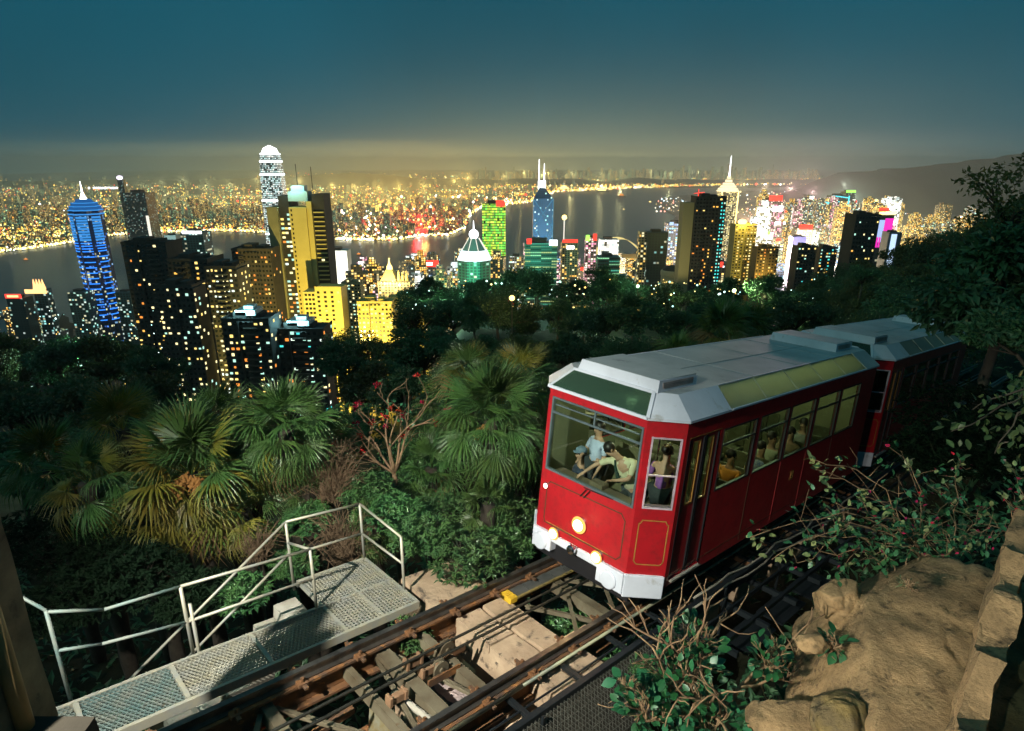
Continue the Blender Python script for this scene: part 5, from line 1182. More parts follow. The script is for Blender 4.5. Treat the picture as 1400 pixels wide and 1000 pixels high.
    MB().prism([V3(*p, 0)[:2] for p in eave], 2.762, W0).obj('eaves', white, car)
    MB().prism([V3(*p, 0)[:2] for p in deck], W1-.05, W1).obj('roof', deckgrey, car)
    def lerp2(a, b, f): return (a[0]+(b[0]-a[0])*f, a[1]+(b[1]-a[1])*f)
    def slope(i, f0, f1, name, mat, lift=0, b0=0, b1=1, par=None):
        j = (i+1) % 8; A, B = lerp2(eave[i], eave[j], f0), lerp2(eave[i], eave[j], f1); Cc, Dd = lerp2(deck[i], deck[j], f0), lerp2(deck[i], deck[j], f1)
        P = lambda a, c, f: Vector(V3(*lerp2(a, c, f), W0+(W1-W0)*f))
        q = [P(A, Cc, b0), P(B, Dd, b0), P(B, Dd, b1), P(A, Cc, b1)]
        n = (q[1]-q[0]).cross(q[3]-q[0]).normalized()
        if n.z < 0: n = -n
        m = MB().add([v+n*lift for v in q]+[v+n*(lift-.03) for v in q], [(0, 1, 2, 3), (7, 6, 5, 4), (0, 4, 5, 1), (1, 5, 6, 2), (2, 6, 7, 3), (3, 7, 4, 0)])
        return m.obj(name, mat, par or car), q
    for i in (0, 4):
        fr, q = slope(i, 0, 1, 'front_roof_light', fsky, 0)
        for a, b in ((0, 1), (1, 2), (2, 3), (3, 0)):
            MB().bar(q[a], q[b], .06, .045, TN).obj('roof_light_frame', white, fr)
    for i in (1, 3, 5, 7): slope(i, 0, 1, 'roof_corner', white, .004)
    for i, sg in ((2, 1), (6, -1)):
        fr = lambda d: (d-ch)/(L-2*ch)
        cutsd = [.477, 1.84, 3.26, 4.68, 6.1, 7.5, 8.93, L-.477]
        ff = [0]+[fr(d) for d in cutsd[1:-1]]+[1]
        if sg < 0: ff = [1-f for f in ff][::-1]
        for k in range(len(ff)-1):
            solid = k in (0, len(ff)-2)
            if solid: slope(i, ff[k], ff[k+1], 'roof_side_panel', white if (k == 0) == (sg > 0) else deckgrey, .003)
            else:
                o, q = slope(i, ff[k]+.0015, ff[k+1]-.0015, 'roof_light', skyglass, 0)
                MB().bar(q[1], q[2], .03, .03, TN).obj('roof_light_bar', surf('pale_bar', (.5, .5, .36), .5, bump=0) if 'pale_bar' not in bpy.data.materials else bpy.data.materials['pale_bar'], o)
                MB().bar(q[0], q[1], .05, .02, TN).bar(q[3], q[2], .025, .02, TN).obj('roof_light_frame', white, o)
    for d0, d1, s0, s1 in ((.37, 1.6, -.72, .93), (L-1.95, L-.8, -.78, .88)):
        hs = MB().add([V3(d0-.02, s0-.05, W1), V3(d1, s0, W1), V3(d1, s1, W1), V3(d0-.02, s1+.02, W1), V3(d0+.02, s0, W1+.20), V3(d1, s0, W1+.17), V3(d1, s1, W1+.17), V3(d0+.02, s1, W1+.20)], [(3, 2, 1, 0), (4, 5, 6, 7), (0, 1, 5, 4), (1, 2, 6, 5), (2, 3, 7, 6), (3, 0, 4, 7)]).obj('roof_housing', white, car)
        MB().box(d0+.03, d1-.012, -s1+.02, -s0-.02, W1+.165, W1+.203).obj('housing_top', deckgrey, hs)
        g = MB(); g.box(d0+.12, d1-.15, -s1-.012, -s1-.002, W1+.045, W1+.155)
        for k in range(3): g.box(d0+.13, d1-.16, -s1-.022, -s1-.012, W1+.06+k*.03, W1+.07+k*.03)
        g.obj('vent_grille', surf('vent_metal', (.45, .38, .35), .5, .3, bump=0) if 'vent_metal' not in bpy.data.materials else bpy.data.materials['vent_metal'], hs)
    for d in (3.4, 5.6, 7.6): MB().bar(V3(d, -1.14, W1+.002), V3(d, 1.14, W1+.002), .012, .01, TN).obj('roof_seam', deckgrey, car)
    MB().bar(V3(1.8, .1, W1+.003), V3(8.4, .1, W1+.003), .014, .012, TN).obj('roof_seam', deckgrey, car)
    # inside: ceiling, tubes, seats, poles, desk
    MB().box(.7, L-.7, -1.05, 1.05, W1-.085, W1-.055).obj('ceiling', lining, car)
    tm = TUBE if lead else TUBE2
    for s0 in (-.62, .62): MB().box(2.2, 8.8, -s0-.03, -s0+.03, W1-.13, W1-.088).obj('light_tube', tm, car)
    for k in range(7):
        d = 2.3+k*.98
        for a, b in ((.22, 1.4), (-1.4, -.22)):
            MB().box(d, d+.45, -b, -a, .50, .58).box(d+.42, d+.48, -b, -a, .585, 1.12).box(d+.05, d+.1, -b, -b+.05, .12, .5).box(d+.05, d+.1, -a-.05, -a, .12, .5).obj('seat', wood, car, bevel=.01)
    for d in (1.9, 4.3, 6.8):
        for s0 in (-.2, .2): MB().tube([V3(d, s0, .12), V3(d, s0, W1-.1)], .018, 8).obj('grab_pole', chrome, car)
    MB().box(L-.75, L-.68, -1.35, 1.35, .12, 2.74).obj('bulkhead', lining, car)
    MB().box(.12, .5, -.98, .95, .12, 1.08).box(.12, .46, -.98, .95, 1.08, 1.14).box(.2, .42, -.2, .1, 1.14, 1.24).obj('driving_desk', surf('desk_olive', (.16, .13, .08), .6, scale=4), car, bevel=.02)
    MB().box(1.72, 1.76, .35, 1.40, .12, 1.15).obj('half_partition', wood, car)
    MB().bar(V3(.9, -.9, 2.2), V3(1.6, -.1, 2.16), .16, .03).obj('sun_visor', lining, car)
    return car
car1 = build_car(0, 'red and white leading tram car with lit headlamps, coming along the track', True)
car2 = build_car(10.98, 'dark red second tram car trailing behind the leading one into the shade', False)
m = MB()
for k in range(7): m.prism([V3(*p, 0)[:2] for p in [(10.49+k*.08, -1.1+.06*(k % 2)), (10.49+k*.08, 1.1-.06*(k % 2)), (10.54+k*.08, 1.1-.06*(k % 2)), (10.54+k*.08, -1.1+.06*(k % 2))]], -.1, 2.6)
o = m.obj('gangway_bellows', blackrub, mw=TM); tag(o, 'black bellows between the two tram cars', 'bellows')
for d, s0, e_, cc in ((2.6, 0, 95, (1, .97, .6)), (4.6, 0, 85, (.95, 1, .62)), (6.6, 0, 50, (.8, 1, .6)), (8.4, 0, 22, (.7, 1, .6)), (1.45, .7, 26, (1, .72, .2)), (.75, .2, 9, (.75, 1, .65))):
    l = lamp('cabin_light', 'POINT', TM @ Vector(V3(d, s0, 2.75)), e_, cc, radius=.15)
# ------------------------------------------------------------------ people
skinm = surf('skin', (.50, .30, .20), .55, scale=8, var=.12, bump=0)
hairm = surf('black_hair', (.018, .014, .012), .45, scale=20, bump=.2, bscale=60)
eyem = surf('eye', (.02, .02, .02), .2, bump=0)
def skin_mesh(name, verts, edges, mat, par, root=0, sub=1):
    bm = bmesh.new(); lay = bm.verts.layers.skin.verify()
    vs = []
    for p, r in verts:
        v = bm.verts.new(p); v[lay].radius = r if isinstance(r, tuple) else (r, r); vs.append(v)
    vs[root][lay].use_root = True
    for a, b in edges: bm.edges.new((vs[a], vs[b]))
    me = bpy.data.meshes.new(name); bm.to_mesh(me); bm.free(); me.materials.append(mat)
    o = put(name, me, par)
    m = o.modifiers.new('skin', 'SKIN'); m.use_smooth_shade = True; m.branch_smoothing = .4
    s_ = o.modifiers.new('sub', 'SUBSURF'); s_.levels = sub; s_.render_levels = sub
    return o
def person(label, d, s0, w0, yaw, J, shirt, trousers, hair='short', tie=None, S=1.08, headgear=None, group=None):
    """J: joints in body space (x ahead, y left, z up) in metres before scaling"""
    r = empty('person', label, 'person', group, mw=TM @ Matrix.Translation(V3(d, s0, w0)) @ Matrix.Rotation(yaw, 4, 'Z') @ Matrix.Scale(S, 4))
    V = Vector
    hip, chest, neck, head = V(J['hip']), V(J['chest']), V(J['neck']), V(J['head'])
    face = V(J.get('face', (1, 0, -.1))).normalized()
    vs = []; es = []
    def add(p, rr, par=None):
        vs.append((V(p), rr)); i = len(vs)-1
        if par is not None: es.append((par, i))
        return i
    h = add(hip, (.13, .15)); wa = add(hip.lerp(chest, .5), (.12, .135), h); c = add(chest, (.14, .12), wa); n = add(neck, .055, c)
    upv = (head-neck).normalized()
    jaw = add(head-upv*.05+face*.02, (.072, .075), n); add(head+upv*.06, (.085, .09), jaw)
    nose = add(head+face*.108-upv*.015, .014, jaw)
    clothes = []; tv = []; te = []
    def tadd(p, rr, par=None):
        tv.append((V(p), rr)); i = len(tv)-1
        if par is not None: te.append((par, i))
        return i
    th = tadd(hip+V((0, 0, .02)), (.145, .165)); tw = tadd(hip.lerp(chest, .5), (.14, .155), th); tc = tadd(chest, (.16, .14), tw); tadd(neck-(neck-chest)*.35, .085, tc)
    for sd, k in ((1, 'L'), (-1, 'R')):
        sh, el, ha = V(J['sh'+k]), V(J['el'+k]), V(J['ha'+k])
        a = add(sh, .055, c); b = add(el, .042, a); wr = add(ha, .028, b)
        dr = (ha-el).normalized(); pr = dr.orthogonal().normalized(); pm = add(ha+dr*.05, (.035, .02), wr)
        for f, (off, ln) in enumerate(((-.03, .065), (-.01, .08), (.01, .085), (.03, .07))):
            k1 = add(ha+dr*.09+pr*off, .009, pm); k2 = add(ha+dr*(.09+ln*.5)+pr*off*1.1, .008, k1); add(ha+dr*(.09+ln*.9)+pr*off*1.1+V((0, 0, -.02)), .006, k2)
        add(ha+dr*.06-pr*.055, .009, pm)
        ta = tadd(sh, .068, tc); tadd(sh.lerp(el, .85), .058, ta)
        kn, ft = V(J['kn'+k]), V(J['ft'+k])
        hj = add(hip+V((0, sd*.09, -.03)), .09, h); kk = add(kn, .06, hj); an = add(ft, .04, kk); add(ft+V((.14, 0, -.03)), (.04, .025), an)
    body = skin_mesh('body', vs, es, skinm, r)
    skin_mesh('shirt', tv, te, shirt, r)
    pv = [(hip+V((0, 0, .0)), (.15, .17))]; pe = []
    for sd, k in ((1, 'L'), (-1, 'R')):
        b = len(pv); kn, ft = V(J['kn'+k]), V(J['ft'+k]); hj = hip+V((0, sd*.09, -.03))
        pv += [(hj, .10), (kn, .075), (kn.lerp(ft, .9), .058)]; pe += [(0, b), (b, b+1), (b+1, b+2)]
    skin_mesh('trousers', pv, pe, trousers, r)
    side = upv.cross(face).normalized()
    if hair:
        m = MB(); c0 = head+upv*.045-face*.022
        m.ball(c0, .102, 12, 8, (1, 1, 1))
        if hair == 'bun': m.ball(head-face*.12+upv*.06, .075, 12, 8)
        if hair == 'long': m.ball(head-face*.06-upv*.06, .09, 10, 8, (.8, 1, 1.4))
        m.obj('hair', hairm, r, smooth_=True)
    if headgear: MB().lathe(head+upv*.05-face*.01, upv, [(0, .112), (.06, .108), (.09, .07), (.1, .01)], 14).lathe(head+upv*.055+face*.05, upv, [(0, .1), (.012, .1)], 12).obj('cap', headgear, r, smooth_=True)
    for sd in (-1, 1):
        MB().ball(head+face*.086+side*.034*sd+upv*.012, .012, 8, 6).obj('eye', eyem, r)
        MB().ball(head-face*.005+side*.093*sd, .026, 8, 6, (.6, .6, 1.2)).obj('ear', skinm, r, smooth_=True)
    MB().ball(head+face*.085-upv*.05, .02, 8, 5, (.6, 1.2, .35)).obj('mouth', surf('lips', (.35, .12, .1), .5, bump=0) if 'lips' not in bpy.data.materials else bpy.data.materials['lips'], r)
    if tie: MB().tube([neck+face*.09-upv*.06, chest+face*.15, hip.lerp(chest, .55)+face*.19], [.018, .028, .035], 6).obj('tie', tie, r)
    return r
SIT = dict(hip=(0, 0, .08), chest=(.03, 0, .44), neck=(.04, 0, .60), head=(.06, 0, .76), shL=(.03, .19, .50), shR=(.03, -.19, .50), elL=(.12, .23, .24), elR=(.12, -.23, .24), haL=(.34, .12, .18), haR=(.34, -.12, .18), knL=(.44, .11, .08), knR=(.44, -.11, .08), ftL=(.42, .11, -.36), ftR=(.42, -.11, -.36))
STAND = dict(hip=(0, 0, .92), chest=(.01, 0, 1.30), neck=(.01, 0, 1.47), head=(.03, 0, 1.62), shL=(0, .19, 1.38), shR=(0, -.19, 1.38), elL=(.02, .25, 1.10), elR=(.02, -.25, 1.10), haL=(.14, .24, .88), haR=(.14, -.24, .88), knL=(.02, .1, .49), knR=(.02, -.1, .49), ftL=(0, .1, .06), ftR=(0, -.1, .06))
def pose(base, **k): p = dict(base); p.update(k); return p
cloth = lambda n, c, c2=None, sc=4: surf(n, c, .85, scale=sc, col2=c2, var=.15, bump=.15, bscale=18)
dk = cloth('dark_trousers', (.03, .04, .045)); yshirt = cloth('cream_shirt', (.66, .62, .42)); bshirt = cloth('pale_blue_shirt', (.50, .58, .78))
person('uniformed driver in cream shirt and dark tie bending over the controls behind the windscreen', .92, .42, .86, pi, pose(SIT, hip=(-.02, 0, .14), chest=(.20, -.16, .66), neck=(.30, -.24, .80), head=(.40, -.33, .90), face=(.75, -.5, -.55), shL=(.17, .04, .76), shR=(.27, -.33, .70), elL=(.36, .08, .50), elR=(.48, -.52, .58), haL=(.50, -.08, .46), haR=(.58, -.66, .42), ftL=(.3, .1, -.40), ftR=(.3, -.1, -.40)), yshirt, dk, tie=cloth('dark_green_tie', (.02, .05, .04)))
person('man in pale blue shirt standing in the left half of the cab', 1.2, -.72, .12, pi*.9, pose(STAND, elR=(.1, -.24, 1.12), haR=(.3, -.1, 1.05)), bshirt, dk)
person('person in blue grey cap seated low in the left corner of the cab', 1.15, -1.0, .42, pi*.8, SIT, cloth('navy_jacket', (.03, .05, .09)), dk, headgear=cloth('blue_grey_cap', (.16, .24, .32)))
person('woman with dark hair bun and purple top seen through the corner window', 1.22, .78, .12, .2, pose(STAND, haL=(.25, .15, 1.15), haR=(.25, -.15, 1.15)), cloth('purple_top', (.20, .07, .30), (.30, .12, .40), 20), dk, hair='bun')
person('passenger in orange shirt behind the first side window', 3.42, 1.0, .60, pi, pose(SIT, face=(.6, .6, 0)), cloth('orange_shirt', (.75, .30, .04)), dk)
person('child in pink and white hat at the lower corner of the first side window', 2.62, 1.12, .46, pi*.7, SIT, cloth('white_top', (.66, .62, .66)), dk, S=.92, headgear=cloth('pink_hat', (.75, .50, .55)))
person('passenger in blue flowered shirt behind the second side window', 4.80, 1.02, .52, pi, pose(SIT, face=(.5, .7, 0)), surf('blue_flowered_shirt', (.08, .18, .50), .85, scale=28, col2=(.55, .60, .70), bump=0), dk)
person('passenger in pale green shirt behind the third side window', 5.45, .95, .60, pi, pose(SIT, face=(.3, .8, 0)), cloth('pale_green_shirt', (.42, .46, .32)), dk)
person('passenger in tan jacket turned sideways behind the third side window', 6.35, 1.0, .58, pi, pose(SIT, face=(.6, .5, 0)), cloth('tan_jacket', (.36, .26, .15)), dk, hair='long')
person('passenger in grey top behind the fourth side window', 7.35, .9, .60, pi, SIT, cloth('grey_top', (.3, .32, .3)), dk)

# ------------------------------------------------------------------ vegetation
def leaf_card(m, p, ax, nrm, L, W, fold=.25):
    ax = ax.normalized(); sd = ax.cross(nrm)
    if sd.length < 1e-4: sd = ax.orthogonal()
    sd.normalize(); n = sd.cross(ax)
    a = p; b = p+ax*L*.45+sd*W/2+n*W*fold; c = p+ax*L-n*L*.12; d = p+ax*L*.45-sd*W/2+n*W*fold; e = p+ax*L*.5
    m.add([a, b, c, d, e], [(0, 1, 4), (1, 2, 4), (2, 3, 4), (3, 0, 4)])
def rv(rnd):
    while True:
        v = Vector((rnd.uniform(-1, 1), rnd.uniform(-1, 1), rnd.uniform(-1, 1)))
        if .05 < v.length < 1: return v.normalized()
LEAF = leafmat('dark_tree_leaf', (.055, .125, .045), (.032, .085, .038), 1.5, .2, .5, .35)
LEAF2 = leafmat('olive_tree_leaf', (.085, .10, .030), (.045, .07, .022), 1.5, .25, .5, .3)
LEAF3 = leafmat('bush_leaf', (.075, .16, .045), (.035, .10, .035), 3, .2, .35, .25)
bark = surf('bark', (.10, .085, .06), .9, scale=3, col2=(.05, .04, .03), bump=.6, bscale=14)
palebark = surf('pale_bark', (.34, .23, .12), .85, scale=5, col2=(.17, .10, .055), bump=.5, bscale=25)
def crown_proto(seed, lobes, n, leaf, flat=.75):
    rnd = random.Random(seed); m = MB(); cs = []
    for i in range(lobes):
        v = rv(rnd)*rnd.uniform(.35, .85); v.z = v.z*flat+.08; cs.append((v, rnd.uniform(.22, .42)))
    for c, r in cs:
        for k in range(int(n*r*2.6)):
            v = rv(rnd); v.z = v.z*.8+.18; p = c+Vector((v.x, v.y, v.z*.7))*r*(rnd.random()**.35)
            ax = (v+rv(rnd)*.8).normalized(); ax.z -= .25
            leaf_card(m, p, ax, (v+rv(rnd)*.7), leaf*rnd.uniform(.6, 1.3), leaf*rnd.uniform(.35, .65))
    t = MB(); base = Vector((rnd.uniform(-.1, .1), rnd.uniform(-.1, .1), -1.5))
    fork = Vector((0, 0, -.35)); t.tube([base, base.lerp(fork, .5)+Vector((.04, -.03, 0)), fork], .065, 7, .05)
    for c, r in cs[:9]:
        q = fork.lerp(c, .5)+rv(rnd)*.1; t.tube([fork, q, c], .035, 5, .010)
        for j in range(2): t.tube([q, c+rv(rnd)*r*.8], .014, 4, .004)
    return m.v, m.f, t.v, t.f
PRO = []
for i, (lb, n, lf) in enumerate(((15, 330, .11), (18, 300, .10), (13, 380, .12), (20, 300, .09), (16, 110, .085))):
    a, b, c, d = crown_proto(100+i, lb, n, lf)
    for mt in (LEAF, LEAF2):
        m = MB(); m.v, m.f, m.mi = a, b, [0]*len(b); cm = m.mesh('crown', mt, recalc=False)
        t = MB(); t.v, t.f, t.mi = c, d, [0]*len(d); tm = t.mesh('trunk', bark, smooth_=True, recalc=False)
        PRO.append((tm, cm))
def tree(p, R, kind, olive, label, group, sz=1.0):
    r = empty('tree', label, 'tree', group, loc_=p-Vector((0, 0, R*1.15)))
    tm, cm = PRO[(4 if olive == 'wispy' else kind % 4)*2+(1 if olive else 0)]
    mw = Matrix.Translation((0, 0, R*1.15)) @ Matrix.Rotation(kind*1.7, 4, 'Z') @ Matrix.Diagonal((R, R, R*sz, 1))
    put('trunk', tm, r, mw); put('crown', cm, r, mw); return r
rt = random.Random(31)
LAND = [(495, 'below the lower yellow tower'), (560, 'below the yellow apartment blocks'), (625, 'below the red rooftop sign'), (658, 'below the pyramid roof'), (700, 'below the green tower'), (765, 'below the twin masted tower'), (830, 'below the exhibition hall'), (890, 'below the beige tower'), (945, 'below the round building'), (1003, 'below the cyan windowed tower'), (1060, 'below the gold tower'), (2000, 'below the dark blocks')]
LANDL = [(30, 'at the left edge'), (85, 'below the orange crowned building'), (150, 'below the blue skyscraper'), (2000, 'left of the dark towers')]
def wood(rows, label, group, olive=.2, names=None, land=None):
    keys = {}
    for k, (px, py, Y, Rpx) in enumerate(rows):
        if names: keys.setdefault((names[k], next(t for m_, t in land if px <= m_)), []).append((px, k))
    lab = {}
    for (rw, ld), v in keys.items():
        v.sort(); n = len(v)
        for i, (px, k) in enumerate(v):
            pre = 'dark tree' if n == 1 else ('%s of two dark trees' % ('left', 'right')[i] if n == 2 else ('%s of three dark trees' % ('leftmost', 'middle', 'rightmost')[i] if n == 3 else '%s of %d dark trees' % (('leftmost', 'second from left', 'third from left', 'fourth from left', 'fifth from left')[i], n)))
            lab[k] = '%s in the %s, %s' % (pre, rw, ld)
    for k, (px, py, Y, Rpx) in enumerate(rows):
        p = at(px, py, Y); R = Rpx*Y*1.05/FPX
        tree(p, R, rt.randrange(40), rt.random() < olive, lab.get(k, label), group, rt.uniform(.85, 1.1))
# dark wood below the track, between the yellow blocks and the spur
rows = []
for px in range(575, 1110, 27): rows.append((px+rt.uniform(-8, 8), 408+rt.uniform(-10, 8)+(12 if px < 620 else 0)-(10 if 690 < px < 850 else 0), rt.uniform(120, 165), rt.uniform(20, 34)))
for px in range(470, 1120, 36): rows.append((px+rt.uniform(-10, 10), 440+rt.uniform(-8, 10)+(40 if px < 560 else 0), rt.uniform(75, 100), rt.uniform(30, 44)))
for px in range(480, 1000, 48): rows.append((px+rt.uniform(-12, 12), 485+rt.uniform(-8, 14)+(25 if px < 560 else 0), rt.uniform(44, 58), rt.uniform(38, 55)))
for px in range(500, 820, 60): rows.append((px+rt.uniform(-12, 12), 540+rt.uniform(-8, 14), rt.uniform(28, 36), rt.uniform(45, 60)))
nm = ["wood's crest"]*len(range(575, 1110, 27))+["wood's second row"]*len(range(470, 1120, 36))+["wood's third row"]*len(range(480, 1000, 48))+["wood's nearest row"]*6
wood(rows, '', 'trees of the wood below the tram line', .15, nm, LAND)
for px, py, Y, R, lab in ((820, 380, 110, 20, 'tall tree standing out above the wood left of the beige tower'), (830, 398, 105, 26, 'wide crowned tree just below the tallest one of the wood'), (735, 392, 120, 30, 'rounded tree on the skyline of the wood below the dark green office tower'), (1045, 400, 95, 36, 'spreading tree with pale branches below the gold lit tower'), (590, 400, 110, 26, 'tree in front of the yellow apartment blocks, its twigs against their lit fronts'), (1180, 380, 120, 22, 'tree on the crest of the spur below the black tower')):
    tree(at(px, py, Y), R*Y*1.05/FPX, int(px), False, lab, None)
rows = []
for px in range(-20, 215, 33): rows.append((px, 506+rt.uniform(-16, 10), rt.uniform(60, 80), rt.uniform(38, 54)))
for px in range(-30, 230, 40): rows.append((px, 560+rt.uniform(-10, 10), rt.uniform(36, 46), rt.uniform(50, 64)))
for px in range(-30, 190, 55): rows.append((px, 640+rt.uniform(-10, 10), rt.uniform(20, 26), rt.uniform(62, 80)))
nm = ['top row of trees']*len(range(-20, 215, 33))+['middle row of trees']*len(range(-30, 230, 40))+['lowest row of trees']*len(range(-30, 190, 55))
wood(rows, '', 'dark trees at left', .1, nm, LANDL)
rows = []
for px in range(200, 480, 45): rows.append((px, 600+rt.uniform(-6, 8), rt.uniform(26, 34), rt.uniform(34, 46)))
wood(rows, '', 'bushy trees below the tower blocks', .1, ['row of bushy crowns']*len(rows), [(230, 'far left'), (270, 'left of the flowering palm'), (315, 'above the flowering palm'), (360, 'below the left balconied tower'), (405, 'below the right balconied tower'), (2000, 'below the lower yellow tower')])
rows = []
for k, Y in enumerate((205, 175, 145, 120, 95, 75, 60, 48)):
    x0 = 1085-k*6
    for j in range(11):
        px = x0+j*36+rt.uniform(-12, 12)
        if px > 1480: break
        yb = 402-(px-1090)*.36 if px > 1090 else 408
        rows.append((px, yb+6+k*17+rt.uniform(-6, 8), Y*rt.uniform(.95, 1.05), rt.uniform(22, 34)+k*2))
wood(rows, 'one of the dark trees covering the spur on the right', 'trees on the right hand spur', .35)
for px, py, Y, R, ol, lab in ((1378, 410, 17, 120, False, 'big dark tree overhanging the far end of the tram at the right edge'), (1392, 285, 30, 85, 'wispy', 'yellow green tree top against the sky at the right edge'), (1440, 500, 12, 110, False, 'dark tree leaning in over the slope at the right edge, above the rock'), (1300, 470, 34, 60, False, 'dark tree just beyond the rear tram car')):
    tree(at(px, py, Y), R*Y*1.05/FPX, int(px*3), ol, lab, None)

# fan palms
def frond_mesh(seed, Lp, R, droop, mat, n=34, span=2.15, dry=False):
    rnd = random.Random(seed); m = MB()
    pts = [Vector((Lp*i/5, 0, .10*Lp*sin(pi*i/5*.5)*.5)) for i in range(6)]
    m.tube(pts, .016, 5, .010)
    hub = pts[-1]; dth = 2*span/n
    for i in range(n):
        a = -span+dth*(i+.5)+rnd.uniform(-.3, .3)*dth; Ri = R*(1-.28*(abs(a)/span)**2)*rnd.uniform(.93, 1.05)
        d = Vector((cos(a), sin(a), 0)); s_ = Vector((-sin(a), cos(a), 0))
        def zz(f): return -droop*R*(f**2.2)*(1+.3*sin(i*2.1))+.10*R*(1-abs(a)/span)*f
        def P(f, sd, lift): return hub+d*(Ri*f)+s_*sd+Vector((0, 0, zz(f)+lift))
        w1 = Ri*.5*dth*.56; w2 = Ri*.78*dth*.17
        vs = [P(.03, 0, 0), P(.5, -w1, -.012), P(.5, 0, .014), P(.5, w1, -.012), P(.78, -w2, -.006), P(.78, 0, .004), P(.78, w2, -.006), P(1.0, 0, -R*.10*rnd.random()-(.14*R if droop > .3 else 0))]
        m.add(vs, [(0, 1, 2), (0, 2, 3), (1, 4, 5, 2), (2, 5, 6, 3), (4, 7, 5), (5, 7, 6)])
    return m.mesh('frond', mat, recalc=False)
PALM = leafmat('palm_frond', (.075, .145, .03), (.04, .095, .028), .8, .25, .42, .25)
PALMY = leafmat('yellowing_palm_frond', (.22, .18, .022), (.10, .12, .025), .9, .3, .45, .25)
PALMD = leafmat('dry_palm_frond', (.20, .13, .05), (.12, .08, .035), .9, .2, .6, .2)
FR = {}
for key, mt in (('g', PALM), ('y', PALMY), ('d', PALMD)):
    FR[key] = [frond_mesh(s_, .85, .95, dr, mt) for s_, dr in ((1, .22), (2, .48), (3, .8))]
trunkm = surf('palm_trunk', (.035, .028, .018), .95, scale=8, bump=.8, bscale=18)
fruitm = surf('orange_palm_flower', (.42, .20, .05), .7, scale=14, bump=.3)
def fan_palm(px, py, Y, R, n, label, mixk, seed, flowers=0, lo=-60):
    rnd = random.Random(seed); p = at(px, py, Y); S = R/1.75
    gz = min(ground(p.x, p.y), p.z-1.0)
    r = empty('fan_palm', label, 'palm tree', loc_=(p.x, p.y, gz)); H = p.z-gz
    m = MB(); m.tube([(0.02*sin(k), .02*cos(k*1.3), H*k/12) for k in range(13)], [.15*(1+.12*(k % 2)) for k in range(13)], 10)
    m.obj('trunk', trunkm, r, smooth_=True)
    for i in range(n):
        f = i/(n-1); el = rad(82+(lo-82)*f+rnd.uniform(-9, 9)); az = i*2.399+rnd.uniform(-.3, .3)
        key = rnd.choice(mixk) if f < .8 else rnd.choice(mixk+'dy')
        me = FR[key][0 if f < .3 else (1 if f < .65 else 2)]
        sc = S*rnd.uniform(.85, 1.12)
        put('frond', me, r, Matrix.Translation((0, 0, H-.12*f)) @ Matrix.Rotation(az, 4, 'Z') @ Matrix.Rotation(-el, 4, 'Y') @ Matrix.Rotation(rnd.uniform(-.4, .4), 4, 'X') @ Matrix.Scale(sc, 4))
    for k in range(flowers):
        b = MB(); a = -pi/2+rnd.uniform(-1.0, 1.0)
        for j in range(70):
            t = rnd.random(); b.ball((cos(a)*(.15+.35*t)+rnd.gauss(0, .05), sin(a)*(.15+.35*t)+rnd.gauss(0, .05), -.05-.25*t*t+rnd.gauss(0, .05)), rnd.uniform(.015, .032), 5, 4)
        b.obj('flower_cluster', fruitm, r, Matrix.Translation((0, 0, H)))['kind'] = 'stuff'
    return r
fan_palm(262, 648, 11.8, 1.68, 34, 'large fan palm with yellowing fronds and orange flower clusters at left', 'gyyg', 1, 7, -62)
fan_palm(392, 588, 12.5, 1.35, 30, 'dark green fan palm with fanned fronds right of the flowering palm', 'g', 2)
fan_palm(300, 585, 13.5, 1.2, 20, 'fan palm standing just behind the flowering palm', 'gg', 3)
fan_palm(168, 588, 13, 1.15, 20, 'dim fan palm with upright fronds left of the flowering palm', 'gy', 4)
fan_palm(120, 660, 11, 1.1, 16, 'shaded fan palm with yellow tips at the far left', 'gy', 5)
fan_palm(672, 575, 13.2, 1.55, 34, 'tall fan palm with hanging fronds left of the tram front', 'ggg', 6, 1, -75)
fan_palm(712, 520, 15.5, 1.25, 18, 'fan palm behind the tram front with fronds rising above it', 'ggy', 7)
fan_palm(640, 520, 16, 1.2, 14, 'fan palm with two curved upright fronds behind the hanging one', 'gy', 8, 0, 10)
fan_palm(668, 690, 11.8, .8, 12, 'small fan palm at the foot of the tall one', 'g', 9)
fan_palm(420, 665, 12.6, .8, 14, 'small fan palm above the platform railing', 'g', 10)
for i, (px, py, Y, R, lab) in enumerate([(205, 705, 11.5, 1.0, 'low fan palm below the left side of the flowering palm'), (330, 700, 11.8, 1.0, 'low fan palm below the right side of the flowering palm'), (345, 640, 13, 1.1, 'fan palm between the flowering palm and the dark green one'), (440, 610, 14, 1.1, 'fan palm right of the dark green one, behind the dry twigs'), (225, 610, 14, 1.1, 'fan palm behind the left side of the flowering palm'), (70, 640, 13, 1.2, 'dim fan palm near the left edge under the dark trees'), (590, 640, 14.5, 1.1, 'fan palm between the coral tree and the tall hanging palm'), (735, 610, 14.5, 1.1, 'fan palm half hidden behind the tram front'), (610, 560, 16, 1.2, 'fan palm behind the left side of the tall hanging palm'), (510, 720, 11.6, .7, 'small fan palm behind the upper corner of the platform railing')]):
    fan_palm(px, py, Y, R, 20, lab, 'gyg' if i in (0, 1, 5) else 'g', 30+i, 0, -60)
fan_palm(985, 462, 25, 1.7, 16, 'pale lit fan palm rising behind the tram roof', 'g', 11, 0, 20)
fan_palm(1025, 458, 27, 1.5, 14, 'second pale lit fan palm behind the tram roof, right of the lamp post', 'g', 12, 0, 20)
fan_palm(925, 490, 24, 1.3, 10, 'fan palm just showing over the edge of the tram roof', 'g', 13, 0, 20)
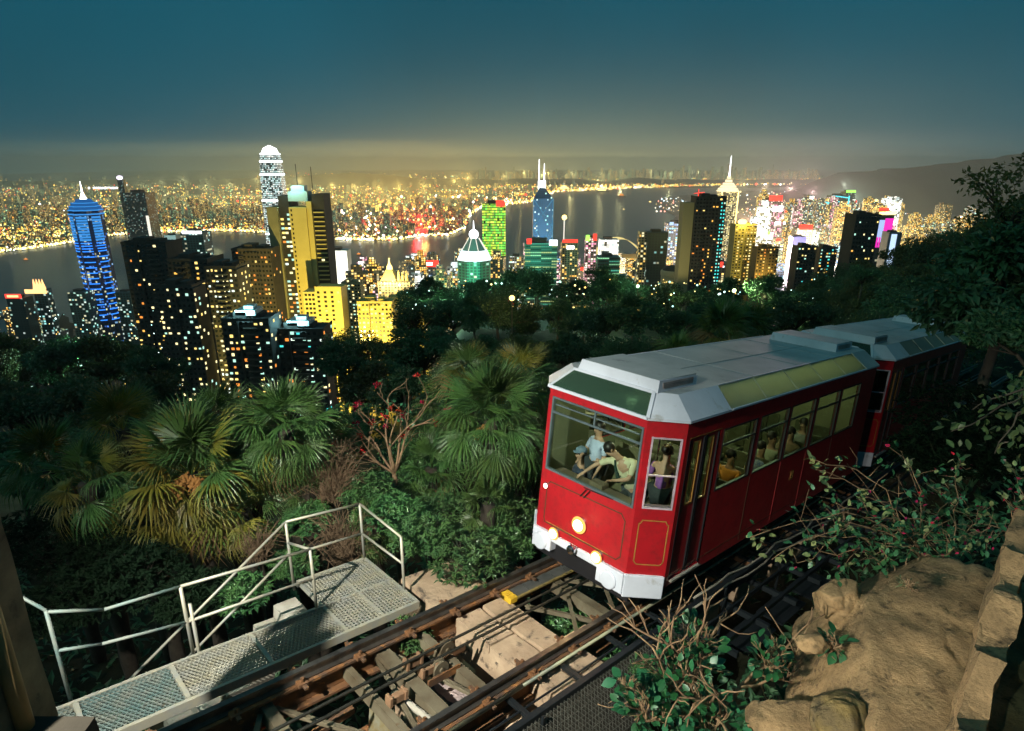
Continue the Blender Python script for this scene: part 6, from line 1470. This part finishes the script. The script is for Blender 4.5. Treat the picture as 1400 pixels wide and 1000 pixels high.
p = at(1000, 435, 26); r = empty('lamp_post', 'thin pole standing between the two palms behind the tram', 'pole', loc_=(p.x, p.y, ground(p.x, p.y)))
hh = at(1000, 412, 26).z-ground(p.x, p.y); MB().tube([(0, 0, 0), (0, 0, hh)], .045, 8).obj('pole', surf('olive_pole', (.2, .2, .06), .6, bump=0), r); MB().ball((0, 0, hh), .07, 8, 6).obj('cap', oldsteel, r)

# branching shrubs
def grow(m, p, d, L, r, depth, rnd, tips, spread=.6, kids=3, gravity=0.0, wig=.25):
    pts = [p]; q = p.copy(); dd = d.normalized()
    for i in range(4):
        dd = (dd+rv(rnd)*wig+Vector((0, 0, -gravity))).normalized(); q = q+dd*(L/4); pts.append(q.copy())
    m.tube(pts, r, 6 if r > .012 else 4, r*.62)
    if depth == 0: tips.append((q.copy(), dd.copy())); return
    for k in range(kids):
        i = rnd.randint(2, 4); base = pts[i]
        nd = (dd+rv(rnd)*spread).normalized(); grow(m, base, nd, L*rnd.uniform(.6, .85), r*.6, depth-1, rnd, tips, spread, kids, gravity, wig)
    tips.append((q.copy(), dd.copy()))
def leaf_mesh(L, W, mat, fold=.2):
    m = MB(); vs = []; prof_ = [(0, 0), (.18, .30), (.42, .5), (.68, .42), (.88, .2), (1, 0)]
    for x, y in prof_: vs += [(x*L, y*W, y*W*fold-.15*L*x*x), (x*L, 0, -.15*L*x*x), (x*L, -y*W, y*W*fold-.15*L*x*x)]
    fs = []
    for i in range(len(prof_)-1):
        a = i*3; fs += [(a, a+3, a+4, a+1), (a+1, a+4, a+5, a+2)]
    m.add(vs, fs); return m.mesh('leaf', mat, smooth_=True, recalc=False)
GLOSS = leafmat('glossy_leaf', (.022, .13, .042), (.014, .085, .03), 6, .12, .42, .3, .6)
BOUG = leafmat('bougainvillea_leaf', (.04, .16, .06), (.03, .11, .045), 6, .2, .4, .3)
BOUGP = leafmat('pale_new_leaf', (.30, .34, .13), (.2, .28, .12), 6, .25, .4, .25)
PINK = leafmat('pink_bract', (.62, .03, .10), (.45, .02, .06), 6, .3, .5, .2)
REDF = leafmat('red_flower', (.45, .015, .02), (.3, .01, .012), 6, .2, .5, .2)
def orient(p, ax, rnd, sc=1.0, up=Vector((0, 0, 1))):
    ax = ax.normalized(); z = (up+rv(rnd)*.6); y = z.cross(ax)
    if y.length < 1e-3: y = ax.orthogonal()
    y.normalize(); z = ax.cross(y)
    return Matrix(((ax.x, y.x, z.x, p.x), (ax.y, y.y, z.y, p.y), (ax.z, y.z, z.z, p.z), (0, 0, 0, 1))) @ Matrix.Scale(sc, 4)
def shrub(name, label, cat, base, stems, wood_, leafset, nleaf, seed, depth=3, kids=3, spread=.6, gravity=0, wig=.25, maxleaf=290, tipleaf=True, r0=.03, group=None, spread_leaf=.12, up_only=None):
    rnd = random.Random(seed); r = empty(name, label, cat, group, loc_=base); m = MB(); tips = []
    for d, L in stems: grow(m, Vector((0, 0, 0)), Vector(d), L, r0, depth, rnd, tips, spread, kids, gravity, wig)
    m.obj('branch', wood_, r, smooth_=True)
    c = 0
    while c < min(nleaf, maxleaf):
        p, d = rnd.choice(tips)
        me = rnd.choice(leafset); q = p+rv(rnd)*spread_leaf-d*rnd.uniform(0, .12)
        put('flower' if me.name.startswith('flower') else 'leaf', me, r, orient(q, d+rv(rnd)*.9, rnd, rnd.uniform(.7, 1.25))); c += 1
    return r, tips
gl = [leaf_mesh(.095, .062, GLOSS), leaf_mesh(.115, .072, GLOSS), leaf_mesh(.08, .055, GLOSS)]
bl = [leaf_mesh(.075, .042, BOUG), leaf_mesh(.085, .05, BOUG)]; pl_ = [leaf_mesh(.085, .055, BOUGP)]
pk = leaf_mesh(.05, .04, PINK); pk.name = 'flower_bract'; rf = leaf_mesh(.16, .09, REDF); rf.name = 'flower_red'
def onground(px, py, Y): p = at(px, py, Y); return Vector((p.x, p.y, ground(p.x, p.y)))
# glossy shrub with bare twigs in front of the tram, right of the track
b = at(985, 985, 4.7)
def twig_shrub():
    shrub('twiggy_shrub', 'shrub with bare pinkish twigs above glossy dark green leaves, right of the track in front', 'shrub', b, [((-.35, .25, 1), .72), ((.55, .3, .8), .8), ((-.75, .0, .75), .75), ((.1, .4, 1), .72), ((.9, .35, .5), .8), ((-.1, .1, 1), .6)], palebark, gl, 0, 3, 2, 4, .75, 0, .42, r0=.024)
twig_shrub()
def leafy(label, px, py, Y, rad_, n, seed, leafs=gl, zs=.7):
    rnd = random.Random(seed); p = at(px, py, Y); r = empty('leafy_shrub', label, 'shrub', loc_=p-Vector((0, 0, rad_*zs)))
    m = MB(); tips = []
    for k in range(6): grow(m, Vector((0, 0, 0)), Vector((rnd.uniform(-1, 1), rnd.uniform(-1, 1), 1.1)), rad_*.8, .012, 2, rnd, tips, .7, 3, 0, .3)
    m.obj('branch', palebark, r, smooth_=True)
    for i in range(n):
        v = rv(rnd); v.z = v.z*.8+.2; q = Vector((v.x*rad_, v.y*rad_, rad_*zs+v.z*rad_*zs))*1.0*(rnd.random()**.3)
        put('leaf', rnd.choice(leafs), r, orient(q, v+rv(rnd)*.7, rnd, rnd.uniform(.7, 1.3)))
leafy('dense glossy dark green shrub below the bare twigs in front of the tram', 935, 935, 4.75, .40, 270, 2)
leafy('glossy green shrub at the bottom edge right of the mesh ledge', 975, 985, 4.35, .30, 150, 3)
leafy('glossy shrub filling the lower left side of the dense one', 885, 965, 4.5, .26, 150, 12)
leafy('glossy shrub behind the bare twigs, nearest the tram corner', 945, 880, 5.2, .30, 170, 13)
leafy('small sprig of large round glossy leaves left of the dense shrub, over the mesh ledge', 858, 935, 4.4, .10, 14, 4)
leafy('small glossy plant in the crevice of the big boulder', 1142, 880, 4.9, .12, 26, 5)
leafy('dark leafy shrub under the twigs, beside the small boulder', 1050, 900, 5.0, .22, 60, 6)
leafy('tiny grey green tuft growing on top of the big boulder', 1240, 798, 5.3, .07, 40, 7, [leaf_mesh(.06, .012, leafmat('grey_green_blade', (.10, .14, .06), (.06, .09, .04), 6))])
# bougainvillea reaching over the tram from behind the boulder
b = at(1262, 775, 6.6)
def boug(label, px, py, Y, targets, nleaf, seed, pale=.25, flowers=.05, dense=0):
    rnd = random.Random(seed); b = at(px, py, Y); r = empty('bougainvillea', label, 'bougainvillea', loc_=b); m = MB(); spots = []
    for tx, ty, tY in targets:
        t = at(tx, ty, tY)-b; n = 9; pts = []
        for i in range(n+1):
            f = i/n; p = t*f+Vector((0, 0, .35*t.length*sin(pi*f)*.5))+rv(rnd)*.05*(0 < i < n); pts.append(p)
            if f > .25: spots.append((p, (t).normalized(), f))
        m.tube(pts, .009, 5, .003)
        for q in range(7 if pale > .1 else 0): put('leaf', pl_[0], r, orient(pts[-1]-t.normalized()*rnd.uniform(0, .28)+rv(rnd)*.045, rv(rnd)+t.normalized()*.4, rnd, rnd.uniform(.8, 1.3)))
        for i in range(3, n):
            if rnd.random() < .8:
                e = pts[i]+(rv(rnd)+t.normalized()*.4)*rnd.uniform(.15, .45); mid_ = pts[i].lerp(e, .5)+rv(rnd)*.04; m.tube([pts[i], mid_, e], .004, 4, .0015); spots += [(e, (e-pts[i]).normalized(), .8), (mid_, (e-pts[i]).normalized(), .6)]
    m.obj('branch', palebark, r, smooth_=True)
    for i in range(nleaf):
        p, d, f = rnd.choice(spots); k = rnd.random()
        me = pk if k < flowers else (pl_[0] if (f > .88 and rnd.random() < .8) or rnd.random() < pale*.3 else rnd.choice(bl))
        put('flower' if me is pk else 'leaf', me, r, orient(p+rv(rnd)*.055, d+rv(rnd)*.9, rnd, rnd.uniform(.75, 1.3)))
boug('bougainvillea with long pale tipped sprays reaching left over the tram side', 1265, 770, 6.6, [(1112, 628, 6.6), (1120, 655, 6.4), (1025, 735, 5.9), (1055, 765, 5.9), (1240, 625, 7.2), (1140, 700, 6.4), (1180, 680, 6.6), (1100, 740, 6.0), (1210, 700, 6.5)], 215, 1)
boug('bougainvillea thicket with pink bracts between the spray and the boulder', 1300, 770, 6.9, [(1310, 625, 7.6), (1260, 690, 7.2), (1350, 690, 7.2), (1220, 740, 6.5), (1330, 730, 7), (1290, 660, 7.4), (1190, 760, 6.2)], 215, 2, .15, .12)
boug('bougainvillea with pink flowers at the right edge above the slab rock', 1390, 740, 7.0, [(1370, 680, 7.2), (1405, 690, 7.2), (1340, 740, 6.8), (1320, 700, 7.4), (1300, 750, 6.6), (1390, 640, 7.6)], 260, 3, .1, .16)
boug('dark green creeper filling the hollow behind the big boulder', 1230, 790, 6.3, [(1130, 730, 6.2), (1180, 735, 6.4), (1270, 730, 6.6), (1330, 760, 6.6), (1090, 770, 6.0), (1160, 770, 6.0)], 280, 4, .05, .03)
ov = [leaf_mesh(.13, .075, leafmat('overhang_leaf', (.10, .15, .05), (.05, .10, .035), 6, .2, .4, .3))]
def overhang(label, pts, n, seed):
    rnd = random.Random(seed); b = at(*pts[0]); r = empty('overhanging_branch', label, 'branch', loc_=b); m = MB(); sp_ = []
    for a in pts[1:]:
        t = at(*a)-b; q = [t*(i/6)+rv(rnd)*.06*(0 < i < 6) for i in range(7)]; m.tube(q, .02, 5, .006); sp_ += q[2:]
    m.obj('branch', bark, r, smooth_=True)
    for i in range(n): put('leaf', ov[0], r, orient(rnd.choice(sp_)+rv(rnd)*.28, rv(rnd)+Vector((0, 0, -.6)), rnd, rnd.uniform(.7, 1.3)))
overhang('dark leafy branch hanging in from the right edge above the pink flowers', [(1430, 520, 8.5), (1330, 560, 8.5), (1300, 590, 8.3), (1360, 620, 8.2), (1390, 570, 8.6), (1400, 640, 8.0)], 170, 5)

# coral tree, dry scrub and undergrowth left of the track
def coral_tree():
    b = onground(545, 690, 14); rnd = random.Random(12)
    r = empty('coral_tree', 'bare pale branched tree with red flower clusters left of the hanging palm', 'tree', loc_=b); m = MB(); tips = []
    H = at(530, 640, 14.5).z-b.z
    m.tube([(0, 0, 0), (-.1, .1, H*.5), (-.1, .2, H)], .08, 8, .06)
    for d, L in (((-.9, .2, 1.0), 1.15), ((-.5, .3, 1.3), 1.2), ((.3, .2, 1.3), 1.25), ((.6, 0, 1.1), 1.0), ((-.1, -.3, 1.4), 1.1), ((-1.2, 0, .6), 1.0)): grow(m, Vector((-.1, .2, H)), Vector(d), L, .035, 3, rnd, tips, .55, 2, 0, .22)
    m.obj('branch', palebark, r, smooth_=True)
    for i in range(26):
        p, d = rnd.choice(tips); f = MB()
        for k in range(12): leaf_card(f, Vector((0, 0, 0))+rv(rnd)*.03, rv(rnd)+Vector((0, 0, .5)), rv(rnd), .11, .05)
        f.obj('flower', REDF, r, Matrix.Translation(p), recalc=False)
    for i in range(60):
        p, d = rnd.choice(tips); put('leaf', bl[0], r, orient(p+rv(rnd)*.1, rv(rnd), rnd, 1.6))
coral_tree()
def dry_scrub(label, px, py, Y, R, n, seed, col=None):
    rnd = random.Random(seed); p = at(px, py, Y); r = empty('dry_scrub', label, 'scrub', loc_=(p.x, p.y, p.z-R)); m = MB()
    for i in range(n):
        a = Vector((rnd.uniform(-.3, .3)*R, rnd.uniform(-.3, .3)*R, rnd.uniform(0, .6)*R)); e = Vector((rnd.gauss(0, .55)*R, rnd.gauss(0, .5)*R, R*rnd.uniform(.4, 1.9))); c = a.lerp(e, .55)+rv(rnd)*R*.25+Vector((0, 0, R*.25))
        m.tube([a, a.lerp(c, .6)+rv(rnd)*.03, c, e+Vector((0, 0, -R*.25*rnd.random()))], .008, 4, .003, cap=False)
    m.obj('twig', col or surf('dry_twig', (.17, .11, .06), .9, scale=5, bump=0) if 'dry_twig' not in bpy.data.materials else bpy.data.materials['dry_twig'], r, recalc=False)
dry_scrub('tangle of brown dry twigs above the platform railing', 452, 640, 12.5, .85, 260, 1)
dry_scrub('hanging mat of dry brown creeper behind the platform', 470, 735, 11.2, .75, 240, 2)
dry_scrub('small dry brown tangle right of the flowering palm', 350, 740, 11, .5, 120, 3)
us = random.Random(55)
def bush(label, px, py, Y, R, n, leaf, mat, seed, droop=.3):
    rnd = random.Random(seed); p = at(px, py, Y); r = empty('bush', label, 'bush', loc_=p-Vector((0, 0, R*.8))); m = MB(); t = MB()
    for i in range(n):
        v = rv(rnd); v.z = abs(v.z); c = Vector((v.x*R, v.y*R, R*.3+v.z*R*.75))*(rnd.random()**.3)
        for k in range(6):
            a = rnd.uniform(0, 2*pi); ax = Vector((cos(a), sin(a), rnd.uniform(-.5, .5)))+v*.5; leaf_card(m, c, ax, Vector((0, 0, 1))+rv(rnd)*.3, leaf*rnd.uniform(.7, 1.3), leaf*.36)
        if i % 8 == 0: t.tube([(0, 0, 0), c*.5+rv(rnd)*.05, c], .008, 4, .003)
    t.obj('stem', bark, r, recalc=False); m.obj('foliage', mat, r, recalc=False)
for i, (px, py, Y, R, lab) in enumerate([(640, 745, 10.2, .75, 'bright green leafy bush beside the concrete block, below the tall fan palm'), (575, 720, 10.5, .6, 'green bush behind the right end of the platform railing'), (690, 735, 11.2, .6, 'green bush close to the left buffer of the tram'), (700, 690, 12.2, .6, 'shaded bush between the small fan palm and the tram'), (600, 690, 12.5, .8, 'dark bush below the coral tree'), (540, 690, 11.5, .6, 'broad leafed bush right of the dry tangle'), (500, 660, 12.5, .6, 'bush between the dry tangle and the coral tree'), (420, 700, 12, .55, 'bush with star shaped leaf rosettes above the gangway'), (330, 800, 10, .5, 'pale green bush seen through the gangway railing'), (400, 760, 11.4, .5, 'leafy bush just behind the platform'), (70, 610, 18, 1.6, 'dark mass of foliage at the left edge'), (560, 620, 15, 1.0, 'dark bush behind the coral tree'), (480, 570, 18, 1.3, 'dark bush left of the coral tree'), (760, 700, 13, .8, 'bush hidden in the shade behind the tram front'), (860, 905, 8.2, .35, 'low green plants growing through the track frame'), (785, 850, 9.6, .5, 'green plants under the track beside the slot cover'), (560, 860, 8.6, .35, 'small green plants between the gangway and the rail')]):
    bush(lab, px, py, Y, R, int(150+R*160), .13 if R < 1 else .2, LEAF3, 200+i)
def undergrowth():
    rnd = random.Random(5); m = MB()
    for i in range(15000):
        y = 5.5+34*rnd.random()**1.6; x = rnd.uniform(-1.0, 1.25)*(y+3); q = Vector((x, y, 0))-TO; s_ = q.dot(TS)
        if -1.5 < s_ < 2.4 and y < 12: continue
        z = ground(x, y)+rnd.uniform(0, .25); a = rnd.uniform(0, 2*pi)
        L = rnd.uniform(.12, .3)*(1+y*.03)
        leaf_card(m, Vector((x, y, z)), Vector((cos(a), sin(a), rnd.uniform(.1, 1.2))), Vector((0, 0, 1))+rv(rnd)*.4, L, L*.4)
    o = m.obj('undergrowth', LEAF, recalc=False); tag(o, 'dark low undergrowth covering the slope around the track', 'undergrowth', kind='stuff')
undergrowth()
def litter():
    rnd = random.Random(9); m = MB()
    for i in range(900):
        p = at(rnd.gauss(1085, 45), rnd.gauss(905, 40), rnd.uniform(4.4, 5.6)); z = ground(p.x, p.y)+rnd.uniform(.05, .35); a = rnd.uniform(0, 2*pi)
        leaf_card(m, Vector((p.x, p.y, z)), Vector((cos(a), sin(a), rnd.uniform(-.3, .3))), Vector((0, 0, 1))+rv(rnd)*.5, rnd.uniform(.03, .07), .025)
    o = m.obj('leaf_litter', leafmat('fallen_leaf', (.16, .05, .05), (.10, .05, .03), 8, .1, .7), recalc=False); tag(o, 'drift of reddish fallen leaves between the shrub and the boulder', 'fallen leaves', kind='stuff')
litter()
SHADE = leafmat('shade_darkened_leaf', (.008, .022, .009), (.005, .015, .006), 2, .1, .8, .2, .1)  # shade put into the leaf colour, for bushes that should look unlit
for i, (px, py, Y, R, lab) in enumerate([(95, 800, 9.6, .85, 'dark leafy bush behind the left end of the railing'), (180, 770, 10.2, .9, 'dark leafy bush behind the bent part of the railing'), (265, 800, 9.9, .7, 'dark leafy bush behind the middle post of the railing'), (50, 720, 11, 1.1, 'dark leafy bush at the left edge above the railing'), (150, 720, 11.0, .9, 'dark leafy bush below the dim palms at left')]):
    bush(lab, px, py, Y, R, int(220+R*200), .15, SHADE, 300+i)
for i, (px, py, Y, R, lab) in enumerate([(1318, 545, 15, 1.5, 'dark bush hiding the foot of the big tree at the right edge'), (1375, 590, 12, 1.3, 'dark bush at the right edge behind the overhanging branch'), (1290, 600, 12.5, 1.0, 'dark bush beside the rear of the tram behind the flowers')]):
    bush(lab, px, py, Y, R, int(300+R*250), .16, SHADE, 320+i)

# ------------------------------------------------------------------ rocks on the right
def rockmat(name, a, b_, c):
    t = NT(name); v = t.obj(); n1 = t.noise(1.3, 8, .62, v, .6); n2 = t.noise(4.5, 10, .7, v, .3); n3 = t.noise(22, 8, .7, v)
    col = t.mix(t.ramp(n1, [(.42, (0, 0, 0)), (.56, (1, 1, 1))]), a, b_)
    col = t.mix(t.ramp(n2, [(.55, (0, 0, 0)), (.66, (1, 1, 1))]), col, c)
    col = t.mix(t.math('MULTIPLY', t.ramp(n3, [(.5, (0, 0, 0)), (.75, (1, 1, 1))]), .5), col, (.05, .04, .02))
    h = t.math('ADD', t.math('MULTIPLY', n2, .8), t.math('MULTIPLY', n3, .5))
    return t.done(t.princ(col, .9, 0, .25, t.bump(h, .8, .05)))
ROCK = rockmat('sandy_rock', (.43, .285, .14), (.25, .17, .085), (.085, .062, .035))
ROCK2 = rockmat('mossy_rock', (.16, .12, .06), (.25, .18, .06), (.06, .05, .03))
def rock(label, c, ax, rotz, seed, mat, amp=.12, tilt=0, sub=5, planes=16, p_=3.0):
    bm = bmesh.new(); bmesh.ops.create_icosphere(bm, subdivisions=sub, radius=1)
    rnd = random.Random(seed*13); o_ = Vector((seed*3.1, seed*1.7, seed)); pl = []
    for i in range(planes): n = rv(rnd); pl.append((n, rnd.uniform(.74, .98)))
    for v in bm.verts:
        n = v.co.normalized(); p = n*((abs(n.x)**p_+abs(n.y)**p_+abs(n.z)**p_)**(-1/p_))
        for pn, pd in pl:                                  # broken faces
            s = p.dot(pn)-pd
            if s > 0: p = p-pn*s*.9
        q = Vector((p.x*ax[0], p.y*ax[1], p.z*ax[2]))*1.4+o_
        lay = abs(noise.noise(Vector((q.x*1.2, q.y*1.2, q.z*4.5)))); cr = abs(noise.noise(q*1.5+Vector((9, 3, 1))))
        dsp = noise.noise(q*1.3)*amp+noise.noise(q*3.1)*amp*.5+noise.noise(q*7.5)*amp*.3+noise.noise(q*17)*amp*.16+noise.noise(q*36)*amp*.07-amp*.8*max(0, .06-cr)/.06-amp*.35*max(0, .12-lay)/.12
        p = p*(1+dsp); v.co = Vector((p.x*ax[0], p.y*ax[1], p.z*ax[2]))
    me = bpy.data.meshes.new('boulder'); bm.to_mesh(me); bm.free(); me.materials.append(mat); me.polygons.foreach_set('use_smooth', [True]*len(me.polygons))
    o = put('boulder', me, None, Matrix.Translation(c) @ Matrix.Rotation(rotz, 4, 'Z') @ Matrix.Rotation(tilt, 4, 'X')); tag(o, label, 'rock'); return o
rock('big sandy boulder with a flat top at the lower right', (4.0, 4.75, -5.28), (1.28, 2.1, 1.0), -.55, 1, ROCK, .04, sub=6, p_=7, planes=9, tilt=-.04)
rock('small rounded boulder at the left shoulder of the big one', at(1150, 822, 5.6), (.27, .24, .2), .4, 2, ROCK, .12)
rock('small dark boulder at the bottom edge, left of the big one', at(1150, 990, 4.0), (.30, .24, .22), 1.0, 3, ROCK2, .12)
rock('pale broken stone wedged between the big boulder and the shrubs', at(1112, 880, 4.9), (.17, .12, .09), .3, 4, ROCK, .12, sub=4)
rock('sandy stone ledge below the shrubs, left of the small dark boulder', at(1090, 1000, 4.2), (.42, .34, .16), .2, 8, ROCK, .1)
def slab_rock(label, a, b, h0, thick, lean, mat, seed, amp):
    """a broken sheet of rock standing on edge, from plan point a to b"""
    a, b = Vector(a), Vector(b); d = b-a; L = d.length
    bm = bmesh.new(); bmesh.ops.create_cube(bm, size=1); bmesh.ops.subdivide_edges(bm, edges=bm.edges, cuts=40, use_grid_fill=True)
    for v in bm.verts:
        x = (v.co.x+.5)*L; y = -(v.co.y+.5)*thick; z = (v.co.z+.5)*h0; q = Vector((x+seed*5, y, z))
        z *= 1-.22*abs(noise.noise(Vector((x*1.1, seed, 0))))
        n = noise.noise(q*1.7)*.6+noise.noise(q*4.5)*.35+noise.noise(q*11)*.18+noise.noise(q*25)*.09
        lay = noise.noise(Vector((x*.35+seed, y*3, z*5.5)))
        v.co = Vector((x+n*amp*.5, y+lean*(1-z/h0)+(n+lay*.6)*amp*(1 if v.co.y > 0 else -1)*.8, z+n*amp*.8))
    me = bpy.data.meshes.new('rock_sheet'); bm.to_mesh(me); bm.free(); me.materials.append(mat)
    o = put('rock_sheet', me, None, Matrix.Translation(a) @ Matrix.Rotation(math.atan2(d.y, d.x), 4, 'Z')); return tag(o, label, 'rock')
slab_rock('upright sheet of ochre rock with a bright broken edge at the right side', (2.85, 3.1, -5.4), (5.35, 5.85, -5.4), 1.95, .16, .10, ROCK, 1, .10)
slab_rock('thick tan slab of rock at the right edge beyond a dark gap', (3.22, 2.75, -5.4), (5.85, 5.6, -5.4), 1.98, .5, .05, ROCK, 2, .13)

# ------------------------------------------------------------------ lamps standing in the wood
for i, (px, py, Y, c, e, lab) in enumerate([(678, 404, 150, (.45, 1, .75), 16000, 'bright mint lamp on the crest of the wood below the green tower'), (765, 402, 160, (.5, 1, .85), 12000, 'mint lamp on the crest of the wood below the dark green office tower'), (600, 440, 110, (.5, 1, .7), 9000, 'mint lamp among the trees below the red rooftop sign'), (870, 425, 120, (.6, 1, .6), 9000, 'pale green lamp among the trees below the beige tower'), (1000, 432, 95, (.8, 1, .5), 7000, 'yellow green lamp among the trees below the balconied dark tower'), (700, 470, 70, (1, .6, .2), 1500, 'amber lamp deep in the wood left of the tram roof'), (110, 500, 70, (.5, 1, .8), 5000, 'mint lamp among the dark trees below the blue skyscraper')]):
    p = at(px, py, Y); g = ground(p.x, p.y); p.z = max(p.z, g+9)
    r = empty('street_lamp', lab, 'lamp', loc_=(p.x, p.y, g)); hgt = p.z-g
    MB().tube([(0, 0, 0), (0, 0, hgt)], .07, 6).obj('pole', oldsteel, r); MB().ball((0, 0, hgt+.25), .32, 8, 6).obj('lamp_head', emit('lamp_glass_%d' % i, c, 4), r)
    lamp('street_light', 'POINT', p+Vector((0, 0, .9)), e, c)

# ------------------------------------------------------------------ station floodlight, out of frame on the left
fp = Vector((-5.7, -.5, 2.7)); ft = Vector((-2.2, 9.6, -6.8))
r = empty('floodlight', 'station floodlight on a pole beside the track', 'floodlight', loc_=(fp.x, fp.y-.3, -6))
MB().tube([(0, 0, 0), (0, 0, 9.0)], .08, 10).obj('pole', oldsteel, r)
dirv = (ft-fp).normalized()
MB().lathe(fp-dirv*.35-r.location, dirv, [(0, .12), (.15, .22), (.3, .26), (.302, .24)], 16).obj('housing', darksteel, r)
lamp('floodlight_beam', 'SPOT', fp, 18500, (1, .96, .86), ft, 58.5, 1.0, .12)
pp = Vector((-3.4, .1, -.7)); r = empty('boulder_fill_lamp', 'unseen lamp on a post, added to light the boulder', 'lamp', loc_=(pp.x, pp.y-.2, -9))  # unseen lamp added only to brighten the boulder from the left
MB().tube([(0, 0, 0), (0, 0, 8.4)], .05, 8).obj('pole', oldsteel, r); MB().lathe((-.1, .0, 8.35), (.8, .5, -.3), [(0, .06), (.1, .12), (.12, .1)], 12).obj('housing', darksteel, r)
lamp('boulder_fill_beam', 'SPOT', pp, 4300, (1, .93, .80), Vector((4.3, 5.2, -4.4)), 46, 1.0, .06)
